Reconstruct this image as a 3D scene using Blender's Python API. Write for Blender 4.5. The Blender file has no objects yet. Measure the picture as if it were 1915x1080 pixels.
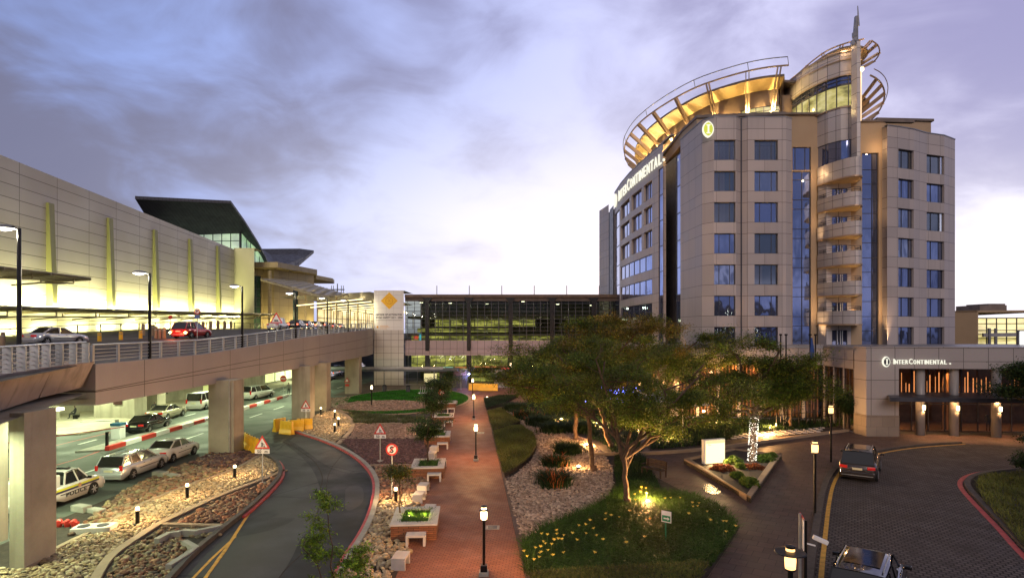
import bpy, bmesh, math, random
import numpy as np
from mathutils import Vector, Matrix
R = math.radians
random.seed(7)
sc = bpy.context.scene
COL = sc.collection

# ---------------------------------------------------------------- camera
CZ, F, HZ, CX = 8.8, 1120.0, 616.0, 957.5
cam_d = bpy.data.cameras.new("camera"); cam = bpy.data.objects.new("camera", cam_d); COL.objects.link(cam)
cam.location = (0, 0, CZ); cam.rotation_euler = (R(90), 0, 0)
cam_d.lens = 36 * F / 1915; cam_d.sensor_width = 36; cam_d.shift_y = (HZ - 540) / 1915
cam_d.clip_start = 0.1; cam_d.clip_end = 3000
sc.camera = cam
sc.view_settings.view_transform = 'Standard'; sc.view_settings.look = 'None'
sc.view_settings.exposure = 0.0; sc.view_settings.gamma = 1
sc.render.engine = 'CYCLES'
sc.cycles.use_denoising = True
try: sc.cycles.denoiser = 'OPENIMAGEDENOISE'
except Exception: pass
sc.cycles.max_bounces = 5; sc.cycles.diffuse_bounces = 2; sc.cycles.glossy_bounces = 3
sc.cycles.transmission_bounces = 4; sc.cycles.transparent_max_bounces = 12
sc.cycles.caustics_reflective = False; sc.cycles.caustics_refractive = False
sc.cycles.sample_clamp_indirect = 3.0
sc.cycles.use_light_tree = True

def G(px, py, z=0.0):
    Y = (CZ - z) * F / (py - HZ)
    return Vector(((px - CX) * Y / F, Y, z))
def P(px, py, Y):
    return Vector(((px - CX) * Y / F, Y, CZ - (py - HZ) * Y / F))
def GP(pts, z=0.0):
    return [tuple(G(a, b)[:2]) for a, b in pts]

# ---------------------------------------------------------------- nodes
class NT:
    def __init__(s, nt): s.t = nt; s.n = nt.nodes; s.l = nt.links
    def node(s, typ, inputs=None, **kw):
        n = s.n.new(typ)
        for k, v in kw.items(): setattr(n, k, v)
        for k, v in (inputs or {}).items(): s.put(n.inputs[k], v)
        return n
    def put(s, sock, v):
        if isinstance(v, bpy.types.NodeSocket): s.l.new(v, sock)
        else:
            if isinstance(v, (tuple, list)) and len(v) == 3 and sock.type == 'RGBA': v = (*v, 1)
            sock.default_value = v
    def math(s, op, a, b=0.0, c=0.0, clamp=False):
        n = s.n.new('ShaderNodeMath'); n.operation = op; n.use_clamp = clamp
        s.put(n.inputs[0], a); s.put(n.inputs[1], b)
        if op in ('MULTIPLY_ADD', 'SMOOTH_MAX', 'SMOOTH_MIN'): s.put(n.inputs[2], c)
        return n.outputs[0]
    def mix(s, f, a, b, blend='MIX'):
        n = s.n.new('ShaderNodeMix'); n.data_type = 'RGBA'; n.blend_type = blend
        s.put(n.inputs[0], f); s.put(n.inputs[6], a); s.put(n.inputs[7], b); return n.outputs[2]
    def noise(s, vec, scale, detail=3, rough=.55, dist=0.0, out=0):
        n = s.n.new('ShaderNodeTexNoise'); s.put(n.inputs['Vector'], vec)
        n.inputs['Scale'].default_value = scale; n.inputs['Detail'].default_value = detail
        n.inputs['Roughness'].default_value = rough; n.inputs['Distortion'].default_value = dist
        return n.outputs[out]
    def ramp(s, f, stops, interp='LINEAR'):
        n = s.n.new('ShaderNodeValToRGB'); s.put(n.inputs[0], f); cr = n.color_ramp; cr.interpolation = interp
        while len(cr.elements) < len(stops): cr.elements.new(0.5)
        for e, (p, c) in zip(cr.elements, stops):
            e.position = p; e.color = (*c, 1) if len(c) == 3 else c
        return n.outputs[0]
    def mr(s, v, a, b, c=0.0, d=1.0, smooth=False):
        n = s.n.new('ShaderNodeMapRange'); n.clamp = True
        if smooth: n.interpolation_type = 'SMOOTHSTEP'
        for i, x in enumerate((v, a, b, c, d)): s.put(n.inputs[i], x)
        return n.outputs[0]
    def pos(s): return s.node('ShaderNodeNewGeometry').outputs['Position']
    def uv(s): return s.node('ShaderNodeTexCoord').outputs['UV']
    def scalev(s, v, sx, sy=None, sz=None):
        n = s.node('ShaderNodeMapping'); s.put(n.inputs[0], v); n.inputs['Scale'].default_value = (sx, sx if sy is None else sy, sx if sz is None else sz); return n.outputs[0]

def newmat(name):
    m = bpy.data.materials.new(name); m.use_nodes = True
    t = NT(m.node_tree); t.n.clear()
    out = t.node('ShaderNodeOutputMaterial'); b = t.node('ShaderNodeBsdfPrincipled')
    t.l.new(b.outputs[0], out.inputs[0]); return m, t, b, out

def pm(name, col, rough=.6, metal=0.0, var=.25, nscale=.8, bump=0.0, bscale=20, fine=.12, spec=.4, emis=None, estr=0, alpha=None, coat=0.0, streak=0.0):
    """painted/concrete/metal: base colour with large and fine noise, optional bump and rain streaks"""
    m, t, b, out = newmat(name); p = t.pos()
    c = t.mix(t.mr(t.noise(p, nscale, 4), .3, .7), [x * (1 - var) for x in col], [min(1, x * (1 + var)) for x in col])
    if fine: c = t.mix(fine, c, t.noise(p, 14, 3, out=1), 'OVERLAY')
    if streak:
        s_ = t.noise(t.scalev(p, 1.6, 1.6, .12), 1.0, 4)
        c = t.mix(t.mr(s_, .52, .75, 0, streak), c, [x * .35 for x in col])
    t.put(b.inputs['Base Color'], c)
    t.put(b.inputs['Roughness'], t.mr(t.noise(p, nscale * 3, 2), .3, .7, max(0, rough - .08), min(1, rough + .08)))
    b.inputs['Metallic'].default_value = metal; b.inputs['Specular IOR Level'].default_value = spec
    if coat: b.inputs['Coat Weight'].default_value = coat; b.inputs['Coat Roughness'].default_value = .06
    if bump:
        bn = t.node('ShaderNodeBump', {'Height': t.noise(p, bscale, 4), 'Strength': bump, 'Distance': .02}); t.l.new(bn.outputs[0], b.inputs['Normal'])
    if emis: t.put(b.inputs['Emission Color'], emis); b.inputs['Emission Strength'].default_value = estr
    return m

def em(name, col, s):
    m, t, b, out = newmat(name)
    b.inputs['Base Color'].default_value = (.12, .12, .12, 1); t.put(b.inputs['Emission Color'], col); b.inputs['Emission Strength'].default_value = s
    return m

def lampglass(name, col, s, clear=.55):
    """frosted glass of a lit lamp: glows and lets the bulb's light through"""
    m, t, b, out = newmat(name); t.n.remove(b)
    e = t.node('ShaderNodeEmission', {'Color': col, 'Strength': s}); tr = t.node('ShaderNodeBsdfTransparent', {'Color': (1, .97, .9)})
    ms = t.node('ShaderNodeMixShader'); ms.inputs[0].default_value = clear; t.l.new(e.outputs[0], ms.inputs[1]); t.l.new(tr.outputs[0], ms.inputs[2]); t.l.new(ms.outputs[0], out.inputs[0]); return m

def brick(name, c1, c2, mortar, w, h, ms=.01, off=.5, rough=.7, bump=.4, vein=.25, nscale=.5, src='uv', spec=.35, wet=0.0, stain=.0, metal=0.0, rot=0.0, bias=0.0):
    """panels, bricks and pavers: w x h in metres"""
    m, t, b, out = newmat(name); p = t.pos(); v = t.uv() if src == 'uv' else p
    if rot:
        mp = t.node('ShaderNodeMapping', {'Vector': v}); mp.inputs['Rotation'].default_value = (0, 0, rot); v = mp.outputs[0]
    n = t.node('ShaderNodeTexBrick', {'Vector': v, 'Color1': c1, 'Color2': c2, 'Mortar': mortar}, offset=off, squash=1.0)
    n.inputs['Scale'].default_value = 1; n.inputs['Mortar Size'].default_value = ms; n.inputs['Mortar Smooth'].default_value = .1
    n.inputs['Bias'].default_value = bias; n.inputs['Brick Width'].default_value = w; n.inputs['Row Height'].default_value = h
    c = t.mix(t.mr(t.noise(p, nscale, 5), .3, .7, 0, vein * 2), n.outputs[0], [x * .55 for x in c1])
    c = t.mix(.12, c, t.noise(p, 9, 4, out=1), 'OVERLAY')
    if stain: c = t.mix(t.mr(t.noise(p, .9, 6, .7, .5), .58, .66, 0, stain), c, [x * .35 for x in c1])
    t.put(b.inputs['Base Color'], c)
    r = t.mr(t.noise(p, nscale * 2, 3), .35, .65, max(0, rough - .1), min(1, rough + .1))
    if wet: r = t.mix(t.mr(t.noise(p, .35, 5, .6), .5, .62, 0, wet), r, (.12, .12, .12))
    t.put(b.inputs['Roughness'], r); b.inputs['Specular IOR Level'].default_value = spec; b.inputs['Metallic'].default_value = metal
    if bump:
        hgt = t.math('SUBTRACT', t.math('MULTIPLY', t.noise(p, 12, 3), .25), n.outputs['Fac'])
        bn = t.node('ShaderNodeBump', {'Height': hgt, 'Strength': bump, 'Distance': .012}); t.l.new(bn.outputs[0], b.inputs['Normal'])
    return m

def vcol(name, rough=.7, spec=.3, trans=0.0, bump=0.0, jitter=.3):
    """material that takes each stone's / leaf's own colour from the 'tint' attribute"""
    m, t, b, out = newmat(name)
    a = t.node('ShaderNodeAttribute', attribute_name='tint')
    c = t.mix(jitter, a.outputs['Color'], t.noise(t.pos(), 16, 3, out=0), 'OVERLAY')
    t.put(b.inputs['Base Color'], c); b.inputs['Roughness'].default_value = rough; b.inputs['Specular IOR Level'].default_value = spec
    if trans:
        tr = t.node('ShaderNodeBsdfTranslucent'); t.put(tr.inputs[0], c)
        ms = t.node('ShaderNodeMixShader'); ms.inputs[0].default_value = trans
        t.l.new(b.outputs[0], ms.inputs[1]); t.l.new(tr.outputs[0], ms.inputs[2]); t.l.new(ms.outputs[0], out.inputs[0])
    return m

def glassmat(name, tint, rough=.03, wob=.15, metal=.9, clouds=True):
    """coated facade glass: mostly mirror, slightly wavy panes"""
    m, t, b, out = newmat(name)
    t.put(b.inputs['Base Color'], tint); b.inputs['Metallic'].default_value = metal; b.inputs['Roughness'].default_value = rough
    bn = t.node('ShaderNodeBump', {'Height': t.noise(t.scalev(t.pos(), .7, .7, .25), 1.0, 2), 'Strength': wob, 'Distance': .25}); t.l.new(bn.outputs[0], b.inputs['Normal'])
    return m

def seeglass(name, tint=(.75, .85, .8), refl=.12, rough=.02):
    """see-through glazing"""
    m, t, b, out = newmat(name); t.n.remove(b)
    tr = t.node('ShaderNodeBsdfTransparent', {'Color': tint}); gl = t.node('ShaderNodeBsdfGlossy', {'Color': (.9, .95, 1), 'Roughness': rough})
    fr = t.node('ShaderNodeFresnel', {'IOR': 1.5}); f = t.math('ADD', fr.outputs[0], refl, clamp=True)
    ms = t.node('ShaderNodeMixShader'); t.put(ms.inputs[0], f); t.l.new(tr.outputs[0], ms.inputs[1]); t.l.new(gl.outputs[0], ms.inputs[2])
    t.l.new(ms.outputs[0], out.inputs[0]); return m

# ---------------------------------------------------------------- mesh builder
class MB:
    def __init__(s): s.v = []; s.f = []; s.uv = {}
    def add(s, vs, fs, uvs=None):
        o = len(s.v); s.v += [tuple(x) for x in vs]
        for i, f in enumerate(fs):
            s.f.append([o + k for k in f])
            if uvs: s.uv[len(s.f) - 1] = uvs[i]
        return s
    def quad(s, a, b, c, d, uv=None): return s.add([a, b, c, d], [(0, 1, 2, 3)], [uv] if uv else None)
    def box(s, c, d, rz=0.0, rx=0.0, ry=0.0):
        M = Matrix.Translation(Vector(c)) @ Matrix.Rotation(rz, 4, 'Z') @ Matrix.Rotation(ry, 4, 'Y') @ Matrix.Rotation(rx, 4, 'X')
        x, y, z = d[0] / 2, d[1] / 2, d[2] / 2
        vs = [M @ Vector(p) for p in ((-x, -y, -z), (x, -y, -z), (x, y, -z), (-x, y, -z), (-x, -y, z), (x, -y, z), (x, y, z), (-x, y, z))]
        return s.add(vs, [(0, 3, 2, 1), (4, 5, 6, 7), (0, 1, 5, 4), (1, 2, 6, 5), (2, 3, 7, 6), (3, 0, 4, 7)])
    def bb(s, x0, x1, y0, y1, z0, z1): return s.box(((x0 + x1) / 2, (y0 + y1) / 2, (z0 + z1) / 2), (abs(x1 - x0), abs(y1 - y0), abs(z1 - z0)))
    def bar(s, a, b, w, h, up=(0, 0, 1)):
        a, b = Vector(a), Vector(b); d = (b - a).normalized(); u = Vector(up)
        r = d.cross(u)
        if r.length < 1e-4: r = d.cross(Vector((1, 0, 0)))
        r.normalize(); u = r.cross(d); r *= w / 2; u *= h / 2
        vs = [a - r - u, a + r - u, a + r + u, a - r + u, b - r - u, b + r - u, b + r + u, b - r + u]
        return s.add(vs, [(0, 1, 2, 3), (7, 6, 5, 4), (0, 4, 5, 1), (1, 5, 6, 2), (2, 6, 7, 3), (3, 7, 4, 0)])
    def tube(s, pts, r, n=8, cap=True):
        pts = [Vector(p) for p in pts]; rs = r if isinstance(r, (list, tuple)) else [r] * len(pts)
        o = len(s.v); prev = None
        for i, p in enumerate(pts):
            d = (pts[min(i + 1, len(pts) - 1)] - pts[max(i - 1, 0)]).normalized()
            if prev is None: a = d.cross(Vector((0, 0, 1))); a = a if a.length > 1e-3 else d.cross(Vector((1, 0, 0)))
            else: a = prev - d * prev.dot(d)
            a.normalize(); prev = a; b = d.cross(a)
            for k in range(n):
                t = 2 * math.pi * k / n; q = p + (a * math.cos(t) + b * math.sin(t)) * rs[i]; s.v.append(tuple(q))
        for i in range(len(pts) - 1):
            for k in range(n):
                k2 = (k + 1) % n; s.f.append([o + i * n + k, o + i * n + k2, o + (i + 1) * n + k2, o + (i + 1) * n + k])
        if cap:
            s.f.append([o + k for k in range(n)][::-1]); s.f.append([o + (len(pts) - 1) * n + k for k in range(n)])
        return s
    def lathe(s, prof, c=(0, 0, 0), n=16, z=0):
        o = len(s.v); c = Vector(c)
        for r, z_ in prof:
            for k in range(n):
                t = 2 * math.pi * k / n; s.v.append((c.x + r * math.cos(t), c.y + r * math.sin(t), c.z + z_))
        m = len(prof)
        for i in range(m - 1):
            for k in range(n):
                k2 = (k + 1) % n; s.f.append([o + i * n + k, o + i * n + k2, o + (i + 1) * n + k2, o + (i + 1) * n + k])
        s.f.append([o + k for k in range(n)][::-1]); s.f.append([o + (m - 1) * n + k for k in range(n)]); return s
    def prism(s, poly, z0, z1, bottom=True, z0s=None, z1s=None):
        """vertical prism over a plan polygon (any winding)"""
        n = len(poly); ar = sum(poly[i][0] * poly[(i + 1) % n][1] - poly[(i + 1) % n][0] * poly[i][1] for i in range(n))
        if ar < 0: poly = poly[::-1]; z1s = z1s[::-1] if z1s else None; z0s = z0s[::-1] if z0s else None
        lo = [(p[0], p[1], z0s[i] if z0s else z0) for i, p in enumerate(poly)]; hi = [(p[0], p[1], z1s[i] if z1s else z1) for i, p in enumerate(poly)]
        fs = [tuple(range(n, 2 * n))] + ([tuple(range(n))[::-1]] if bottom else [])
        uvs = [[(p[0], p[1]) for p in hi]] + ([[(p[0], p[1]) for p in lo[::-1]]] if bottom else [])
        u = 0
        for i in range(n):
            j = (i + 1) % n; L = math.dist(poly[i], poly[j])
            fs.append((i, j, n + j, n + i)); uvs.append([(u, lo[i][2]), (u + L, lo[j][2]), (u + L, hi[j][2]), (u, hi[i][2])]); u += L
        return s.add(lo + hi, fs, uvs)
    def sheet(s, poly, z):
        n = len(poly); ar = sum(poly[i][0] * poly[(i + 1) % n][1] - poly[(i + 1) % n][0] * poly[i][1] for i in range(n))
        if ar < 0: poly = poly[::-1]
        return s.add([(p[0], p[1], z) for p in poly], [tuple(range(n))])
    def ribbon(s, pts, w0, w1, z0, z1, closed=False):
        """strip along a plan polyline between offsets w0..w1 to its left; prism when z1>z0"""
        n = len(pts); off = []
        for i in range(n):
            a = Vector(pts[(i - 1) % n] if closed else pts[max(i - 1, 0)]); b = Vector(pts[(i + 1) % n] if closed else pts[min(i + 1, n - 1)])
            d = (b - a).normalized(); off.append(Vector((-d.y, d.x)))
        A = [Vector(pts[i]) + off[i] * w0 for i in range(n)]; B = [Vector(pts[i]) + off[i] * w1 for i in range(n)]
        u = 0; rng = range(n) if closed else range(n - 1)
        for i in rng:
            j = (i + 1) % n; L = (A[j] - A[i]).length
            a0, a1, b0, b1 = A[i], A[j], B[i], B[j]
            s.quad((*b0, z1), (*a0, z1), (*a1, z1), (*b1, z1), [(u, w1), (u, w0), (u + L, w0), (u + L, w1)])
            if z0 < z1:
                s.quad((*a0, z0), (*a1, z0), (*a1, z1), (*a0, z1), [(u, 0), (u + L, 0), (u + L, z1 - z0), (u, z1 - z0)])
                s.quad((*b1, z0), (*b0, z0), (*b0, z1), (*b1, z1), [(u + L, 0), (u, 0), (u, z1 - z0), (u + L, z1 - z0)])
            u += L
        if not closed and z0 < z1:
            s.quad((*A[0], z0), (*A[0], z1), (*B[0], z1), (*B[0], z0)); s.quad((*A[-1], z0), (*B[-1], z0), (*B[-1], z1), (*A[-1], z1))
        return s
    def build(s, name, mat, parent=None, smooth=False, world=False, bev=0.0, sub=0, tri=False):
        me = bpy.data.meshes.new(name); off = Vector((0, 0, 0))
        if world and parent is not None:
            q = parent
            while q is not None: off += q.location; q = q.parent
        vs = s.v if off.length == 0 else [(a - off.x, b - off.y, c - off.z) for a, b, c in s.v]
        me.from_pydata(vs, [], s.f)
        ul = me.uv_layers.new(name="UVMap"); me.update()
        buf = np.zeros(len(me.loops) * 2, dtype=np.float32)
        for p in me.polygons:
            if p.index in s.uv:
                for k, li in enumerate(p.loop_indices): buf[2 * li:2 * li + 2] = s.uv[p.index][k]
            else:
                nz = p.normal
                if abs(nz.z) > .75:
                    for li in p.loop_indices:
                        w = s.v[me.loops[li].vertex_index]; buf[2 * li] = w[0]; buf[2 * li + 1] = w[1]
                else:
                    tx, ty = -nz.y, nz.x; L = math.hypot(tx, ty) or 1; tx /= L; ty /= L
                    for li in p.loop_indices:
                        w = s.v[me.loops[li].vertex_index]; buf[2 * li] = w[0] * tx + w[1] * ty; buf[2 * li + 1] = w[2]
        ul.data.foreach_set('uv', buf)
        if smooth: me.shade_smooth()
        me.materials.append(mat)
        o = bpy.data.objects.new(name, me); COL.objects.link(o)
        if parent is not None: o.parent = parent
        if bev:
            m = o.modifiers.new('b', 'BEVEL'); m.width = bev; m.segments = 2; m.limit_method = 'ANGLE'; m.angle_limit = R(40)
        if sub:
            m = o.modifiers.new('s', 'SUBSURF'); m.levels = sub; m.render_levels = sub
        return o

def tag(o, label=None, cat=None, group=None, kind=None):
    if label: o['label'] = label
    if cat: o['category'] = cat
    if group: o['group'] = group
    if kind: o['kind'] = kind
    return o
def thing(name, label, cat, loc=(0, 0, 0), rz=0.0, group=None):
    o = bpy.data.objects.new(name, None); COL.objects.link(o); o.location = loc; o.rotation_euler = (0, 0, rz); o.empty_display_size = .2
    return tag(o, label, cat, group)
def struct(name, mb, mat, **k): return tag(mb.build(name, mat, **k), kind='structure')
def kids(o): return [c for c in CHILD.get(o.name, [])]
CHILD = {}
def copy_tree(o, loc=None, rz=None, label=None, parent=None):
    c = o.copy(); COL.objects.link(c); c.parent = parent
    if loc is not None: c.location = loc
    if rz is not None: c.rotation_euler = (0, 0, rz)
    if label: c['label'] = label
    for ch in list(o.children): copy_tree(ch, parent=c)
    return c
def light(typ, loc, energy, col, size=.1, parent=None, rot=None, spot=None, name=None, blend=.6):
    d = bpy.data.lights.new(name or 'lamp_light', typ); d.energy = energy; d.color = col
    if typ == 'AREA':
        if isinstance(size, tuple): d.shape = 'RECTANGLE'; d.size, d.size_y = size
        else: d.size = size
    elif typ != 'SUN': d.shadow_soft_size = size
    if spot: d.spot_size = R(spot); d.spot_blend = blend
    o = bpy.data.objects.new(name or 'lamp_light', d); COL.objects.link(o); o.location = loc
    if rot is not None: o.rotation_euler = rot
    if parent is not None: o.parent = parent
    return o
def aim(d): return Vector(d).normalized().to_track_quat('-Z', 'Y').to_euler()
_tc = {}
def text_mb(txt, size, depth=.0, bold=0.0, space=1.0):
    """lettering as mesh data in the XZ plane, origin bottom-left, facing -Y; returns (MB, width)"""
    k = (txt, size, depth, bold, space)
    cu = bpy.data.curves.new('t', 'FONT'); cu.body = txt; cu.size = size; cu.extrude = depth; cu.offset = bold; cu.space_character = space; cu.resolution_u = 2
    o = bpy.data.objects.new('t', cu); COL.objects.link(o); dg = bpy.context.evaluated_depsgraph_get(); dg.update()
    me = bpy.data.meshes.new_from_object(o.evaluated_get(dg)); mb = MB()
    vs = [(v.co.x, -v.co.z, v.co.y) for v in me.vertices]; mb.add(vs, [tuple(p.vertices) for p in me.polygons])
    bpy.data.objects.remove(o); bpy.data.curves.remove(cu); bpy.data.meshes.remove(me)
    w = max((v[0] for v in vs), default=0); return mb, w
def xform(mb, M):
    mb.v = [tuple(M @ Vector(v)) for v in mb.v]; return mb
def inpoly(pts, poly):
    x, y = pts[:, 0], pts[:, 1]; r = np.zeros(len(pts), bool); n = len(poly); j = n - 1
    for i in range(n):
        xi, yi = poly[i]; xj, yj = poly[j]
        c = ((yi > y) != (yj > y)) & (x < (xj - xi) * (y - yi) / ((yj - yi) or 1e-9) + xi); r ^= c; j = i
    return r
def fastmesh(name, V, Fq, mat, tint=None, parent=None, smooth=False):
    """numpy mesh: V (n,3), Fq (m,k) faces of equal size, tint (n,3) per vertex"""
    me = bpy.data.meshes.new(name); k = Fq.shape[1]
    me.vertices.add(len(V)); me.vertices.foreach_set('co', V.astype(np.float32).ravel())
    me.loops.add(Fq.size); me.loops.foreach_set('vertex_index', Fq.astype(np.int32).ravel())
    me.polygons.add(len(Fq)); me.polygons.foreach_set('loop_start', np.arange(0, Fq.size, k, dtype=np.int32))
    me.update(calc_edges=True)
    if tint is not None:
        a = me.attributes.new('tint', 'FLOAT_COLOR', 'POINT'); c = np.ones((len(V), 4), np.float32); c[:, :3] = tint; a.data.foreach_set('color', c.ravel())
    if smooth: me.shade_smooth()
    me.materials.append(mat); o = bpy.data.objects.new(name, me); COL.objects.link(o)
    if parent is not None: o.parent = parent
    return o
# ---------------------------------------------------------------- world: dusk sky with broken cloud
SUN_EL, SUN_AZ = 2.0, 12.0      # the sun has just gone, a little right of the view and behind the hotel
w = bpy.data.worlds.new("World"); sc.world = w; w.use_nodes = True
t = NT(w.node_tree); t.n.clear()
wo = t.node('ShaderNodeOutputWorld'); bg = t.node('ShaderNodeBackground'); t.l.new(bg.outputs[0], wo.inputs[0])
sky = t.node('ShaderNodeTexSky', sky_type='NISHITA', sun_disc=False, sun_elevation=R(SUN_EL), sun_rotation=R(SUN_AZ), air_density=1.2, dust_density=2.0, ozone_density=3.0)
d = t.node('ShaderNodeTexCoord').outputs['Generated']
sx = t.node('ShaderNodeSeparateXYZ', {'Vector': d}); X_, Y_, Z_ = sx.outputs
# project the direction on a cloud layer so that clouds stretch towards the horizon
den = t.math('ADD', t.math('MAXIMUM', Z_, 0.0), .30)
cu = t.node('ShaderNodeCombineXYZ', {'X': t.math('DIVIDE', X_, den), 'Y': t.math('DIVIDE', Y_, den), 'Z': 0.0}).outputs[0]
big = t.noise(t.scalev(cu, .95, 1.0, 1), 1.0, 5, .50, .35)
fine = t.noise(t.scalev(cu, 3.2, 3.4, 1), 1.0, 6, .56, .5)
cl = t.math('ADD', t.math('MULTIPLY', big, .72), t.math('MULTIPLY', fine, .28))
# how near to the afterglow
az = t.math('ARCTAN2', X_, Y_)
g1 = t.math('EXPONENT', t.math('MULTIPLY', t.math('POWER', t.math('DIVIDE', t.math('SUBTRACT', az, .14), .46), 2.0), -1.0))
g1z = t.math('EXPONENT', t.math('MULTIPLY', t.math('POWER', t.math('DIVIDE', t.math('SUBTRACT', Z_, .12), .17), 2.0), -1.0))
g2 = t.math('EXPONENT', t.math('MULTIPLY', t.math('POWER', t.math('DIVIDE', t.math('SUBTRACT', az, .72), .16), 2.0), -1.0))
g2z = t.math('EXPONENT', t.math('MULTIPLY', t.math('POWER', t.math('DIVIDE', t.math('SUBTRACT', Z_, .06), .12), 2.0), -1.0))
glow = t.math('ADD', t.math('MULTIPLY', g1, g1z), t.math('MULTIPLY', g2, g2z))
right = t.mr(az, -.75, .75, 0, 1, True)
front = t.mr(Y_, -.3, .5, 0, 1, True)
dark = t.mix(right, (.235, .24, .385), (.45, .43, .74))       # under-lit cloud
lite = t.mix(right, (.40, .55, 1.12), (1.08, 1.05, 1.42))       # gaps and thin cloud
c = t.mix(t.mr(t.math('ADD', cl, t.math('MULTIPLY', glow, .12)), .415, .60, 0, 1, True), dark, lite)
back = t.mix(t.mr(cl, .44, .6, 0, 1, True), (.14, .17, .30), (.42, .44, .64))
c = t.mix(front, back, c)
c = t.mix(t.math('MULTIPLY', glow, t.mr(cl, .36, .54, .6, 1.0), clamp=True), c, (1.4, 1.34, 1.42))
c = t.mix(t.mr(Z_, .48, .8, 0, 1), c, (.30, .27, .29))
c = t.mix(t.mr(Z_, -.02, .0, 1, 0), c, (.05, .05, .06))
c = t.mix(1.0, c, t.mix(1.0, sky.outputs[0], (.02, .02, .02), 'MULTIPLY'), 'ADD')
t.put(bg.inputs['Color'], c); bg.inputs['Strength'].default_value = .82
sun = light('SUN', (0, -20, 60), 1.25, (1.0, .80, .72), rot=aim((.10, 1, -.45)), name='sun'); sun.data.angle = R(30)   # soft counter-glow of the eastern dusk sky
# ---------------------------------------------------------------- materials
M = {}
def cladding(name, base, zt, pitch, wh, pw, jc=(.05, .042, .038)):
    """storey-high cladding: joints at window heads and sills, uprights every pw metres, each panel its own tone"""
    m, t, b, out = newmat(name); uv = t.node('ShaderNodeSeparateXYZ', {'Vector': t.uv()}).outputs; p = t.pos()
    v = t.math('ADD', uv[1], 40 * pitch - zt); fl = t.math('FLOOR', t.math('DIVIDE', v, pitch)); f = t.math('SUBTRACT', v, t.math('MULTIPLY', fl, pitch))
    low = t.math('LESS_THAN', f, pitch - wh)    # spandrel below the sill line
    u = t.math('ADD', uv[0], 200.37); cu_ = t.math('FLOOR', t.math('DIVIDE', u, pw)); fu = t.math('SUBTRACT', u, t.math('MULTIPLY', cu_, pw))
    j = t.math('MAXIMUM', t.math('LESS_THAN', f, .035), t.math('LESS_THAN', t.math('ABSOLUTE', t.math('SUBTRACT', f, pitch - wh)), .018)); j = t.math('MAXIMUM', j, t.math('LESS_THAN', fu, .026))
    wn_ = t.node('ShaderNodeTexWhiteNoise', {'Vector': t.node('ShaderNodeCombineXYZ', {'X': cu_, 'Y': fl, 'Z': low}).outputs[0]}, noise_dimensions='3D').outputs['Value']
    c = t.mix(wn_, [x * .88 for x in base], [x * 1.08 for x in base]); c = t.mix(t.mr(t.noise(p, .15, 4), .3, .7, 0, .14), c, [x * .5 for x in base])
    c = t.mix(t.mr(t.noise(t.scalev(p, 1.3, 1.3, .10), 1.0, 4), .52, .75, 0, .22), c, [x * .4 for x in base]); c = t.mix(j, c, jc)
    t.put(b.inputs['Base Color'], c); t.put(b.inputs['Roughness'], t.mr(wn_, 0, 1, .36, .52)); b.inputs['Specular IOR Level'].default_value = .45; return m
M['panel'] = cladding('hotel_cladding', (.44, .385, .355), 27.45, 3.066, 1.95, 1.72)
M['panel_podium'] = brick('podium_cladding', (.36, .33, .31), (.33, .30, .285), (.05, .045, .042), 1.9, 1.55, .022, off=0.0, rough=.42, bump=.3, vein=.1, nscale=.2, spec=.5)
M['tan'] = pm('tan_render', (.40, .29, .18), .7, var=.06, nscale=.4)
M['brownedge'] = pm('parapet_coping', (.16, .13, .11), .6)
M['hglass'] = glassmat('facade_glass', (.34, .40, .62), .03, .12)
M['hglass2'] = glassmat('facade_glass_dark', (.20, .24, .40), .04, .2)
M['frame'] = pm('window_frame', (.06, .06, .07), .4, metal=.3)
M['clearblue'] = seeglass('clear_window_glass', (.6, .64, .72), .28)
M['curtain'] = brick('curtain', (.42, .31, .24), (.30, .22, .17), (.16, .11, .09), .13, 9, .03, off=0, bump=.6, vein=0)
M['stonebase'] = brick('stone_base', (.27, .22, .17), (.22, .175, .135), (.10, .08, .06), .95, .8, .01, off=.5, rough=.6)
M['white'] = pm('white_paint', (.78, .78, .76), .5, var=.05)
M['black'] = pm('black_metal', (.012, .012, .013), .35, metal=.5)
M['alu'] = pm('galvanised_rail', (.42, .44, .44), .4, metal=.6)
M['greymetal'] = pm('grey_metal', (.25, .25, .26), .45, metal=.5)
M['copper'] = pm('bronze_steel', (.42, .30, .20), .42, metal=.3, var=.1)
M['twall'] = brick('terminal_panels', (.40, .365, .32), (.365, .335, .295), (.11, .10, .085), 6.05, 1.42, .035, off=0.0, rough=.5, bump=.25, vein=.12, nscale=.1)
M['towerwall'] = brick('tower_panels', (.50, .47, .42), (.47, .44, .395), (.14, .13, .12), 1.17, 1.02, .03, off=0, rough=.5, bump=.2, vein=.08)
M['fascia'] = brick('fascia_panels', (.33, .275, .255), (.30, .25, .235), (.07, .055, .05), 5.2, 40, .035, off=0, rough=.5, bump=.2, vein=.12, nscale=.2)
M['concrete'] = pm('concrete', (.37, .33, .25), .85, var=.18, nscale=.6, bump=.25, streak=.5)
M['concrete_pink'] = pm('weathered_concrete', (.36, .29, .25), .85, var=.2, nscale=.5, bump=.3, streak=.75)
M['kerb'] = pm('kerb_concrete', (.30, .29, .25), .85, var=.2, nscale=1.5, bump=.2)
M['edging'] = pm('sandstone_edging', (.28, .205, .135), .8, var=.15, nscale=1.2, bump=.2)
M['darkkerb'] = pm('dark_kerb', (.06, .05, .045), .7, var=.3, nscale=2, bump=.2)
M['redpaint'] = pm('red_kerb_paint', (.42, .06, .05), .6, var=.25, nscale=3)
M['red'] = pm('red_paint', (.55, .04, .03), .45, var=.1)
M['yellowpaint'] = pm('yellow_line_paint', (.62, .33, .05), .7, var=.3, nscale=4)
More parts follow.
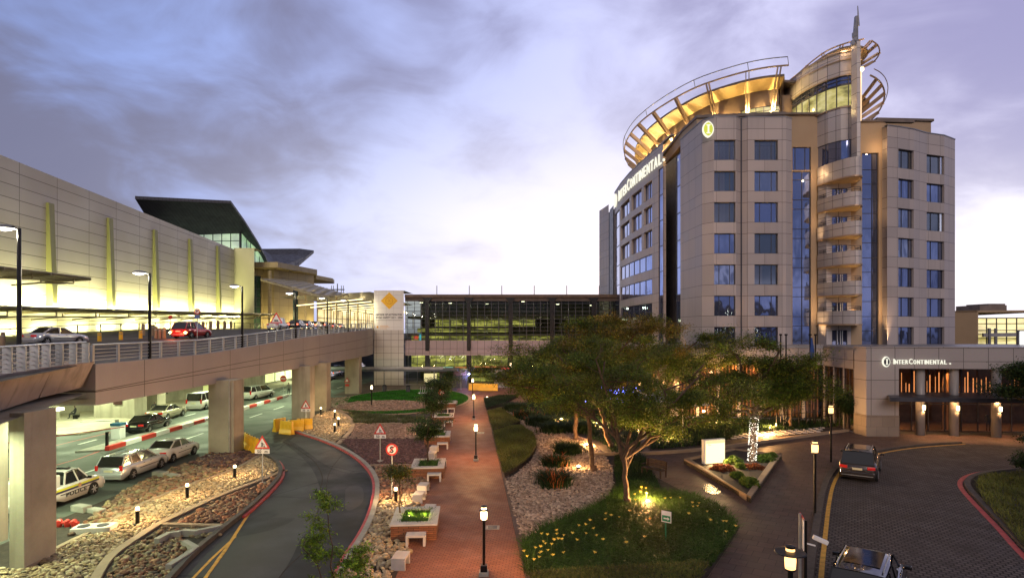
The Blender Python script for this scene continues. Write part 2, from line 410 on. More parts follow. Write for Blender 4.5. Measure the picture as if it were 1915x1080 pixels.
M['whitepaint'] = pm('white_line_paint', (.6, .6, .56), .7, var=.25, nscale=4)
M['yellow'] = pm('yellow_plastic', (.75, .42, .02), .4, var=.12, nscale=2)
M['path'] = brick('red_brick_paving', (.29, .12, .075), (.22, .095, .062), (.08, .04, .03), .24, .12, .012, off=.5, rough=.7, bump=.35, vein=.12, nscale=.5, src='pos', stain=.25, wet=0, rot=R(4), spec=.25)
M['plaza'] = brick('plaza_pavers', (.125, .078, .064), (.085, .058, .050), (.022, .016, .013), .62, .62, .012, off=.5, rough=.7, bump=.35, vein=.3, nscale=.35, src='pos', wet=.35, stain=.3, rot=R(31), spec=.25)
M['cobble'] = brick('cobble_drive', (.135, .110, .100), (.078, .065, .059), (.010, .009, .008), .24, .24, .030, off=.5, rough=.75, bump=1.0, vein=.3, nscale=.4, src='pos', stain=.75, wet=0, spec=.2, rot=R(30))
def asphalt(name, col, patch=.5, crack=True):
    m, t, b, out = newmat(name); p = t.pos()
    c = t.mix(t.mr(t.noise(p, .25, 6, .6), .35, .65), [x * .75 for x in col], [x * 1.25 for x in col])
    c = t.mix(t.mr(t.noise(t.scalev(p, .16, .07, 1), 1.0, 3, .45, .8), .535, .545, 0, patch), c, [x * .42 for x in col])   # re-laid patches
    c = t.mix(.25, c, t.noise(p, 60, 2, out=1), 'OVERLAY')
    if crack:
        v = t.node('ShaderNodeTexVoronoi', {'Vector': t.mix(.25, p, t.noise(p, .8, 4, out=1)), 'Scale': .16}, feature='DISTANCE_TO_EDGE')
        c = t.mix(t.mr(v.outputs['Distance'], .0, .012, .85, 0), c, (.012, .012, .012))
    t.put(b.inputs['Base Color'], c); t.put(b.inputs['Roughness'], t.mr(t.noise(p, .5, 4), .3, .7, .5, .8))
    b.inputs['Specular IOR Level'].default_value = .25
    bn = t.node('ShaderNodeBump', {'Height': t.noise(p, 70, 3), 'Strength': .35, 'Distance': .01}); t.l.new(bn.outputs[0], b.inputs['Normal'])
    return m
M['asphalt'] = asphalt('asphalt', (.056, .058, .050), .55)
M['asphalt2'] = asphalt('asphalt_lower', (.085, .095, .082), .25)
M['deck'] = asphalt('deck_asphalt', (.075, .068, .062), .2)
M['soil'] = pm('soil', (.035, .026, .02), .95, var=.4, nscale=2, bump=.6, bscale=15)
M['ground'] = pm('far_ground', (.05, .045, .04), .9, var=.4, nscale=.05)
M['brickwall'] = brick('stacked_slate', (.36, .14, .06), (.16, .07, .04), (.03, .018, .012), .42, .085, .012, off=.5, rough=.65, bump=1.0, vein=.35, nscale=2.5)
M['stonecap'] = pm('white_stone_cap', (.52, .48, .43), .7, var=.12, nscale=2, bump=.15)
M['wood'] = brick('dark_wood', (.03, .015, .010), (.022, .011, .007), (.01, .008, .006), 2, .08, .006, rough=.5)
M['bark'] = pm('bark', (.085, .052, .032), .9, var=.4, nscale=6, bump=1.0, bscale=18, streak=.6)
M['leaf'] = vcol('leaf', .6, .25, .3); M['stone'] = vcol('stones', .8, .3); M['flower'] = vcol('petals', .5, .3, .3)
M['lawn'] = pm('lawn_soil', (.02, .045, .008), .9, var=.3, nscale=3)
M['roofmetal'] = brick('standing_seam_roof', (.05, .052, .065), (.045, .047, .06), (.02, .02, .025), .8, 60, .06, off=0, rough=.45, bump=.4, vein=.1)
M['soffit'] = brick('ribbed_soffit', (.045, .05, .05), (.04, .045, .045), (.015, .018, .018), .55, 60, .06, off=0, rough=.5, bump=.6, vein=.1)
M['tyre'] = pm('tyre', (.012, .012, .012), .8); M['rim'] = pm('alloy', (.5, .5, .52), .3, metal=.8)
M['carglass'] = pm('car_glass', (.012, .014, .016), .05, spec=.8, var=0, fine=0, coat=1.0)
M['tail'] = pm('tail_lens', (.45, .01, .01), .2, coat=.6, emis=(1, .03, .02), estr=.12)
M['tail_on'] = em('tail_lit', (1, .12, .05), 6); M['head_on'] = em('headlight_lit', (1, .85, .5), 30)
M['lens'] = pm('clear_lens', (.6, .6, .6), .15, coat=.8); M['plate'] = pm('number_plate', (.65, .62, .4), .5)
M['lamp_warm'] = lampglass('lamp_glass_warm', (1, .55, .20), 5); M['lamp_hot'] = lampglass('lamp_glass_hot', (1, .74, .40), 14)
M['lamp_white'] = lampglass('lamp_glass_white', (1, .95, .75), 14); M['tubeled'] = em('tube_light', (1, .93, .55), 14)
WARM = (1, .50, .20); WARM2 = (1, .62, .30); GREENW = (.93, 1.0, .30); CREAM = (1, .88, .52)
# ---------------------------------------------------------------- ground sheets
def rectp(x0, x1, y0, y1): return [(x0, y0), (x1, y0), (x1, y1), (x0, y1)]
def smooth(pts, it=2):
    for _ in range(it):
        q = [pts[0]]
        for a, b in zip(pts[:-1], pts[1:]):
            q += [(a[0] * .75 + b[0] * .25, a[1] * .75 + b[1] * .25), (a[0] * .25 + b[0] * .75, a[1] * .25 + b[1] * .75)]
        pts = q + [pts[-1]]
    return pts
struct('ground', MB().sheet(rectp(-900, 900, -300, 1500), -.004), M['ground'])
struct('road', MB().sheet(rectp(-48, -20.6, -20, 240), 0.0), M['asphalt2'])
L_edge = smooth(GP([(100, 1330), (300, 1112), (330, 1080), (365, 1040), (422, 992), (470, 955), (512, 914), (530, 890), (527, 870), (507, 854), (478, 846), (455, 843)]))
R_edge = smooth(GP([(560, 1330), (612, 1120), (628, 1080), (648, 1040), (672, 1006), (690, 970), (701, 930), (702, 900), (690, 878), (668, 857), (636, 838), (600, 823), (565, 812), (548, 805)]))
struct('curved_road', MB().sheet(L_edge + [(-22.0, 47), (-21.3, 55)] + R_edge[::-1], .004), M['asphalt'])
M['patch'] = asphalt('asphalt_patch', (.020, .022, .019), .1, False); M['patch2'] = asphalt('asphalt_patch_pale', (.046, .045, .04), 0, False)
struct('road_patch', MB().sheet(smooth(GP([(508, 812), (545, 838), (580, 868), (598, 905), (600, 940), (582, 985), (560, 1010), (545, 1045), (520, 1082), (500, 1130), (585, 1130), (622, 1076), (645, 1038), (678, 985), (694, 935), (696, 905), (684, 880), (660, 886), (630, 878), (606, 868), (580, 848), (548, 826)])), .009), M['patch'])
struct('road_patch', MB().sheet(smooth(GP([(646, 915), (655, 907), (676, 908), (681, 920), (679, 940), (662, 952), (646, 956), (645, 935), (646, 915)])), .013), M['patch2'])
struct('road_patch', MB().sheet(GP([(492, 822), (528, 806), (556, 812), (535, 828), (512, 836)]), .013), M['patch'])
crk = MB(); crk.ribbon(smooth(GP([(520, 822), (545, 832), (566, 846), (587, 860), (600, 880), (604, 897), (598, 915), (601, 933), (595, 955), (587, 973), (577, 1000), (578, 1020), (560, 1040), (535, 1062), (515, 1090)]), 1), -.03, .03, .012, .014); crk.ribbon(smooth(GP([(640, 850), (615, 880), (609, 920), (616, 950)]), 1), -.02, .02, .014, .016)
struct('road_crack', crk, M['soil'])
m_, t_, b_, o_ = newmat('puddle_water'); b_.inputs['Base Color'].default_value = (.02, .015, .012, 1); b_.inputs['Roughness'].default_value = .06; b_.inputs['Specular IOR Level'].default_value = 1.0
bn_ = t_.node('ShaderNodeBump', {'Height': t_.noise(t_.scalev(t_.pos(), 2.2, 9, 2), 1.0, 3), 'Strength': .9, 'Distance': .06}); t_.l.new(bn_.outputs[0], b_.inputs['Normal']); M['puddle'] = m_
for pp_ in ([(1312, 912), (1322, 903), (1336, 906), (1350, 916), (1344, 924), (1322, 922)], [(1310, 930), (1326, 937), (1350, 950), (1362, 960), (1352, 960), (1328, 946)], [(1172, 800), (1190, 797), (1200, 804), (1182, 808)]):
    struct('puddle', MB().sheet(smooth(GP(pp_ + [pp_[0]]), 2)[:-1], .012), M['puddle'])
# brick path, running away from the viewer
pl = GP([(655, 1300), (740, 1080), (800, 905), (850, 742)]); pr = GP([(1040, 1300), (982, 1080), (940, 893), (905, 745)])
struct('path', MB().sheet(pl + [(-8.3, 92), (10, 92), (3, 70)] + pr[::-1], .012), M['path'])
struct('path_edging', MB().ribbon(pr, -.02, -.42, 0, .05), M['plaza'])
struct('plaza', MB().sheet([(1.2, 8), (30, 8), (30, 63), (-3, 70), (-3.2, 60)], .004), M['plaza'])
struct('forecourt', MB().sheet(rectp(-24, 6, 80, 110), .008), M['plaza'])
# hotel drive
K_edge = smooth(GP([(1505, 1330), (1522, 1080), (1533, 1000), (1541, 940), (1551, 900), (1570, 873), (1610, 853), (1660, 842), (1720, 834), (1800, 829)]))
I_edge = smooth(GP([(2150, 1180), (1985, 1090), (1925, 1040), (1880, 990), (1830, 940), (1806, 914), (1803, 900), (1818, 889), (1850, 882), (1915, 876), (2050, 868)]))
struct('drive', MB().sheet(K_edge + [(60, 49.3), (90, 45), (90, 8)], .008), M['cobble'])
struct('drive_apron', MB().sheet(GP([(1560, 806), (1700, 812), (1900, 813), (2200, 820), (2200, 836), (1915, 836), (1800, 829), (1720, 834), (1660, 842), (1600, 855)]), .012), M['plaza'])
struct('kerb', MB().ribbon(K_edge, .02, .32, 0, .13), M['darkkerb'])
tag(MB().ribbon(K_edge[3:], -.12, -.30, .0, .013).build('yellow_line', M['yellowpaint']), kind='structure')
tag(MB().ribbon(I_edge, .10, .34, .0, .016).build('red_line', M['redpaint']), kind='structure')
struct('island_kerb', MB().ribbon(I_edge, -.26, .02, 0, .14), M['darkkerb'])
struct('island_soil', MB().sheet(I_edge + [(80, 34), (60, 15)], .02), M['soil'])
# road kerbs
struct('kerb', MB().ribbon(R_edge[4:], -.24, 0.0, 0, .14), M['kerb'])
struct('red_kerb_line', MB().ribbon(R_edge[4:], 0.01, .14, 0, .10), M['redpaint'])
struct('kerb', MB().ribbon(L_edge[:-6], .02, .24, 0, .22), M['darkkerb'])
struct('red_kerb_line', MB().ribbon(L_edge[20:-12], -.13, .01, 0, .10), M['redpaint'])
mk = MB()
def line(mb, pts, w, z=.012): return mb.ribbon(pts, -w / 2, w / 2, z - .004, z)
line(mk, GP([(480, 939), (455, 975), (420, 1030), (380, 1085), (300, 1200)]), .13)
line(mk, GP([(440, 1003), (395, 1045), (352, 1090)]), .11, .016); line(mk, GP([(440, 1001), (408, 1045), (375, 1095)]), .11, .020)
struct('road_marking', mk, M['yellowpaint'])
mk = MB()
for i in range(14): mk.bb(-26.35, -26.2, 24 + i * 6, 27 + i * 6, 0, .006)
for i in range(10): mk.bb(-33.4, -33.2, 46 + i * 5, 48 + i * 5, 0, .006)
for i in range(8): mk.bb(-25 + i * .9, -24.5 + i * .9, 70, 72, 0, .006)
struct('road_marking', mk, M['whitepaint'])
mk = MB(); line(mk, [(-30.4, 12), (-29.6, 41), (-29.9, 43.4)], .12, .006); line(mk, [(-36, 20), (-34.5, 50), (-33.8, 60)], .12, .006); struct('road_marking', mk, M['redpaint'])
struct('pavement', MB().prism([(-62, 44), (-36.0, 50), (-35.2, 60), (-35, 110), (-62, 110)], 0, .12), M['concrete'])
struct('pavement', MB().prism([(-31.3, 42.9), (-29.75, 43.5), (-29.9, 62), (-29.7, 96), (-30.3, 96), (-30.9, 60), (-31.3, 52)], 0, .10), M['kerb'])
# red and white median kerb
for wname, par, mt in (('painted_kerb', 0, 'red'), ('painted_kerb', 1, 'white')):
    mb = MB()
    for i in range(18):
        if i % 2 == par: y = 43.6 + i * 1.95; mb.box((-29.5, y + .97, .16), (.30, 1.9, .32))
    struct(wname, mb, M[mt])
struct('island_ground', MB().sheet([(-21.4, 8), (-20.9, 22), (-21.3, 44)] + L_edge[::-1][8:] , .006), M['soil'])
struct('garden_ground', MB().sheet(R_edge + [(-21.2, 60), (-22, 84), (-8.6, 84)] + [tuple(p) for p in pl[::-1]], .006), M['soil'])
struct('garden_ground', MB().sheet(GP([(1000, 1330), (982, 1080), (940, 893), (905, 745), (960, 738), (1180, 760), (1205, 880), (1300, 930), (1345, 950), (1384, 985), (1368, 1012), (1322, 1080), (1200, 1330)]), .008), M['soil'])

# ---------------------------------------------------------------- stones
_ico = bmesh.new(); bmesh.ops.create_icosphere(_ico, subdivisions=1, radius=1.0)
ICO_V = np.array([v.co[:] for v in _ico.verts]); ICO_F = np.array([[v.index for v in f.verts] for f in _ico.faces]); _ico.free()
rng = np.random.default_rng(5)
def stones(name, label, poly, size, palette, flat=.5, dens=1.0, z=0.0, seed=1, lay=.45, cat='stones'):
    g = np.random.default_rng(seed); P_ = np.array(poly); x0, y0 = P_.min(0); x1, y1 = P_.max(0); s = size * .86 / dens
    xs, ys = np.meshgrid(np.arange(x0, x1, s), np.arange(y0, y1, s)); c = np.stack([xs.ravel(), ys.ravel()], 1) + g.uniform(-.42, .42, (xs.size, 2)) * s
    c = c[inpoly(c, poly)]; n = len(c)
    if n == 0: return
    sc_ = size * .5 * g.lognormal(.05, .28, (n, 1)) * np.stack([g.uniform(.8, 1.25, n), g.uniform(.8, 1.25, n), g.uniform(.75, 1.2, n) * flat], 1)
    V = np.repeat(ICO_V[None], n, 0) * (1 + g.uniform(-.16, .16, (n, len(ICO_V), 1))) * sc_[:, None, :]
    a = g.uniform(0, 6.28, n); ca, sa = np.cos(a)[:, None], np.sin(a)[:, None]
    tx = g.uniform(-.35, .35, (n, 1)); V[:, :, 2] += V[:, :, 0] * tx
    X = V[:, :, 0] * ca - V[:, :, 1] * sa; Y = V[:, :, 0] * sa + V[:, :, 1] * ca
    V = np.stack([X + c[:, :1], Y + c[:, 1:], V[:, :, 2] + z + g.uniform(0, lay, (n, 1)) * size], 2).reshape(-1, 3)
    Fq = (ICO_F[None] + (np.arange(n) * len(ICO_V))[:, None, None]).reshape(-1, 3)
    pal = np.array(palette); col = pal[g.integers(0, len(pal), n)] * g.uniform(.75, 1.2, (n, 1))
    o = fastmesh(name, V, Fq, M['stone'], np.repeat(col, len(ICO_V), 0), smooth=False)
    return tag(o, label, cat, kind='stuff')
CREAMP = [(.42, .32, .18), (.34, .25, .14), (.48, .39, .25), (.28, .20, .12), (.38, .31, .21)]
BROWNP = [(.24, .12, .07), (.20, .11, .07), (.30, .17, .10), (.16, .10, .07), (.28, .20, .13)]
OCHP = [(.24, .19, .10), (.20, .15, .09), (.30, .24, .14), (.16, .13, .09), (.28, .16, .08)]
PURP = [(.11, .055, .055), (.13, .07, .065), (.09, .05, .05), (.16, .09, .08)]
WHITEP = [(.34, .26, .20), (.28, .21, .16), (.40, .32, .25), (.22, .16, .12)]
PINKP = [(.30, .19, .14), (.26, .165, .125), (.33, .23, .18), (.20, .13, .10)]
up_edge = [(60, 1062), (107, 1027), (196, 986), (249, 951), (317, 923), (380, 899), (435, 881), (469, 864), (489, 850)]
lo_in = [(532, 877), (500, 890), (455, 905), (400, 928), (341, 955), (290, 979), (235, 1017), (196, 1041), (167, 1080), (120, 1180), (60, 1330)]
lo_out = [(534, 883), (505, 896), (460, 914), (400, 936), (317, 976), (300, 984), (254, 1012), (215, 1041), (191, 1080), (150, 1180), (90, 1330)]
stones('gravel', 'cream pebble strip with bollard lights beside the flyover piers', GP(up_edge + [(505, 854), (527, 868)] + lo_in + [(-600, 1330), (-500, 1062)]), .15, CREAMP, seed=1)
stones('rock_bed', 'brown rocks between the parked cars and the cream pebble strip', GP([(130, 1003), (190, 950), (232, 918), (300, 884), (345, 868), (392, 876), (432, 877), (317, 919), (249, 947), (196, 982), (140, 1000)]), .21, BROWNP + OCHP[:2], .6, seed=2)
stones('rock_bed', 'dark purple rocks heaped round the foot of the wide flyover pier', GP([(350, 866), (392, 848), (470, 843), (486, 849), (465, 862), (432, 874), (396, 873)]), .2, PURP + BROWNP[:2], .6, seed=3)
stones('rock_bed', 'russet rocks between the cream pebbles and the curved road kerb', GP([(325, 978), (400, 939), (460, 917), (530, 886), (528, 893), (508, 914), (466, 954), (428, 984), (415, 978)]), .21, BROWNP + [(.34, .15, .08)], .6, seed=4)
stones('rock_bed', 'olive and ochre rocks by the broken concrete gutter', GP([(200, 1080), (222, 1045), (258, 1014), (305, 990), (400, 994), (370, 1000), (340, 1003), (360, 1022), (365, 1034), (345, 1052), (328, 1076), (290, 1120), (170, 1140)]), .18, OCHP + BROWNP[:3], .55, seed=5)
stones('rock_bed', 'loose rocks round the short concrete channel', GP([(305, 988), (412, 988), (410, 1003), (380, 1005), (330, 1002)]), .2, OCHP, .55, seed=6)
stones('gravel', 'cream stones between the red kerb and the nearest slate planter', GP([(760, 925), (800, 918), (782, 950), (745, 1015), (768, 1030), (722, 1082), (640, 1330), (565, 1330), (632, 1085), (655, 1046), (680, 1008), (698, 975), (706, 940)]), .2, CREAMP, .55, seed=7)
stones('rock_bed', 'russet rocks beside the round no stopping sign', GP([(700, 872), (808, 870), (800, 915), (758, 925), (706, 936), (709, 900)]), .2, BROWNP + [(.36, .17, .1)], .6, seed=8)
stones('gravel', 'purple slate chips under the second roadworks sign', GP([(636, 823), (640, 820), (820, 820), (800, 868), (692, 868), (670, 850)]), .15, PURP, .5, seed=9)
stones('gravel', 'pale pink gravel band behind the slate chips', GP([(655, 815), (665, 793), (830, 793), (822, 818), (645, 818)]), .14, PINKP, .4, seed=10)
stones('gravel', 'cream gravel with four bollard lights beside the yellow barriers', GP([(566, 806), (588, 778), (615, 767), (640, 773), (657, 788), (655, 800), (640, 814), (628, 828), (600, 818)]), .15, CREAMP, .45, seed=11)
stones('gravel', 'pink gravel oval set in the round lawn', [(G(720, 759).x + 5.6 * math.cos(a) * .98, G(720, 759).y + 4.6 * math.sin(a)) for a in np.linspace(0, 6.283, 28)[:-1]], .22, PINKP, .4, z=.08, seed=12)
stones('gravel', 'pink gravel strip left of the round lawn', GP([(612, 757), (616, 744), (655, 742), (650, 756), (640, 768), (615, 764)]), .22, PINKP, .4, seed=13)
PEB = GP([(944, 898), (966, 885), (991, 864), (1005, 838), (1003, 818), (976, 794), (950, 776), (934, 762), (944, 761), (966, 780), (985, 789), (1020, 798), (1058, 806), (1100, 822), (1130, 848), (1146, 878), (1148, 905), (1138, 930), (1103, 950), (1060, 968), (1020, 984), (976, 1012)])
stones('gravel', 'white pebble bed winding between the path and the flower bed', PEB, .14, WHITEP, .6, seed=14)
struct('pebble_ground', MB().sheet(PEB, .014), M['soil'])
# edgings
ed = MB()
for a in ([(60, 1062)] + up_edge[1:],): ed.ribbon(smooth(GP(a)), 0, .22, 0, .09)
ed.ribbon(smooth(GP([((a[0] + b[0]) / 2, (a[1] + b[1]) / 2) for a, b in zip(lo_in, lo_out)])), -.17, .17, 0, .10)
ed.ribbon(GP([(300, 981), (420, 984)]), -.14, .14, 0, .09); ed.ribbon(GP([(340, 878), (400, 878), (436, 877)]), -.1, .1, 0, .08)
struct('edging', ed, M['edging'])
ed = MB()
ed.ribbon(GP([(692, 870), (808, 869)]), -.12, .12, 0, .07); ed.ribbon(GP([(634, 820), (822, 819)]), -.14, .14, 0, .07); ed.ribbon(GP([(655, 791.5), (832, 791.5)]), -.14, .14, 0, .07)
ed.ribbon(smooth(GP([(632, 830), (650, 813), (661, 797), (657, 784), (640, 771), (615, 764)])), -.18, .18, 0, .07)
LWN = (G(745, 752).x, G(745, 752).y)
struct('edging', ed, M['edging'])
# the round lawn
el = lambda cx, cy, a, b, n=40: [(cx + a * math.cos(t_), cy + b * math.sin(t_)) for t_ in np.linspace(0, 6.2832, n + 1)[:-1]]
LC = G(742, 753.5); lawn = [(max(x, -19.2) if False else x, y) for x, y in el(LC.x + .4, LC.y + 3.2, 7.9, 12.8)]
struct('lawn', MB().sheet(lawn, .05), M['lawn'])
struct('lawn_edging', MB().ribbon(lawn + [lawn[0]], -.35, 0, 0, .09), M['edging'])

# ---------------------------------------------------------------- blades and leaf cover
def blades(name, label, poly, n, h, wd, cols, lean=.6, seed=1, z=0.0, segs=2, cat='plants', parent=None, pts=None, mat='leaf', per=1, spread=.1, kind='stuff', clump=True):
    """strap leaves growing in tufts over a plan polygon"""
    g = np.random.default_rng(seed)
    if pts is None:
        P_ = np.array(poly); x0, y0 = P_.min(0); x1, y1 = P_.max(0)
        c = g.uniform((x0, y0), (x1, y1), (int(n * 1.0), 2)); c = c[inpoly(c, poly)]
    else: c = np.array(pts)
    if per > 1: c = np.repeat(c, per, 0)
    m = len(c); a = g.uniform(0, 6.283, m); dirx, diry = np.cos(a), np.sin(a)
    c = c + np.stack([dirx, diry], 1) * g.uniform(0, spread, (m, 1))
    H = h * g.uniform(.6, 1.15, m); Ln = H * g.uniform(.15, 1, m) * lean * 1.4; W = wd * g.uniform(.7, 1.3, m)
    px, py = -diry * W / 2, dirx * W / 2
    rows = []
    for k in range(segs + 1):
        s_ = k / segs; off = Ln * s_ ** 1.6; zz = z + H * (s_ - .35 * lean * s_ ** 3); wk = (1 - s_ * .85)
        cx_, cy_ = c[:, 0] + dirx * off, c[:, 1] + diry * off
        rows += [np.stack([cx_ - px * wk, cy_ - py * wk, zz], 1), np.stack([cx_ + px * wk, cy_ + py * wk, zz], 1)]
    V = np.stack(rows, 1); nr = V.shape[1]; base = (np.arange(m) * nr)[:, None, None]
    Fq = (np.array([[2 * k, 2 * k + 1, 2 * k + 3, 2 * k + 2] for k in range(segs)])[None] + base).reshape(-1, 4)
    pal = np.array(cols); cc = pal[g.integers(0, len(pal), m)] * g.uniform(.7, 1.3, (m, 1))
    if clump: cc = cc * (.65 + .55 * (np.sin(c[:, :1] * 1.7 + 1) * np.sin(c[:, 1:] * 1.3 + 2) * .5 + .5))
    o = fastmesh(name, V.reshape(-1, 3), Fq, M[mat], np.repeat(cc, nr, 0), parent)
    return tag(o, label, cat, kind=kind) if parent is None else o
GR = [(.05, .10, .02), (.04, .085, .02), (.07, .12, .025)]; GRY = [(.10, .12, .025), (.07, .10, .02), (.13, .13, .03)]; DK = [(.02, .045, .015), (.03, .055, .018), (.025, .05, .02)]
BR = [(.03, .16, .012), (.04, .19, .015), (.025, .13, .01)]
ring = np.array(lawn)
g_ = np.random.default_rng(3); gx = g_.uniform(ring.min(0), ring.max(0), (52000, 2)); hole = [(G(720, 759).x + 5.6 * math.cos(a), G(720, 759).y + 4.6 * math.sin(a)) for a in np.linspace(0, 6.283, 28)[:-1]]
gx = gx[inpoly(gx, lawn) & ~inpoly(gx, hole)]
blades('grass', 'bright green lawn ringing the pink gravel oval', None, 0, .10, .09, BR, pts=gx, seed=31, z=.05, segs=1, cat='lawn')
struct('gravel_edging', MB().ribbon(hole + [hole[0]], -.02, .24, 0, .15), M['edging'])
BED1 = GP([(923, 812), (950, 802), (975, 800), (997, 816), (1002, 836), (988, 862), (965, 880), (944, 893), (930, 846)])
BED2 = GP([(912, 773), (936, 766), (973, 793), (950, 800), (922, 808)])
BED3 = GP([(905, 748), (935, 742), (968, 742), (940, 758), (910, 767)])
for i, (bd, lb, cl) in enumerate(((BED1, 'near bed of low ground cover between path and pebbles', GRY), (BED2, 'middle bed of low ground cover beside the path', GRY), (BED3, 'far dark clipped bed at the end of the path', DK))):
    struct('planting_mound', MB().prism(bd, 0, .28), M['soil'])
    blades('ground_cover', lb, bd, 30000 if i < 1 else 16000, .22, .05, cl, seed=40 + i, z=.24, segs=1, lean=1.0, cat='ground cover')
FB = GP([(978, 1018), (1020, 990), (1060, 973), (1105, 955), (1140, 934), (1155, 917), (1190, 905), (1225, 922), (1300, 930), (1345, 950), (1378, 985), (1364, 1010), (1325, 1062), (1060, 1075), (985, 1080)])
blades('lily_leaves', 'dense dark strap leaves filling the day lily bed', FB, 62000, .52, .035, [(.035, .085, .012), (.05, .115, .018), (.03, .07, .012)], seed=50, segs=3, lean=1.0, cat='flower bed')
LH = GP([(1060, 1078), (1325, 1064), (1290, 1130), (1180, 1330), (1010, 1330), (990, 1085)])
struct('hedge_mound', MB().prism(LH, 0, .3), M['soil'])
blades('ground_cover', 'low clipped hedge along the front of the day lily bed', LH, 42000, .16, .04, GRY, seed=51, z=.28, segs=1, lean=1, cat='hedge')
IS = [tuple(p) for p in np.array(GP([(1925, 1040), (1880, 985), (1840, 940), (1828, 915), (1830, 900), (1845, 893), (1915, 887), (2050, 880), (2300, 1000), (2200, 1150)]))]
struct('island_mound', MB().prism(IS, 0, .2), M['soil'])
blades('grass', 'shaggy yellow green grass on the kerbed island of the drive', IS, 60000, .30, .035, [(.16, .17, .03), (.20, .20, .04), (.12, .15, .03)], seed=52, z=.18, segs=2, lean=1, cat='grass')
# long bed behind the plaza
BB = GP([(1215, 846), (1215, 805), (1290, 790), (1600, 778), (1600, 800), (1500, 812), (1440, 822), (1330, 838)])
struct('back_bed_soil', MB().prism(BB, 0, .12), M['soil'])
struct('back_bed_kerb', MB().ribbon(smooth(GP([(1110, 850), (1215, 849), (1330, 840), (1440, 824), (1530, 812), (1600, 803)])), -.35, 0, 0, .2), M['edging'])
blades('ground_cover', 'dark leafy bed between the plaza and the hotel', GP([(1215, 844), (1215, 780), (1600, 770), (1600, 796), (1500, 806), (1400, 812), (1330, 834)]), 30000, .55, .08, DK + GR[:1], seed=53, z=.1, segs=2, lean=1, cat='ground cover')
FARB = GP([(1000, 738), (1180, 735), (1190, 800), (1205, 860), (1190, 885), (1150, 850), (1125, 828), (1060, 800), (990, 780), (965, 765)])
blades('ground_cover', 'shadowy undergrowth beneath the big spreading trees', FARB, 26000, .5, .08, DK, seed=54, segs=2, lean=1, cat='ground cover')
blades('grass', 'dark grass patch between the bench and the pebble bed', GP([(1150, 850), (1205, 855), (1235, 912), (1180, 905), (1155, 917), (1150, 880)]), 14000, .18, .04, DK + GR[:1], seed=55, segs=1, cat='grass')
# tufts in front of the round lawn
g_ = np.random.default_rng(8); TF = np.array(GP([(640, 766), (700, 776), (760, 780), (830, 782), (825, 792), (665, 792), (655, 775)]))
cand = g_.uniform(TF.min(0), TF.max(0), (2400, 2)); cand = cand[inpoly(cand, [tuple(p) for p in TF]) & ~inpoly(cand, lawn)][:230]
struct('tuft_bed_ground', MB().sheet([tuple(p) for p in TF], .016), pm('pale_mulch', (.20, .15, .10), .9, var=.3, nscale=3, bump=.4))
blades('tuft_planting', 'rows of small grey green tufts in front of the round lawn', None, 0, .42, .05, [(.09, .11, .05), (.12, .13, .06)], pts=cand, per=26, spread=.3, seed=56, cat='ground cover')
# ---------------------------------------------------------------- wall with openings along a plan polyline
def arclen(pts):
    L = [0]
    for a, b in zip(pts[:-1], pts[1:]): L.append(L[-1] + math.dist(a, b))
    return L
def at_u(pts, L, u):
    u = max(0, min(L[-1], u))
    for i in range(len(pts) - 1):
        if u <= L[i + 1] + 1e-9:
            k = (u - L[i]) / (L[i + 1] - L[i]); a, b = Vector(pts[i]), Vector(pts[i + 1]); d = (b - a).normalized()
            return a + (b - a) * k, Vector((-d.y, d.x))
def wall(mb, pts, z0, z1, holes=(), depth=.3, uoff=0.0):
    """outer face is to the RIGHT of the walking direction; openings get reveals `depth` deep"""
    L = arclen(pts); us = sorted(set([round(x, 4) for x in L] + [round(h[i], 4) for h in holes for i in (0, 1)])); us = [u for u in us if 0 <= u <= L[-1] + 1e-6]
    vs = sorted(set([z0, z1] + [h[i] for h in holes for i in (2, 3)])); vs = [v for v in vs if z0 <= v <= z1]
    for a, b in zip(us[:-1], us[1:]):
        if b - a < 1e-4: continue
        pa, na = at_u(pts, L, a + 1e-5); pb, nb = at_u(pts, L, b - 1e-5)
        for c, d_ in zip(vs[:-1], vs[1:]):
            m, n = (a + b) / 2, (c + d_) / 2
            if any(h[0] - 1e-4 < m < h[1] + 1e-4 and h[2] < n < h[3] for h in holes): continue
            mb.quad((*pa, c), (*pb, c), (*pb, d_), (*pa, d_), [(a + uoff, c), (b + uoff, c), (b + uoff, d_), (a + uoff, d_)])
    for h in holes:
        seg = [h[0]] + [u for u in L if h[0] + 1e-3 < u < h[1] - 1e-3] + [h[1]]
        for a, b in zip(seg[:-1], seg[1:]):
            pa, na = at_u(pts, L, a + 1e-5); pb, nb = at_u(pts, L, b - 1e-5); qa, qb = pa + na * depth, pb + nb * depth
            mb.quad((*pa, h[3]), (*pb, h[3]), (*qb, h[3]), (*qa, h[3])); mb.quad((*qa, h[2]), (*qb, h[2]), (*pb, h[2]), (*pa, h[2]))
        for u, fl in ((h[0], 0), (h[1], 1)):
            p, n_ = at_u(pts, L, u + (1e-5 if not fl else -1e-5)); q = p + n_ * depth
            if fl: mb.quad((*p, h[2]), (*p, h[3]), (*q, h[3]), (*q, h[2]))
            else: mb.quad((*q, h[2]), (*q, h[3]), (*p, h[3]), (*p, h[2]))
def pane_strip(mb, pts, h, depth):
    L = arclen(pts); seg = [h[0]] + [u for u in L if h[0] + 1e-3 < u < h[1] - 1e-3] + [h[1]]
    for a, b in zip(seg[:-1], seg[1:]):
        pa, na = at_u(pts, L, a + 1e-5); pb, nb = at_u(pts, L, b - 1e-5); qa, qb = pa + na * depth, pb + nb * depth
        mb.quad((*qa, h[2]), (*qb, h[2]), (*qb, h[3]), (*qa, h[3]))
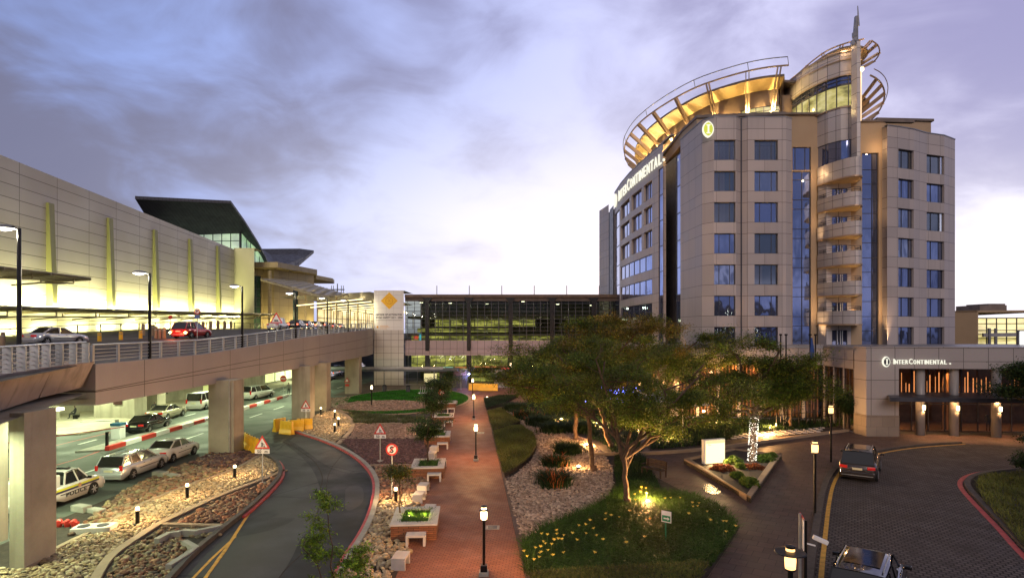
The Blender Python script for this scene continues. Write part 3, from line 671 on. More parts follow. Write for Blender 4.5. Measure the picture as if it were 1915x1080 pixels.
def mullions(mb, pts, h, depth, us=(), vs=(), w=.06):
    """frame round the opening plus bars at us (arc length) and vs (heights), in front of the pane"""
    L = arclen(pts)
    for u in [h[0] + w / 2, h[1] - w / 2] + list(us):
        p, n_ = at_u(pts, L, u); q = p + n_ * (depth - .03); mb.bar((*q, h[2]), (*q, h[3]), w, w, up=(n_.x, n_.y, 0))
    seg = [h[0]] + [u for u in L if h[0] + 1e-3 < u < h[1] - 1e-3] + [h[1]]
    for a, b in zip(seg[:-1], seg[1:]):
        pa, na = at_u(pts, L, a + 1e-5); pb, nb = at_u(pts, L, b - 1e-5); qa, qb = pa + na * (depth - .034), pb + nb * (depth - .034)
        for v in [h[2] + w / 2, h[3] - w / 2] + list(vs): mb.bar((*qa, v), (*qb, v), w * .9, w * .9)
def window(root, pts, h, depth=.3, us=(), vs=(), glass='hglass', lit=None, curtain=0.0, w=.06, seed=0, name='window'):
    f = MB(); mullions(f, pts, h, depth, us, vs, w); fo = f.build(name, M['frame'], root, world=True)
    g = MB(); pane_strip(g, pts, h, depth); g.build('pane', M['clearblue' if curtain else glass], fo, world=True)
    if curtain:
        du = (h[1] - h[0]); g = MB(); pane_strip(g, pts, (h[0], h[0] + du * curtain, h[2], h[3]), depth + .12); g.build('curtain', M['curtain'], fo, world=True); g = MB(); pane_strip(g, pts, h, depth + .3); g.build('dark_room', M['frame'], fo, world=True)
    return fo

# ---------------------------------------------------------------- the hotel
H = thing('hotel', 'ten storey hotel in beige panels with a ringed rooftop and round corner tower', 'hotel', (34, 75, 0))
hb = lambda mb, name, mat, **k: mb.build(name, M[mat] if isinstance(mat, str) else mat, H, world=True, **k)
TOP, WT, PITCH, WH = 29.7, 27.45, 3.066, 1.95
FX = lambda px, Y: ((px - CX) * Y / F, Y)
M['hglass3'] = glassmat('window_glass_clear', (.42, .46, .60), .03, .35)
M['litroom'] = pm('lit_room_curtain', (.5, .32, .18), .8, emis=(1, .62, .3), estr=.5)
litglass = ['hglass', 'hglass', 'hglass3', 'hglass']
rg = random.Random(4)
# left facade, seen obliquely: from far end to the near corner, outer face towards the viewer's left
LFp = [(15.6, 107), (15.9, 105), (16.4, 101.5)]
LS = [(16.7, 97.5), (16.55, 91), (16.7, 84.9), (17.3, 77.2), (17.9, 71.7), (18.2, 68.4)]
def fac(name, pts, z0, z1, holes, mat='panel', depth=.35, uoff=0.0):
    mb = MB(); wall(mb, pts, z0, z1, holes, depth, uoff); return hb(mb, name, mat)
P2 = lambda pts: pts  # plan points already run left to right as seen from outside
# punched windows of the sign wall
Ls = arclen(LS)
def u_at_px(pts, px):
    L = arclen(pts); best = min(((abs(CX + F * p.x / p.y - px), u) for u in np.linspace(0, L[-1], 600) for p in [at_u(pts, L, u)[0]])); return float(best[1])
cols = [(1161, 1177), (1181, 1200), (1204, 1219.5)]
holesL = []; wins = []
for k in range(3):
    for a, b in cols: holesL.append((u_at_px(LS, a), u_at_px(LS, b), WT - PITCH * k - WH - .15, WT - PITCH * k + .1)); wins.append((holesL[-1], 'p'))
for k in range(3, 8):
    holesL.append((u_at_px(LS, 1161), u_at_px(LS, 1219.5), WT - PITCH * k - WH, WT - PITCH * k)); wins.append((holesL[-1], 'r'))
gs = (u_at_px(LS, 1231), u_at_px(LS, 1240), 6.0, 28.2); holesL.append(gs); wins.append((gs, 's'))
gs2 = (.15, u_at_px(LS, 1158.5), 6.0, 27.4); holesL.append(gs2); wins.append((gs2, 's'))
fac('wall', LS, 5, 31.0, holesL, depth=.36)
for hh, kind in wins:
    n = 2 if kind == 'p' else (6 if kind == 'r' else 1); us = [hh[0] + (hh[1] - hh[0]) * i / n for i in range(1, n)]
    vs = [WT - PITCH * k - WH - .5 for k in range(8) if hh[2] < WT - PITCH * k - WH - .5 < hh[3]] if kind == 's' else []
    window(H, LS, hh, .34 if kind == 'p' else .12, us, vs)
fac('wall', LFp, 5, 30, [], depth=.3)
hb(MB().bar((16.55, 99.5, 5), (16.55, 99.5, 29), 3.4, .1, up=(1, 0, 0)), 'shadow_gap', 'frame')
# glazed slot between the sign wall and the corner block
SL = [(18.75, 68.3), (18.85, 66.3)]
sm = MB(); wall(sm, [(18.2, 68.4), (18.8, 68.45)], 5, 31, []); hb(sm, 'wall', 'panel')
window(H, SL, (0, math.dist(*SL), 5, 28.6), .05, (), [WT - PITCH * k - WH - .5 for k in range(7)], glass='hglass')
fac('wall', [(18.8, 68.45), (18.85, 66.3)], 28.6, 31.6, [], mat='tan')
# corner block
CBK = [(18.62, 66.2), (19.05, 60.0), FX(1335, 59.0), FX(1376.5, 58.95), FX(1386, 59.5), FX(1399, 59.0), FX(1470, 59.0), FX(1480.5, 59.4), (28.1, 62.85)]
CBL = arclen(CBK); hc = []
for k in range(8):
    zt = WT - PITCH * k
    hc.append((u_at_px(CBK[2:4], 1335.6) + CBL[2], CBL[3] - .05, zt - WH, zt)); hc.append((u_at_px(CBK[4:7], 1411) + CBL[4], u_at_px(CBK[4:7], 1455) + CBL[4], zt - WH, zt))
fac('wall', CBK, 5, TOP, hc, depth=.28)
for i, hh in enumerate(hc):
    a, b = hh[0], hh[1]; k = i // 2
    gl = 'hglass3' if (i in (8, 3)) else 'hglass'
    if k >= 6: gl = 'hglass2'  # darker pane tint stands in for dark reflections low down
    fo = window(H, CBK, hh, .27, [a + (b - a) * .26, a + (b - a) * .76], (), glass=gl, w=.045, curtain={0: .97, 1: .9, 2: .55, 4: .8, 9: .4, 7: .3}.get(i, 0))
    if i in (0, 1, 2, 4):      # curtains drawn behind, seen through clear panes
        pass
hb(MB().bar((*FX(1386, 59.46), 5), (*FX(1386, 59.46), TOP + .05), .14, .12), 'shadow_gap', 'frame')
# coping and set-back attic
mb = MB(); mb.ribbon(CBK, -.05, .35, TOP, TOP + .10); mb.ribbon(LS, -.05, .35, 31.0, 31.12); hb(mb, 'coping', 'greymetal')
mb = MB(); mb.prism([(18.9, 66.3), (19.2, 62.2), (27.6, 61.2), (27.8, 75), (19.2, 75)], TOP - .2, 30.7); hb(mb, 'attic', 'tan')
mb = MB(); mb.prism([(18.8, 66.3), (19.1, 62.0), (27.9, 61.0), (28, 76), (18.9, 76)], 30.7, 31.0); hb(mb, 'attic_roof', 'brownedge')
# tan bays either side of the tower, with tall glass strips
TBL = [(28.1, 62.85), (32.3, 62.85)]
h1 = (FX(1482, 62.85)[0] - 28.1, FX(1516.5, 62.85)[0] - 28.1, 7.0, WT - 1.95 - .1); h1b = (h1[0], h1[1], WT - 1.95 + .02, WT + .5)
fac('wall', TBL, 5, 31.3, [h1, h1b], mat='tan', depth=.25)
window(H, TBL, h1, .2, [(h1[0] + h1[1]) / 2 + .1], [WT - PITCH * k - WH - d_ for k in range(7) for d_ in (0, .98)], glass='hglass')
fo = window(H, TBL, h1b, .2, [h1b[0] + .35, h1b[1] - .55], (), glass='hglass')
TBR = [(35.4, 62.4), (38.9, 62.4)]
h2 = (FX(1612, 62.4)[0] - 35.4, FX(1643, 62.4)[0] - 35.4, 7.2, 27.2)
fac('wall', TBR, 5, 30.4, [h2], mat='tan', depth=.3)
window(H, TBR, h2, .25, [(h2[0] + h2[1]) / 2 + .3], [WT - PITCH * k - WH - d_ for k in range(7) for d_ in (0, 1.5)], glass='hglass')
mb = MB(); mb.bar((28.0, 62.8, 31.38), (32.3, 62.8, 31.38), .5, .2); mb.bar((35.2, 62.35, 30.5), (42, 62.7, 30.5), .5, .2); hb(mb, 'coping', 'brownedge')
# right block, gently curving away
RB = [(38.55, 62.5), (38.75, 61.6), FX(1659, 61.4), FX(1680, 61.8), FX(1709, 62.6), FX(1727, 63.5), FX(1733, 63.8), FX(1766, 64.6), FX(1786, 66.0), (50.5, 72.5)]
RL = arclen(RB); hr = []
for k in range(8):
    zt = WT - PITCH * k; hr.append((RL[3], RL[4], zt - WH, zt)); hr.append((RL[6], RL[7], zt - WH, zt))
fac('wall', RB, 5, 29.7, hr, depth=.3)
for i, hh in enumerate(hr):
    k = i // 2; gl = 'hglass3' if i in (4, 6) else ('hglass2' if k >= 4 else 'hglass')  # lower rows tinted darker to imitate a dark reflection
    window(H, RB, hh, .29, [hh[0] + (hh[1] - hh[0]) * .35, hh[0] + (hh[1] - hh[0]) * .8], (), glass=gl, w=.04, curtain={0: .8, 1: .97, 5: .3}.get(i, 0))
mb = MB(); mb.ribbon(RB, -.05, .4, 29.7, 29.8); hb(mb, 'coping', 'greymetal')
mb = MB(); mb.prism([(40, 64.2), (45.2, 64.6), (45.8, 72), (40, 72)], 29.0, 31.2); mb.prism([(45.3, 66), (48.8, 67.5), (49, 74), (45.3, 74)], 29, 30.3); hb(mb, 'attic', 'tan')
mb = MB(); mb.prism([(39, 64), (45.4, 64.4), (46, 72.2), (39, 72.2)], 31.2, 31.45); mb.prism([(45.2, 65.9), (49, 67.4), (49.2, 74.2), (45.5, 74.2)], 30.3, 30.5); hb(mb, 'attic_roof', 'brownedge')
# solid body behind the facades so that no daylight leaks through
mb = MB(); mb.prism([(17.9, 97), (18.7, 84), (19.3, 70), (19.9, 63.5), (27.5, 63.3), (48.2, 67.5), (50.3, 73), (48, 106), (16.6, 106)], 0.0, 29.2); hb(mb, 'core', 'frame')
# ------------------------------------------------ corner tower: drum
DR = [(31.2, 72), (31.25, 67), (31.35, 65.2), (31.75, 63.2), (32.4, 61.6), (33.2, 60.5), (34.2, 60.0), (35.0, 60.1), (35.5, 61.2), (36.3, 66), (37.0, 72)]
def drum(z0, z1, mat, name, pts=DR, holes=(), d=.2, cap=False):
    mb = MB(); wall(mb, pts, z0, z1, holes, d)
    if cap: mb.sheet(pts, z1)
    return hb(mb, name, mat)
M['panel_t'] = brick('drum_cladding', (.50, .455, .43), (.47, .43, .405), (.06, .05, .045), 1.18, 1.45, .024, off=0.0, rough=.4, bump=.3, vein=.06, spec=.5)
LOW = [(32.0, 63.0), (32.45, 61.5), (33.2, 60.45), (34.2, 60.0), (35.0, 60.1), (35.45, 61.2), (35.6, 62.6)]
drum(27.9, 31.2, 'panel_t', 'drum_wall', LOW)
LL = arclen(LOW); hw = (0.05, LL[-1] - .3, 25.35, 27.9)
window(H, LOW, hw, .08, [hw[0] + 1.15 * i for i in range(1, 5)], (), glass='hglass')
M['litglass'] = pm('lit_lounge_glass', (.3, .28, .10), .15, emis=(.95, .86, .34), estr=.62, spec=.8)
m_, t_, b_, o_ = newmat('lit_lounge_glass'); p_ = t_.pos()
cc_ = t_.ramp(t_.noise(t_.scalev(p_, .5, .5, .9), 1.0, 3, .6), [(.35, (.25, .22, .07)), (.5, (.72, .62, .20)), (.68, (1.0, .88, .45))])
t_.put(b_.inputs['Emission Color'], cc_); b_.inputs['Emission Strength'].default_value = .75; b_.inputs['Base Color'].default_value = (.02, .02, .02, 1); b_.inputs['Roughness'].default_value = .06
M['litglass'] = m_
ug = arclen(DR)
gh = (.3, ug[8], 31.25, 34.3)
window(H, DR, (gh[0], gh[1], 31.25, 33.5), .12, [gh[0] + 1.12 * i for i in range(1, 14) if gh[0] + 1.12 * i < gh[1] - .3], (), glass='litglass', w=.09)
window(H, DR, (gh[0], gh[1], 33.5, 34.35), .10, [gh[0] + 1.12 * i for i in range(1, 14) if gh[0] + 1.12 * i < gh[1] - .3], [33.95], glass='hglass2', w=.09)
drum(34.35, 36.9, 'panel_t', 'drum_wall', DR, cap=True)
for z_ in (34.4, 35.95, 36.75, 31.2): mb = MB(); mb.ribbon(DR, -.12, .02, z_ - .05, z_ + .05); hb(mb, 'drum_band', 'copper')
# leaf shaped tower roof
dzl = 29.1; hp = lambda pts, dz: [((px - CX) * dz / (HZ - py), dz * F / (HZ - py)) for px, py in pts]
LEAF = smooth([(32.6, 72)] + hp([(1483, 148), (1515, 125), (1545, 104), (1572, 92), (1600, 87), (1620, 91), (1627, 103)], dzl) + [(38.4, 68), (37.5, 72)], 2)
mb = MB(); mb.prism(LEAF, 37.9, 38.1); hb(mb, 'tower_roof', 'brownedge')
cen = Vector((34.9, 68)); inn = [tuple(cen + (Vector(p) - cen) * .76) for p in LEAF]
mb = MB()
for a, b, c_, d_ in zip(LEAF[:-1], LEAF[1:], inn[:-1], inn[1:]): mb.quad((*c_, 36.9), (*d_, 36.9), (*b, 37.9), (*a, 37.9))
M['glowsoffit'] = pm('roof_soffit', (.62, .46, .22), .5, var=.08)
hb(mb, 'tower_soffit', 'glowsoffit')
def offs(pts, d):
    n = len(pts); r = []
    for i in range(n):
        a, b = Vector(pts[max(i - 1, 0)]), Vector(pts[min(i + 1, n - 1)]); t__ = (b - a).normalized(); r.append(tuple(Vector(pts[i]) + Vector((t__.y, -t__.x)) * d))
    return r
A1 = smooth(hp([(1481, 151), (1490, 140), (1520, 113), (1550, 92), (1590, 78), (1616, 73)], 29.5), 2); B1 = smooth(hp([(1630, 76), (1642, 84), (1646, 97), (1640, 110), (1627, 121), (1613, 127)], 29.5), 2)
for seq, ns in ((A1, (4, 8, 12, 16, 20)), (B1, (0, 5, 10, 15))):
    mb = MB(); mb.tube([(*p, 38.3) for p in seq], .075, 6); hb(mb, 'tower_ring', 'copper')
    for i in ns:
        i = min(i, len(seq) - 1); mb = MB(); p = Vector(seq[i]); q = p + (cen + Vector((0, -2)) - p).normalized() * 2.6
        for dx in (-.13, .13): mb.bar((p.x + dx, p.y, 38.3), (q.x + dx, q.y, 36.9), .07, .16)
        hb(mb, 'ring_bracket', 'copper')
# ------------------------------------------------ big brise-soleil ring and glowing eaves
dzr = 27.7; ringpx = [(1475, 122), (1440, 125), (1400, 132), (1350, 146), (1300, 163), (1250, 190), (1210, 217), (1185, 240), (1170, 265), (1167, 280), (1170, 300), (1180, 313)]
RG = [((px - CX) * dzr / (HZ - py), dzr * F / (HZ - py)) for px, py in ringpx]
RGR = [((px - CX) * dzr / (HZ - py), dzr * F / (HZ - py)) for px, py in [(1628, 141), (1640, 147), (1650, 158), (1655, 174), (1652, 192), (1643, 210), (1626, 228)]]
ZR = CZ + dzr
loop = smooth(RG, 1)
mb = MB(); mb.tube([(x, y, ZR) for x, y in smooth(RG, 2)], .10, 8); hb(mb, 'ring', 'copper')
mb = MB(); mb.tube([(x - .25, y - .3, ZR + .75) for x, y in smooth(RG, 2)], .05, 6)
for i in range(0, len(RG), 2): mb.bar((RG[i][0] - .25, RG[i][1] - .3, ZR + .75), (RG[i][0], RG[i][1], ZR), .05, .05)
hb(mb, 'ring_rail', 'greymetal')
mb = MB(); mb.tube([(x, y, ZR) for x, y in smooth(RGR, 2)], .10, 8); mb.tube([(x + .4, y, ZR + .7) for x, y in smooth(RGR, 2)[:-6]], .05, 6); hb(mb, 'ring', 'copper')
cR = Vector((33.0, 84.0)); toin = lambda p, d: tuple(Vector(p) + (cR - Vector(p)).normalized() * d)
sm = smooth(RG, 2)
EAVE = [toin(p, 1.7) for p in sm]; INN = [toin(p, 3.7) for p in sm]
mb = MB()
for i in range(len(sm) - 1): mb.quad((*INN[i], 35.45), (*INN[i + 1], 35.45), (*EAVE[i + 1], 36.05), (*EAVE[i], 36.05))
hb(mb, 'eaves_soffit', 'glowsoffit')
mb = MB(); mb.prism(EAVE + [(30, 104), (44, 104), (48, 88), (43, 72), (37, 66.5), (30, 66)], 36.05, 36.3); hb(mb, 'roof', 'brownedge')
M['brownwall'] = pm('bronze_wall', (.20, .14, .09), .5, var=.06)
# penthouse walls and its lit windows
body = [p for p in INN][::-1]
PW = body; Lp = arclen(PW)
uA = u_at_px(PW, 1385); uB = u_at_px(PW, 1470)
fac('penthouse_wall', PW, 29, 35.45, [(uA, uB, 31.9, 33.7)], mat='brownwall', depth=.2)
window(H, PW, (uA, uB, 31.9, 33.7), .1, [uA + (uB - uA) * i / 5 for i in range(1, 5)], [33.2], glass='litglass', w=.09)
mb = MB(); mb.prism([(30.2, 67.0), (31.4, 67.0), (31.4, 75), (30.2, 75)], 29, 35.0); hb(mb, 'penthouse_wall', 'brownwall')
mb = MB(); e = Vector(EAVE[0]); i_ = Vector(INN[0]); mb.add([(*i_, 31), (*i_, 34.9), (*e, 36.05), (*e, 36.3), (i_.x + 1.5, i_.y + 2, 36.3), (i_.x + 1.5, i_.y + 2, 31)], [(0, 1, 2, 3, 4, 5)]); hb(mb, 'penthouse_wall', 'brownwall')
fins = [0.02, .09, .19, .30, .41, .51, .60, .69, .78, .87, .95]
Lr = arclen(sm)
for j, f_ in enumerate(fins):
    u = f_ * Lr[-1]; p, n_ = at_u(sm, Lr, u); q = Vector(toin(p, 3.4)); r_ = Vector(toin(p, .0)); tx = Vector((n_.y, -n_.x)) * .16
    mb = MB()
    for s_ in (-1, 1): mb.bar((p.x + tx.x * s_, p.y + tx.y * s_, ZR), (q.x + tx.x * s_, q.y + tx.y * s_, 33.4), .09, .42)
    hb(mb, 'fin', 'copper')
    q2 = Vector(toin(p, 2.9)); li = light('POINT', (q2.x, q2.y, 33.3), 620 if j < 9 else 380, (1, .68, .26), .10, name='fin_light'); li.parent = H; li.location -= H.location
    b2 = Vector(toin(p, 3.2)); mb = MB(); mb.box((b2.x, b2.y, 33.1), (.26, .26, .2)); hb(mb, 'uplight', 'lamp_hot')
for j in range(6):
    i = 1 + j; i = min(i, len(RGR) - 1); p = Vector(RGR[i]); c2 = Vector((38.5, 76)); q = p + (c2 - p).normalized() * 4.0
    mb = MB(); mb.bar((*p, ZR), (*q, 34.0), .12, .42); hb(mb, 'fin', 'copper')
mb = MB(); ins = [tuple(Vector(p) + (Vector((38.5, 76)) - Vector(p)).normalized() * 3.2) for p in smooth(RGR, 1)]; ins2 = [tuple(Vector(p) + (Vector((38.5, 76)) - Vector(p)).normalized() * 5) for p in smooth(RGR, 1)]
for a, b, c_, d_ in zip(ins[:-1], ins[1:], ins2[:-1], ins2[1:]): mb.quad((*c_, 33.6), (*d_, 33.6), (*b, 35.5), (*a, 35.5))
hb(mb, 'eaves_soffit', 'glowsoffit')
mb = MB(); mb.ribbon(ins, -.05, .4, 35.5, 35.75); hb(mb, 'roof', 'brownedge')
for (x, y, z) in ((39.5, 67.5, 33), (43, 74, 33)): light('POINT', (x - 34, y - 75, z), 200, WARM2, .2, parent=H, name='fin_light')
for (x, y) in ((31.9, 63.6), (33.3, 60.0), (35.6, 60.3), (31.2, 66.5)): light('POINT', (x - 34, y - 75, 37.0), 60, WARM2, .15, parent=H, name='tower_uplight')
# mast blade
MX, MY = FX(1603, 58.8)
mb = MB(); mb.prism([(MX - .30, MY + .5), (MX - .22, MY - .35), (MX + .06, MY - .45), (MX + .16, MY + .5)], 25.0, 36.9); hb(mb, 'mast', 'panel_t')
mb = MB(); mb.add([(MX - .28, MY, 36.9), (MX + .12, MY, 36.9), (MX + .12, MY + .4, 36.9), (MX - .28, MY + .4, 36.9), (MX - .12, MY, 39.6), (MX + .10, MY, 39.6), (MX + .10, MY + .3, 39.6), (MX - .12, MY + .3, 39.6)], [(0, 1, 5, 4), (1, 2, 6, 5), (2, 3, 7, 6), (3, 0, 4, 7), (4, 5, 6, 7)])
hb(mb, 'mast_tip', 'greymetal')
mb = MB(); mb.tube([(MX + .14, MY, 38.6), (MX + .12, MY, 39.2), (MX + .05, MY, 40.55)], [.10, .08, .04], 6)
for z_, dx in ((36.9, -.45), (37.7, -.3), (37.3, -.25)): mb.box((MX + dx, MY, z_), (.28, .3, .45)); mb.bar((MX, MY, z_), (MX + dx, MY, z_), .06, .06)
hb(mb, 'antenna', 'greymetal')
mb = MB(); mb.bar((MX + .22, MY - .25, 29.2), (MX + .24, MY - .25, 34.2), .09, .09); hb(mb, 'mast_light', em('mast_tube', (1, .70, .40), 1.3))
mb = MB(); mb.box((MX + .28, MY - .3, 34.2), (.25, .25, .3)); hb(mb, 'uplight', 'lamp_hot')
light('POINT', (MX + .75 - 34, MY - .5 - 75, 33.6), 200, WARM2, .15, parent=H, name='mast_uplight')
# ------------------------------------------------ balconies
BAL = smooth([(31.9, 62.6), (32.0, 61.2), (32.4, 59.8), (32.9, 58.7), (33.5, 58.1), (34.1, 58.3), (34.55, 59.2), (35.0, 60.6), (35.2, 62.3)], 1)
BZ = [WT - PITCH * k for k in range(0, 8)]
balls = []
for k in range(7):
    zb = CZ + (HZ - [330, 385, 440, 495, 552, 608, 662][k]) * 58.3 / F
    top = zb + (1.95 if k == 0 else (1.45 if k < 6 else .35))
    mb = MB(); wall(mb, BAL, zb + .12, top); wall(mb, offs(BAL, -.12)[::-1], zb + .12, top); mb.ribbon(BAL, 0, .12, top - .02, top)
    bo = hb(mb, 'balcony', 'panel_t')
    mb = MB(); mb.prism([tuple(Vector((33.6, 61.5)) + (Vector(p) - Vector((33.6, 61.5))) * .965) for p in BAL], zb, zb + .14); mb.build('balcony_soffit', M['glowsoffit'] if k else M['tan'], bo, world=True)
    mb = MB(); mb.ribbon(BAL, -.04, .06, zb + .02, zb + .16); mb.build('balcony_edge', M['copper'], bo, world=True)
    if k:
        mb = MB(); rl = offs(BAL, -.08)
        for hh in (.22, .42): mb.tube([(*p, top + hh) for p in rl], .028, 5)
        for p in rl[::2]: mb.bar((*p, top - .05), (*p, top + .42), .04, .04)
        mb.build('balcony_rail', M['frame'], bo, world=True)
    if k:
        # recess wall, doors and return wall
        ztop = zb + 3.06
        BW = [(31.95, 62.55), (32.2, 61.4), (34.5, 60.95), (34.52, 61.0)]
        LB = arclen(BW); hd = (LB[1] + .55, LB[1] + 2.0, zb + .2, zb + 2.35)
        mb = MB(); wall(mb, BW, zb + .1, ztop, [hd], .12); hb(mb, 'balcony_wall', 'panel_t')
        fo = window(H, BW, hd, .1, [hd[0] + .42, hd[0] + .72, hd[0] + 1.0], (), glass='hglass2', w=.05, name='balcony_door')
        fm = MB(); pp, nn = at_u(BW, LB, hd[0] + .86); 
        for du in (.5, .8, .98): pp, nn = at_u(BW, LB, hd[0] + du); fm.bar((pp.x, pp.y - .02, zb + .2), (pp.x, pp.y - .02, zb + 2.3), .07, .05)
        fm.build('door_frame', M['white'], fo, world=True)
        light('POINT', (34.5 - 34, 60.0 - 75, zb + (.5 if k < 6 else .6)), [0, 45, 45, 60, 90, 110, 150][k], WARM2, .08, parent=H, name='balcony_uplight')
mb = MB(); wall(mb, [(34.52, 60.97), (35.38, 60.72), (35.4, 62.4)], 5, 25.4); hb(mb, 'wall', 'tan')
mb = MB(); mb.bb(32.3, 34.9, 61.9, 62.3, 5, 25.3); hb(mb, 'wall', 'tan')
for (x, y, z, e_) in ((31.5, 61.6, 7.5, 2200), (38.2, 61.2, 7.5, 2600), (37.6, 61.2, 17.5, 900), (31.5, 61.9, 17.5, 800)):
    light('SPOT', (x - 34, y - 75, z), e_, WARM2, .35, parent=H, rot=aim((0.01, .04, 1)), spot=60, name='bay_uplight', blend=1.0)
for (x, y, z, e_) in ((31.3, 61.6, 24.8, 60), (37.9, 61.3, 27.6, 60)): light('POINT', (x - 34, y - 75, z), e_, WARM2, .1, parent=H, name='bay_uplight')
# ------------------------------------------------ signs on the hotel
M['signlit'] = em('sign_letter', (1, .98, .80), 1.0); M['signyel'] = em('sign_yellow', (.72, .78, .01), .85)
def emblem(name, w, h, root, Mx, outer, inner, bg='signyel'):
    """pointed oval with a capital I in it"""
    def oval(s): 
        r = []
        for i in range(24):
            a = 2 * math.pi * i / 24; r.append((math.copysign(abs(math.cos(a)) ** 1.25, math.cos(a)) * w / 2 * s, math.sin(a) * h / 2 * s))
        return r
    def slab(poly, y0, y1):
        mb = MB(); n = len(poly); mb.add([(x, y0, z) for x, z in poly] + [(x, y1, z) for x, z in poly], [tuple(range(n)), tuple(range(n, 2 * n))[::-1]] + [(i, n + i, n + (i + 1) % n, (i + 1) % n) for i in range(n)]); return mb
    e_ = xform(slab(oval(1), -.10, .1), Mx).build(name, M[outer], root, world=True)
    xform(slab(oval(.80), -.13, -.09), Mx).build('emblem_field', M[bg], e_, world=True)
    mb = MB(); mb.box((0, -.15, 0), (w * .14, .05, h * .46)); mb.box((0, -.15, h * .24), (w * .34, .05, h * .06)); mb.box((0, -.15, -h * .24), (w * .34, .05, h * .06))
    xform(mb, Mx).build('emblem_letter', M[inner], e_, world=True); return e_
def facemat(p, d):   # local +X runs along direction d (plan), local -Y points out of the wall
    d = Vector((d[0], d[1], 0)).normalized(); y = Vector((0, 0, 1)).cross(d); m = Matrix((d, y, Vector((0, 0, 1)))).transposed().to_4x4(); return Matrix.Translation(Vector(p)) @ m
e0 = P(1324, 242, 58.9); emblem('emblem', 1.12, 1.62, H, facemat((e0.x, e0.y, e0.z), (1, -.0)), 'signlit', 'signlit')
a0, _ = at_u(LS, Ls, u_at_px(LS, 1152.5)); emblem('emblem', 2.6, 2.1, H, facemat((a0.x - .15, a0.y, 29.4), (at_u(LS, Ls, u_at_px(LS, 1160))[0] - a0)), 'signlit', 'signlit', 'signlit')
uw0, uw1 = u_at_px(LS, 1158), u_at_px(LS, 1240)
word = 'INTERCONTINENTAL'; big_ = {0, 5}
ws = [1.28 if i in big_ else (.45 if c == 'I' else 1.0) for i, c in enumerate(word)]; ws[0] = .6; tot = sum(ws); u = uw0
for c, w_, i in zip(word, ws, range(99)):
    du = (uw1 - uw0) * w_ / tot; p, n_ = at_u(LS, Ls, u + du * .1); p2, _ = at_u(LS, Ls, u + du * .9)
    tm, tw = text_mb(c, 1.0, .06, .0); tm = xform(tm, Matrix.Diagonal((du * .78 / max(tw, .1), 1, (2.35 if i in big_ else 1.95), 1)))
    xform(tm, facemat((p.x - n_.x * .15, p.y - n_.y * .15, 28.55), p2 - p)); hb(tm, 'sign_letter', 'signlit'); u += du
p, n_ = at_u(LS, Ls, u_at_px(LS, 1243)); mb = MB(); mb.box((p.x - .1, p.y, 28.8), (.2, .35, .25)); hb(mb, 'sign_dot', 'signlit')
# ---------------------------------------------------------------- hotel podium and entrance
PO = thing('hotel_podium', 'low entrance wing of the hotel with a lit sign, round columns and a dark canopy', 'building', (40, 56, 0))
pb = lambda mb, name, mat, **k: mb.build(name, M[mat] if isinstance(mat, str) else mat, PO, world=True, **k)
PT = 7.3
CB = [(26.9, 57.5), (29.05, 50.9), (29.0, 49.6), (31.8, 49.2)]
CB = [(29.1, 50.95), (29.1, 50.9), (29.25, 49.45), (31.85, 49.3), (31.85, 53.2)]
mb = MB(); wall(mb, CB, 1.75, PT); pb(mb, 'wall', 'panel_podium')
mb = MB(); wall(mb, offs(CB, .03), 0, 1.75); mb.ribbon(CB, -.03, .3, 1.7, 1.75); pb(mb, 'stone_base', 'stonebase')
SWp = [(29.3, 56.3), (29.1, 50.97)]; swh = [(.1 + i * 1.75, .1 + i * 1.75 + 1.66, .12, 5.45) for i in range(3)]
mb = MB(); wall(mb, SWp, 0, PT, swh, .2); pb(mb, 'wall', 'panel_podium'); SIDEW = (SWp, swh)
# frieze over the entrance and the long left wing
FR = [(31.86, 49.32), (43, 48.3), (56, 47.2)]
mb = MB(); wall(mb, FR, 5.6, PT, uoff=2.6); mb.add([(31.86, 49.32, 5.6), (56, 47.2, 5.6), (56, 53, 5.6), (31.86, 53, 5.6)], [(0, 1, 2, 3)]); pb(mb, 'frieze', 'panel_podium')
LW = [(14, 58.5), (26, 57.2), (29.3, 56.3)]
LWL = arclen(LW); wn = [(i * 1.95 + .25, i * 1.95 + 1.95, .35, 5.5) for i in range(1, 8)]
mb = MB(); wall(mb, LW, 0, PT, wn, .3); pb(mb, 'wall', 'panel_podium')
m_, t_, b_, o_ = newmat('fold_shaded_drapes'); uvn = t_.uv()
wv = t_.node('ShaderNodeTexWave', {'Vector': uvn, 'Scale': .95, 'Distortion': 1.2, 'Detail': 2.0}, bands_direction='X')
sz_ = t_.node('ShaderNodeSeparateXYZ', {'Vector': t_.pos()}).outputs[2]
t_.put(b_.inputs['Base Color'], t_.mix(wv.outputs['Fac'], (.03, .010, .006), (.50, .24, .11))); b_.inputs['Roughness'].default_value = .8  # dark bands put the shade between folds into the cloth colour
M['drape'] = m_
M['clearglass'] = seeglass('entrance_glass', (.8, .82, .8), .06)
for hh in wn:
    fo = window(PO, LW, hh, .22, [(hh[0] + hh[1]) / 2], [3.2], glass='clearglass')
mb = MB(); mb.quad((14, 59.9, 0), (29.6, 57.9, 0), (29.6, 57.9, 6), (14, 59.9, 6)); pb(mb, 'drapes', 'drape')
for hh in swh: window(PO, SWp, hh, .15, [(hh[0] + hh[1]) / 2], [3.2], glass='clearglass')
mb = MB(); wall(mb, [(30.3, 56.9), (30.1, 51.3)], .05, 5.8); pb(mb, 'drapes', 'drape')
for i in range(4):
    yy = 55.6 - i * 1.35; light('SPOT', (29.75 - 40, yy - 56, 5.7), 900, WARM, .05, parent=PO, rot=(0, R(-10), 0), spot=75, name='downlight')
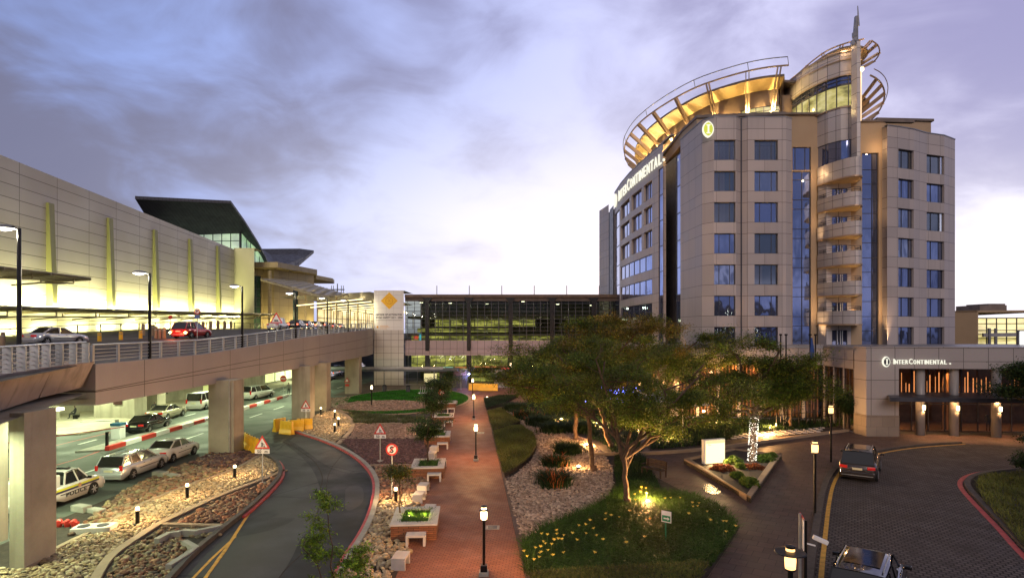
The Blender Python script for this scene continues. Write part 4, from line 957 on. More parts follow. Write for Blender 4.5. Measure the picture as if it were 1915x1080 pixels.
for i in range(9):
    x = 15.5 + i * 1.62; y = 59.2 - (x - 14) * .128
    light('SPOT', (x - 40, y + .15 - 56, 5.9), 480, WARM, .05, parent=PO, rot=(R(12), 0, 0), spot=75, name='downlight')
    mb = MB(); mb.lathe([(.09, 0), (.09, .05)], (x, y + .1, 5.92), 8); pb(mb, 'downlight', 'lamp_warm')
# roof, back wall, floor of the lobby
mb = MB(); mb.prism([(14, 58.4), (26, 57.1), (29.2, 56.2), (29.1, 50.8), (29.3, 49.6), (31.8, 49.4), (56, 47.3), (90, 44.5), (90, 62), (14, 64)], PT - .25, PT - .02); pb(mb, 'roof', 'greymetal')
mb = MB(); mb.ribbon(CB[:4] + FR[1:], -.04, .4, PT, PT + .09); mb.ribbon(LW, -.04, .4, PT, PT + .09); pb(mb, 'coping', 'panel_podium')
# entrance glass wall with drapes
EG = [(31.86, 52.0), (56, 50.0)]; EL = arclen(EG)[-1]
us = [1.35 * i for i in range(1, 18)]
window(PO, EG, (0.02, EL, .05, 5.6), .05, us, [2.4, 3.3], glass='clearglass', w=.08)
for i in range(4):
    x0 = 32.0 + i * 5.8; mb = MB(); wall(mb, [(x0, 53.2 - (x0 - 32) * .083), (x0 + (1.5 if i % 2 else 2.2), 53.1 - (x0 - 32) * .083)], .05, 5.6); wall(mb, [(x0 + 3.0, 53.2 - (x0 - 29) * .083), (x0 + 5.0, 53.1 - (x0 - 29) * .083)], .05, 5.6); pb(mb, 'drapes', 'drape')
mb = MB(); mb.quad((31.9, 58, 0), (60, 56, 0), (60, 56, 6), (31.9, 58, 6)); mb.sheet([(31.9, 52), (60, 50), (60, 56), (31.9, 58)], .03); pb(mb, 'lobby', pm('lobby_wall', (.085, .042, .022), .5, var=.5, nscale=1.2))
for i in range(12):
    x = 32.8 + i * 1.9; y = 52.6 - (x - 32) * .083
    light('SPOT', (x - 40, y + .2 - 56, 5.5), 520, WARM, .05, parent=PO, rot=(R(10), 0, 0), spot=70, name='downlight')
    mb = MB(); mb.lathe([(.08, 0), (.08, .05)], (x, y, 5.5), 8); pb(mb, 'downlight', 'lamp_warm')
# slim lit verticals deep in the lobby
mb = MB(); g5 = random.Random(2)
for i in range(46): x = 32.6 + i * .36 + g5.uniform(-.1, .1); y = 55.4 - (x - 32) * .083; mb.bar((x, y, 2.2), (x, y, g5.uniform(3.6, 5.0)), g5.choice([.03, .05, .08]), .04)
pb(mb, 'light_screen', em('amber_screen', (1, .33, .10), 1.4))
# columns
M['column'] = pm('polished_column', (.30, .28, .26), .35, var=.05)
cols_ = [(1721, 50.0), (1784, 49.6), (1863, 49.0), (1893, 46.2)]
for i, (px, Y) in enumerate(cols_[:3]):
    x = (px - CX) * Y / F; c_ = pb(MB().lathe([(.34, 0), (.33, 5.6)], (x, Y, 0), 20), 'column', 'column', smooth=True)
    mb = MB(); mb.box((x + .05, Y - .40, 2.35), (.16, .12, .36)); mb.build('wall_light', M['lamp_hot'], c_, world=True)
    light('SPOT', (x + .05 - 40, Y - .62 - 56, 2.3), 260, WARM, .04, parent=PO, rot=(0, 0, 0), spot=125, name='column_downlight')
    light('SPOT', (x + .05 - 40, Y - .60 - 56, 2.5), 30, WARM2, .04, parent=PO, rot=(R(180), 0, 0), spot=80, name='column_uplight')
# canopy
mb = MB(); cpo = [(FX(1664, 47.6)), (60, 44.4), (60, 50), (32.3, 51.9)]; mb.prism(cpo, 3.1, 3.42); pb(mb, 'canopy', 'frame')
for i in range(6):
    x = 33 + i * 3.2; light('POINT', (x - 40, 49.2 - (x - 32) * .083 - 56, 2.95), 110, WARM, .1, parent=PO, name='canopy_light')
# lettering and emblem on the frieze
yl = lambda px: 49.3 - ((px - 1680) / 235) * .9
e0 = P(1658, 676, 49.2); emblem('emblem', .58, .86, PO, facemat((e0.x, 49.28, e0.z), (1, -.04)), 'signlit', 'signlit', 'frame')
x0, x1 = P(1670, 0, 49.2).x, P(1772, 0, 48.9).x; u = x0
for c, w_, i in zip(word, ws, range(99)):
    du = (x1 - x0) * w_ / tot; tm, tw = text_mb(c, 1.0, .04, .0); tm = xform(tm, Matrix.Diagonal((du * .80 / max(tw, .1), 1, .62 if i in big_ else .50, 1)))
    yy = 49.32 - (u - 31.86) * .092 if u > 31.86 else 49.3
    xform(tm, facemat((u, yy - .08, 5.98), (1, -.09))); pb(tm, 'sign_letter', 'signlit'); u += du
mb = MB(); mb.box((x1 + .22, 48.9, 6.03), (.1, .06, .1)); pb(mb, 'sign_dot', 'signlit')
# the far lit office block to the right
OB = thing('office_block', 'tan block with yellow lit windows beyond the hotel entrance wing', 'building', (72, 92, 0))
ob = lambda mb, name, mat: mb.build(name, M[mat] if isinstance(mat, str) else mat, OB, world=True)
W1 = [FX(1770, 93), FX(1828, 90), FX(1960, 88)]
hO = (arclen(W1)[1] + .1, arclen(W1)[2], 4, 10.6)
mb = MB(); wall(mb, W1, 0, 11.7, [hO], .6); mb.prism([W1[0], W1[1], W1[2], (85, 110), (62, 110)], 11.4, 11.68); ob(mb, 'wall', 'tan')
mb = MB(); mb.bb(*[FX(1823, 94)[0], FX(1873, 94)[0]], 93, 98, 11.6, 12.6); mb.bb(FX(1843, 94)[0], FX(1874, 94)[0], 93.4, 98, 12.6, 12.85); ob(mb, 'roof_plant', 'brownedge')
m_, t_, b_, o_ = newmat('lit_office_glass')
t_.put(b_.inputs['Emission Color'], t_.ramp(t_.noise(t_.scalev(t_.pos(), .25, .25, .8), 1, 3), [(.4, (.45, .36, .06)), (.6, (1, .85, .28))])); b_.inputs['Emission Strength'].default_value = .95; M['litoffice'] = m_
window(OB, W1, hO, .5, [hO[0] + 1.3 * i for i in range(1, 9)], [9.7, 8.7, 8.1, 7.5, 6.6, 6.0, 5.2], glass='litoffice', w=.13)
mb = MB()
for z_ in (8.0, 6.0): mb.bar((*FX(1838, 89), z_), (*FX(1925, 87.5), z_ + .1), .5, .55)
for px in (1850, 1862): mb.bar((*FX(px, 88.6), 4), (*FX(px, 88.6), 9), .3, .3)
ob(mb, 'walkway', 'greymetal')
sg = thing('light_box', 'blank glowing white advertising board at the right edge above the podium roof', 'sign', (P(1912, 635, 60).x, 60, PT))
MB().box((0, 0, .65), (1.0, .25, 1.5)).build('housing', M['greymetal'], sg); MB().box((.06, -.14, .68), (.84, .04, 1.3)).build('face', em('adboard', (1, 1, .95), 2.5), sg)
# ---------------------------------------------------------------- elevated road
def zd(y):
    k = [(10, 7.0), (30, 7.08), (41, 7.15), (49, 7.5), (58, 7.95), (66, 8.25), (90, 8.88), (130, 9.0), (260, 9.0)]
    if y <= k[0][0]: return k[0][1]
    for (a, b), (c, d) in zip(k[:-1], k[1:]):
        if y <= c: return b + (d - b) * (y - a) / (c - a)
    return k[-1][1]
EDGE = [(-21.0, y) for y in (30.2, 35.4, 40.6, 45.8, 51, 56.2, 61.4, 66.6, 71.8, 77, 82.2)] + [(-21.2, 88.0), (-21.9, 94.6)]
NEAR = [(-14.5, 14.0), (-17.4, 19.0), (-18.9, 22.5), (-20.3, 26.5), (-21.0, 30.1)]
FO = thing('flyover', 'elevated road with a pinkish panelled edge on tall concrete piers', 'bridge', (-30, 60, 0))
fb = lambda mb, name, mat, **k: mb.build(name, M[mat] if isinstance(mat, str) else mat, FO, world=True, **k)
m_, t_, b_, o_ = newmat('fascia_panels'); p_ = t_.pos(); s3 = t_.node('ShaderNodeSeparateXYZ', {'Vector': p_}).outputs
def jl(t, v, c, w):   # thin dark joint where v is within w of c
    return t.math('LESS_THAN', t.math('ABSOLUTE', t.math('SUBTRACT', v, c)), w)
u_ = t_.math('MODULO', t_.math('ADD', s3[1], 100 - 30.2 + 5.2 * 0), 5.2); vj = t_.math('LESS_THAN', u_, .05)
h1_ = jl(t_, s3[2], t_.math('MULTIPLY_ADD', s3[1], .012, 5.30), .02); h2_ = jl(t_, s3[2], t_.math('MULTIPLY_ADD', s3[1], .032, 4.75), .02)
j_ = t_.math('MAXIMUM', vj, t_.math('MAXIMUM', h1_, h2_))
c_ = t_.mix(t_.mr(t_.noise(p_, .25, 4), .3, .7), (.29, .255, .25), (.35, .31, .30)); c_ = t_.mix(.1, c_, t_.noise(p_, 8, 3, out=1), 'OVERLAY'); c_ = t_.mix(j_, c_, (.05, .035, .03))
t_.put(b_.inputs['Base Color'], c_); b_.inputs['Roughness'].default_value = .5; M['fascia'] = m_
mb = MB()
for (x0, y0), (x1, y1) in zip(EDGE[:-1], EDGE[1:]):
    n = Vector((y1 - y0, -(x1 - x0))).normalized() * .12
    a, b, c, d = (x0, y0, 4.98), (x1, y1, 4.98), (x1, y1, zd(y1) - .02), (x0, y0, zd(y0) - .02)
    a2, b2, c2, d2 = [(p[0] - .35, p[1], p[2]) for p in (a, b, c, d)]
    mb.add([a, b, c, d, a2, b2, c2, d2], [(0, 1, 2, 3), (3, 2, 6, 7), (1, 0, 4, 5), (5, 4, 7, 6)])
mb.quad((-21.0, 30.2, 4.98), (-21.0, 30.2, zd(30)), (-23.5, 30.2, zd(30)), (-23.5, 30.2, 4.98)); fb(mb, 'fascia', 'fascia')
mb = MB()
ys = [8, 30, 35, 41, 45, 49, 54, 58, 62, 66, 72, 78, 84, 90, 100, 115, 130, 160, 240]
def ex(y):
    if y < 30: return np.interp(y, [8, 14, 19, 22.5, 26.5, 30.1], [-12, -14.5, -17.4, -18.9, -20.3, -21.0]) - .35
    return -21.3 if y < 84 else (-21.3 - (y - 84) * .07)
wx = lambda y: -47.0 - .096 * y
for a, b in zip(ys[:-1], ys[1:]): mb.quad((wx(a), a, zd(a)), (ex(a), a, zd(a)), (ex(b), b, zd(b)), (wx(b), b, zd(b)))
fb(mb, 'deck', 'deck')
mb = MB()
for a, b in zip(ys[1:-1], ys[2:]):
    mb.quad((ex(a), a, 5.3), (wx(a) + 4, a, 5.3), (wx(b) + 4, b, 5.3), (ex(b), b, 5.3))
mb.quad((-50, 8, 5.6), (ex(8), 8, 5.6), (ex(30), 30, 5.6), (-50, 30, 5.6)); fb(mb, 'underside', 'concrete')
# raw concrete near span with a slanting face
mb = MB(); n_ = len(NEAR)
for i in range(n_ - 1):
    (x0, y0), (x1, y1) = NEAR[i], NEAR[i + 1]
    d = Vector((x1 - x0, y1 - y0)).normalized(); nn = Vector((-d.y, d.x)) * .55
    z0t, z1t = zd(y0) + .1, zd(y1) + .1; b0, b1 = np.interp(y0, [14, 22, 30], [5.55, 5.65, 5.9]), np.interp(y1, [14, 22, 30], [5.55, 5.65, 5.9])
    A = [(x0, y0, z0t), (x1, y1, z1t), (x1 + nn.x, y1 + nn.y, b1), (x0 + nn.x, y0 + nn.y, b0)]; Bk = [(x0 - 0 + nn.x * 1.2, y0 + nn.y * 1.2, z0t), (x1 + nn.x * 1.2, y1 + nn.y * 1.2, z1t)]
    mb.add(A + Bk, [(3, 2, 1, 0), (0, 1, 5, 4)])
    mb.add([(x0 + nn.x, y0 + nn.y, b0), (x1 + nn.x, y1 + nn.y, b1), (x1 - 6, y1, b1), (x0 - 6, y0, b0)], [(3, 2, 1, 0)])
(x1, y1) = NEAR[-1]; mb.add([(x1, y1, 7.2), (x1 - .5, y1 + .1, 5.9), (x1 - 7, y1 + .1, 5.9), (x1 - 7, y1, 7.2)], [(0, 1, 2, 3)])
fb(mb, 'near_span', 'concrete_pink')
def pier(x0, x1, y0, y1, zt, nm='pier', mat='concrete', pipe=False):
    mb = MB(); mb.prism([(x0, y0), (x1, y0), (x1, y1), (x0, y1)], 0, zt); o = fb(mb, nm, mat)
    for h in (1.6, 3.2): pass
    if pipe: MB().tube([(x1 - .25, y0 - .1, 0), (x1 - .25, y0 - .1, zt)], .07, 6).build('drain_pipe', M['kerb'], o, world=True)
    return o
pier(-18.42, -17.88, 21.95, 23.5, 5.75); pier(-23.0, -21.2, 24.2, 25.2, 5.75)
pier(-21.55, -19.75, 42.5, 44.1, 5.2, pipe=True); pier(-21.7, -19.9, 59, 60.4, 5.2); pier(-21.75, -20.1, 64.9, 66.4, 5.2); pier(-22.9, -20.95, 82, 83.5, 5.2)
pier(-30.2, -28.6, 59.5, 61, 5.3) if False else None
for y in (44, 62, 80): pier(-39.6, -36.9, y + 15.3 - 15, y + 1.8, 5.3)
# back wall under the deck with lit lobby glazing
LB_ = thing('lower_terminal', 'lit lower arrivals wall with concrete bays under the elevated road', 'building', (-46, 62, 0))
lb = lambda mb, name, mat, **k: mb.build(name, M[mat] if isinstance(mat, str) else mat, LB_, world=True, **k)
BWp = [(-52, 40), (-46.5, 62), (-43.5, 68), (-40.5, 76), (-38.5, 90), (-37, 112)]
BWL = arclen(BWp); hB = [(BWL[1] - 9, BWL[1] - 5.2, .3, 4.2), (BWL[1] - 4.6, BWL[1] + 1.8, 1.0, 4.4), (BWL[2] + 1, BWL[2] + 5, 1, 4.4), (BWL[3] + 2, BWL[3] + 9, .4, 4.2), (BWL[4] + 3, BWL[4] + 14, .4, 4.2)]
mb = MB(); wall(mb, BWp[::1], 0, 5.3, [], .3); 
BWr = BWp
mb = MB(); wall(mb, BWr, 0, 5.3, hB, .3); lb(mb, 'wall', 'concrete')
m_, t_, b_, o_ = newmat('lit_lobby_glass'); t_.put(b_.inputs['Emission Color'], t_.ramp(t_.noise(t_.scalev(t_.pos(), .6, .6, .5), 1, 3), [(.35, (.42, .48, .08)), (.6, (.9, .95, .30))])); b_.inputs['Emission Strength'].default_value = .95; M['litlobby'] = m_
for h in hB: window(LB_, BWr, h, .25, [h[0] + (h[1] - h[0]) * i / 3 for i in (1, 2)], (), glass='litlobby', w=.1)
pi = thing('wall_poster', 'dark notice boards fixed on the wide concrete bay beside the lobby window', 'notice board', (-38.6, 58.9, 1.8))
for x, z, w_, h_ in ((-1.7, .9, .6, .8), (-.2, 1.0, 1.1, .7), (-.2, .1, .8, .9)): MB().box((x, 0, z), (w_, .06, h_)).build('panel', pm('dark_board', (.05, .02, .02), .4), pi)
pier(-41.2, -37.2, 59.0, 61.0, 5.3); pier(-47.5, -44.2, 56.5, 58.5, 5.3)
# fluorescent battens under the deck
g6 = random.Random(3)
for i, (x, y) in enumerate([(-28, 34), (-36, 38), (-28, 46), (-38, 50), (-30, 58), (-40, 56), (-28, 70), (-34, 66), (-30, 84), (-34, 100), (-25.0, 26), (-19.4, 20.6), (-20.5, 26.5)]):
    z = 5.15; mb = MB(); mb.box((x, y, z + .06), (.25, 1.5, .10)); o = fb(mb, 'batten_light', 'tubeled')
    a = light('AREA', (x + 30, y - 60, z - .05), 900 if y > 40 else 600, (.84, 1.0, .60), (.25, 1.5), parent=FO, name='batten_lamp')
# ---------------------------------------------------------------- railings
def railing(name, label, pts, zf, post_w, step, rails=(0.18, .36, .54, .72), top=.92, fin=False, cat='railing', mat='alu', grp=None):
    r0 = thing(name, label, cat, (pts[0][0], pts[0][1], zf(pts[0][1])), group=grp); L = arclen(pts); n = max(1, int(L[-1] / step))
    for i in range(n + 1):
        p, nn = at_u(pts, L, L[-1] * i / n); z = zf(p.y); d = Vector((nn.y, -nn.x)); mb = MB()
        if fin:
            a = math.atan2(nn.y, nn.x) + math.pi / 2
            mb.box((p.x, p.y, z + top / 2), (post_w, .30, top), rz=a)
            for q in (.1, .28, .46, .64, .82): mb.box((p.x + nn.x * .18, p.y + nn.y * .18, z + q), (post_w * 2.4, .05, .02), rz=a)
        else:
            mb.bar((p.x, p.y, z), (p.x, p.y, z + top), post_w, .10, up=(nn.x, nn.y, 0))
        mb.build('post', M[mat], r0, world=True)
    mb = MB()
    for a, b in zip(pts[:-1], pts[1:]):
        for h in rails: mb.bar((*a, zf(a[1]) + h), (*b, zf(b[1]) + h), .025, .03)
    mb.build('rail', M[mat], r0, world=True)
    mb = MB(); mb.tube([(*p, zf(p[1]) + top + .03) for p in pts], .045, 8); mb.build('handrail', M[mat], r0, world=True); return r0
def dens(pts, st):
    L = arclen(pts); n = int(L[-1] / st); return [tuple(at_u(pts, L, L[-1] * i / n)[0]) for i in range(n + 1)]
railing('railing', 'long silver railing along the panelled edge of the elevated road', dens([(x - .15, y) for x, y in EDGE], 2.0), lambda y: zd(y), .16, 1.9)
railing('railing', 'chunky louvred silver railing on the raw concrete span at left', dens([(x - .12, y) for x, y in NEAR[:-1] + [(-20.95, 29.6)]], 1.0), lambda y: zd(y) + .1, .12, 1.15, fin=True, top=.98)
railing('railing', 'dark railing in front of the brightly lit terminal wall', dens([(wx(y) + 6.2, y) for y in (48, 60, 80, 100, 128)], 6.0), zd, .10, 4.2, rails=(.5,), top=1.05, mat='frame')
# lamps standing on the edge
def street_lamp(px, ztop, label, X=None):
    Y = -21.15 * F / (px - CX) if X is None else X * F / (px - CX)
    if px > 640: Y = {651: 77, 690: 90}.get(px, Y)
    x = (px - CX) * Y / F; z0 = zd(Y); s_ = thing('street_lamp', label, 'street lamp', (x, Y, z0), group='lamps along the elevated road')
    h = ztop - z0
    MB().tube([(0, 0, 0), (0, 0, h)], [.10, .075], 8).build('pole', M['black'], s_)
    ar = MB(); ar.tube([(0, 0, h - .1), (-.25, 0, h + .05), (-.55, 0, h + .04)], .05, 6); ar.build('arm', M['black'], s_)
    hd = MB(); hd.lathe([(.02, .16), (.20, .14), (.36, .05), (.38, 0)][::-1], (-.62, 0, h), 14); ho = hd.build('lamp_head', M['greymetal'], s_, smooth=True)
    MB().lathe([(.05, -.12), (.22, -.07), (.33, -.01)], (-.62, 0, h), 14).build('lamp_glass', M['lamp_white'], ho, smooth=True)
    light('POINT', (-.62, 0, h - .25), 300, (1, .93, .66), .15, parent=s_, name='street_light'); return s_
# the nearest lamp stands by the slab at left
street_lamp(36, 13.1, 'tallest black street lamp beside the raw concrete span', X=-20.9)
street_lamp(280, 12.1, 'black street lamp with a lit head in front of the terminal wall fins')
street_lamp(453, 12.2, 'black street lamp rising before the pale end wall of the terminal')
street_lamp(553, 12.35, 'black street lamp beside the white pickup on the elevated road')
street_lamp(612, 12.4, 'thin street lamp near the louvred canopy tip over the deck')
street_lamp(651, 12.55, 'slim street lamp against the row of glowing canopy lights')
# ---------------------------------------------------------------- terminal building
T = thing('terminal', 'long pale panelled terminal wall with fins and dark sweeping wing roofs', 'building', (-58, 110, 0))
tb = lambda mb, name, mat, **k: mb.build(name, M[mat] if isinstance(mat, str) else mat, T, world=True, **k)
m_, t_, b_, o_ = newmat('terminal_panels'); M['twall'] = brick('terminal_panels', (.46, .42, .37), (.42, .385, .34), (.12, .11, .09), 6.2, 1.42, .04, off=0.0, rough=.5, bump=.25, vein=.12, nscale=.1)
yA, yB = 40.0, 127.8
mb = MB(); wl = [(wx(yA), yA), (wx(yB), yB)]
# wall runs away from the viewer and faces the road
a, b = wl; zt = lambda y: np.interp(y, [40, 62.7, 127.8], [27.2, 26.8, 25.9])
L_ = math.dist(a, b); mb.quad((*a, 5), (*b, 5), (*b, float(zt(b[1]))), (*a, float(zt(a[1]))), [(0, 5), (L_, 5), (L_, zt(b[1])), (0, zt(a[1]))])
mb.quad((*a, float(zt(a[1]))), (*b, float(zt(b[1]))), (b[0] - 14, b[1], float(zt(b[1])) - .5), (a[0] - 14, a[1], float(zt(a[1])) - .5)); mb.quad((*b, 5), (b[0] - 14, b[1], 5), (b[0] - 14, b[1], 25.5), (*b, 25.9)); tb(mb, 'wall', 'twall')
mb = MB()
M['fin'] = pm('yellow_green_fin', (.25, .245, .11), .5, var=.06)
def yw(px): return 47.0 * F / (CX - px - .096 * F) 
for px, pyt in ((91, 380), (203, 408), (288, 430), (354, 447), (406, 460)):
    Y = yw(px); x = wx(Y); z1 = CZ + (HZ - pyt) * Y / F; z0 = 11.5
    mb = MB(); mb.add([(x, Y - .42, z0), (x + .8, Y - .35, z0), (x + .8, Y + .35, z0), (x, Y + .42, z0), (x, Y - .45, z1), (x + .35, Y - .4, z1), (x + .35, Y + .4, z1), (x, Y + .45, z1)], [(0, 1, 5, 4), (1, 2, 6, 5), (2, 3, 7, 6), (4, 5, 6, 7)]); tb(mb, 'fin', 'fin')
# wall washers: a shelf of lamps above the canopy and low lamps at the foot
for i in range(15):
    y = 50 + i * 5.4; x = wx(y)
    o_w = light('AREA', (x + 1.0 + 58, y - 110, 11.6), 1150, (1, .97, .42), (5.0, .3), parent=T, rot=Matrix(((0, 1, 0), (-1, 0, 0), (0, 0, 1))).to_euler(), name='wall_washer')
    o_w.rotation_euler = Vector((.9, 0, -.6)).to_track_quat('Z', 'Y').to_euler()
for i in range(13):
    y = 50 + i * 6.2; x = wx(y)
    o = light('AREA', (x + .8 + 58, y - 110, zd(y) + .25), 420, (1, .97, .40), (4.4, .25), parent=T, name='foot_washer'); o.rotation_euler = Vector((.7, 0, -.8)).to_track_quat('Z', 'Y').to_euler()
mb = MB()
for i in range(15): y = 50 + i * 5.4; mb.box((wx(y) + .55, y, 11.35), (.25, 4.8, .14), rz=R(5.5))
tb(mb, 'washer_strip', 'greymetal')
# pier block and the recessed bays beyond
ZB = 26.0
BLK = [(wx(127.8) - .1, 127.8), (-55.0, 127.8), (-55.4, 133)]
mb = MB(); wall(mb, BLK, 5, ZB + .2); mb.sheet(BLK + [(-60, 133)], ZB + .2); tb(mb, 'pier_block', 'tan_pale') if 'tan_pale' in M else None
M['tan_pale'] = pm('pale_render', (.42, .40, .29), .7, var=.06, nscale=.3); tb(mb, 'pier_block', 'tan_pale')
M['ochre'] = brick('ochre_panels', (.42, .34, .19), (.39, .31, .17), (.16, .12, .07), 3.0, 1.6, .03, off=0, rough=.6, bump=.2, vein=.1)
bay = [(-60, 130), (-57, 137), (-54.5, 137), (-49.6, 150), (-49.6, 168)]
BYL = arclen(bay); M['bayglass'] = pm('dark_green_glass', (.03, .07, .05), .25, spec=.3)
hy = [(4.4, 7.2, 8, 21), (BYL[2] + 6.3, BYL[2] + 8.3, 9, 19)]
mb = MB(); wall(mb, bay, 5, 23, hy, .3); tb(mb, 'bay_wall', 'ochre')
for h in hy: window(T, bay, h, .25, [(h[0] + h[1]) / 2], [10, 12, 14, 16, 18], glass='bayglass', w=.14)
mb = MB(); mb.lathe([(.4, 7), (.4, 22)], (-54.2, 134, 0), 12); tb(mb, 'column', 'ochre')
mb = MB(); mb.prism([(-60, 133), (-52, 133), (-48.8, 150), (-51, 156), (-60, 156)], 22.6, 23.8); tb(mb, 'slab_canopy', 'ochre')
mb = MB(); mb.prism([(-58, 156), (-51, 156), (-49.7, 166), (-51, 172), (-58, 172)], 22.0, 23.0); tb(mb, 'slab_canopy', 'ochre')
mb = MB(); mb.prism([(-60, 128), (-56.5, 128.5), (-56.5, 131), (-60, 131)], 20.5, 24); tb(mb, 'ledge', 'ochre')
for (x, y, z, e) in ((-53.2, 134, 9.6, 900), (-50, 142, 9.6, 900), (-48, 148, 10, 600), (-56, 134, 10, 400)): light('POINT', (x + 58, y - 110, z), e, (1, .82, .35), .3, parent=T, name='bay_uplight')
# wing roofs
prof = [(122.5, 37.3), (127.4, 36.2), (133.7, 33.4), (140.7, 29.7), (145, 27), (146.9, 25.3), (149.2, 24.3)]
mb = MB(); th = .55
for (y0, z0), (y1, z1) in zip(prof[1:-1], prof[2:]):
    x0, x1 = -59.8, -59.9; xl = -80.2 - (y0 - 127.4) * .2; xm_ = -80.2 - (y1 - 127.4) * .2; zl, zm = z0 + 1 - (y0 - 127.4) * .04, z1 + 1 - (y1 - 127.4) * .04; mb.add([(x0, y0, z0), (x0, y1, z1), (xm_, y1, zm), (xl, y0, zl), (x0, y0, z0 - th), (x0, y1, z1 - th), (xm_, y1, zm - th), (xl, y0, zl - th)], [(0, 1, 2, 3), (7, 6, 5, 4), (0, 4, 5, 1)])
mb.add([(-59.8, 127.4, 36.2), (-80.2, 127.4, 37.2), (-80.2, 127.4, 36.5), (-59.8, 127.4, 35.6)], [(0, 1, 2, 3)])
tb(mb, 'wing_roof', 'roofmetal')
mb = MB(); mb.add([(-59.9, 127.6, 35.55), (-80.0, 127.6, 36.5), (-83, 141, 31.6), (-62.0, 138, 31.6)], [(0, 1, 2, 3)]); tb(mb, 'soffit', 'soffit')
m_, t_, b_, o_ = newmat('lit_green_glazing'); sp_ = t_.node('ShaderNodeSeparateXYZ', {'Vector': t_.pos()}).outputs
t_.put(b_.inputs['Emission Color'], t_.ramp(t_.noise(t_.scalev(t_.pos(), .35, .3, .4), 1, 3), [(.35, (.10, .24, .12)), (.65, (.36, .62, .30))])); b_.inputs['Emission Strength'].default_value = .85; b_.inputs['Roughness'].default_value = .1; M['litgreen'] = m_
GL = [(-84, 139.5), (-62.2, 137.6)]; window(T, GL, (0.1, 21.8, 23, 31.7), .02, [i * 2.15 for i in range(1, 11)], [29.2, 26.8], glass='litgreen', w=.16)
SG = [(-62.1, 137.6, 25), (-60.4, 149, 22.5), (-60.4, 148, 25), (-60.6, 145, 26.8), (-61, 141, 29.2), (-62.1, 137.6, 31.6)]
mb = MB(); mb.add(SG, [tuple(range(6))]); so = tb(mb, 'side_glazing', 'litgreen')
mb = MB()
for y, zb_, zt_ in ((138.9, 25, 30.8), (140.5, 24.6, 29.6), (142.4, 24.2, 28.3), (144.4, 23.8, 27.2)): mb.bar((-61.4 + (y - 140) * .12, y, zb_ - 1), (-61.4 + (y - 140) * .12, y, zt_), .14, .1)
mb.build('mullion', M['frame'], so, world=True)
mb = MB(); a, b, c, d = P(505, 500, 148.5), P(489, 465, 166), P(587, 468, 181), P(548, 501, 163)
vs = [a, b, P(560, 464.5, 176), c, d]; mb.add([tuple(v) for v in vs] + [(v.x, v.y, v.z - .8) for v in vs], [(0, 1, 2, 3, 4), (9, 8, 7, 6, 5), (4, 3, 8, 9), (0, 4, 9, 5), (1, 0, 5, 6)]); tb(mb, 'wing_roof', 'roofmetal')
# street canopies
def canopy(name, label, a, b, w, drop, n, zfun, mat='ochre', ribs=True, beams=True):
    """long glazed canopy hung off the wall: a,b wall line ends; w its reach towards the road"""
    c = thing(name, label, 'canopy', (a[0], a[1], zfun(a[1])))
    A, B = Vector(a), Vector(b); d = (B - A).normalized(); nn = Vector((d.y, -d.x))
    mb = MB(); A2, B2 = A + nn * w, B + nn * w
    za, zb2 = zfun(A.y), zfun(B.y); vs = [(*A, za), (*B, zb2), (*B2, zb2 + drop), (*A2, za + drop)]
    mb.add(vs + [(x, y, z - .12) for x, y, z in vs], [(0, 1, 2, 3), (7, 6, 5, 4), (0, 4, 5, 1), (1, 5, 6, 2), (2, 6, 7, 3), (3, 7, 4, 0)]); mb.build('glazed_roof', M['canopyglass'], c, world=True)
    L = (B - A).length
    for i in range(n + 1):
        p = A + d * L * i / n; z = za + (zb2 - za) * i / n; q = p + nn * w
        mb = MB(); mb.bar((*p, z - .22), (*q, z + drop - .22), .10, .18)
        if beams and i < n:
            p2 = A + d * L * (i + .1) / n; q2 = A + d * L * (i + .85) / n + nn * w * .75; m1 = (p2 + (q2 - p2) * .5)
            mb.bar((*(p2 + nn * .5), z - .9), (*m1, z - .55), .12, .16); mb.bar((*m1, z - .55), (*q2, z - .5), .12, .16)
            mb.bar((*m1, z - .55), (*m1, z - .2), .1, .1); mb.bar((*q2, z - .5), (*q2, z + drop - .2), .1, .1)
        mb.build('beam', M['canopysteel'], c, world=True)
    for k in range(4):
        mb = MB(); o1, o2 = A + nn * w * (k + .5) / 4, B + nn * w * (k + .5) / 4; mb.bar((*o1, za + drop * (k + .5) / 4 - .12), (*o2, zb2 + drop * (k + .5) / 4 - .12), .08, .10); mb.build('purlin', M['canopysteel'], c, world=True)
    return c
M['canopyglass'] = pm('canopy_sheet', (.30, .27, .20), .4, var=.1); M['canopysteel'] = pm('canopy_steel', (.40, .35, .24), .45, var=.1)
canopy('canopy', 'lower bracketed canopy running along the bright terminal wall', (wx(44) + .15, 44), (wx(136) + 3, 131), 5.6, .35, 13, lambda y: 10.55 + (y - 50) * .017)
c0 = P(182, 512, 62); 
canopy('canopy', 'upper canopy tip jutting in from the left edge above the lit wall', (-52.0, 40), (-48.8, 62.6), 5.4, .25, 5, lambda y: 14.0 + (60 - y) * .02)
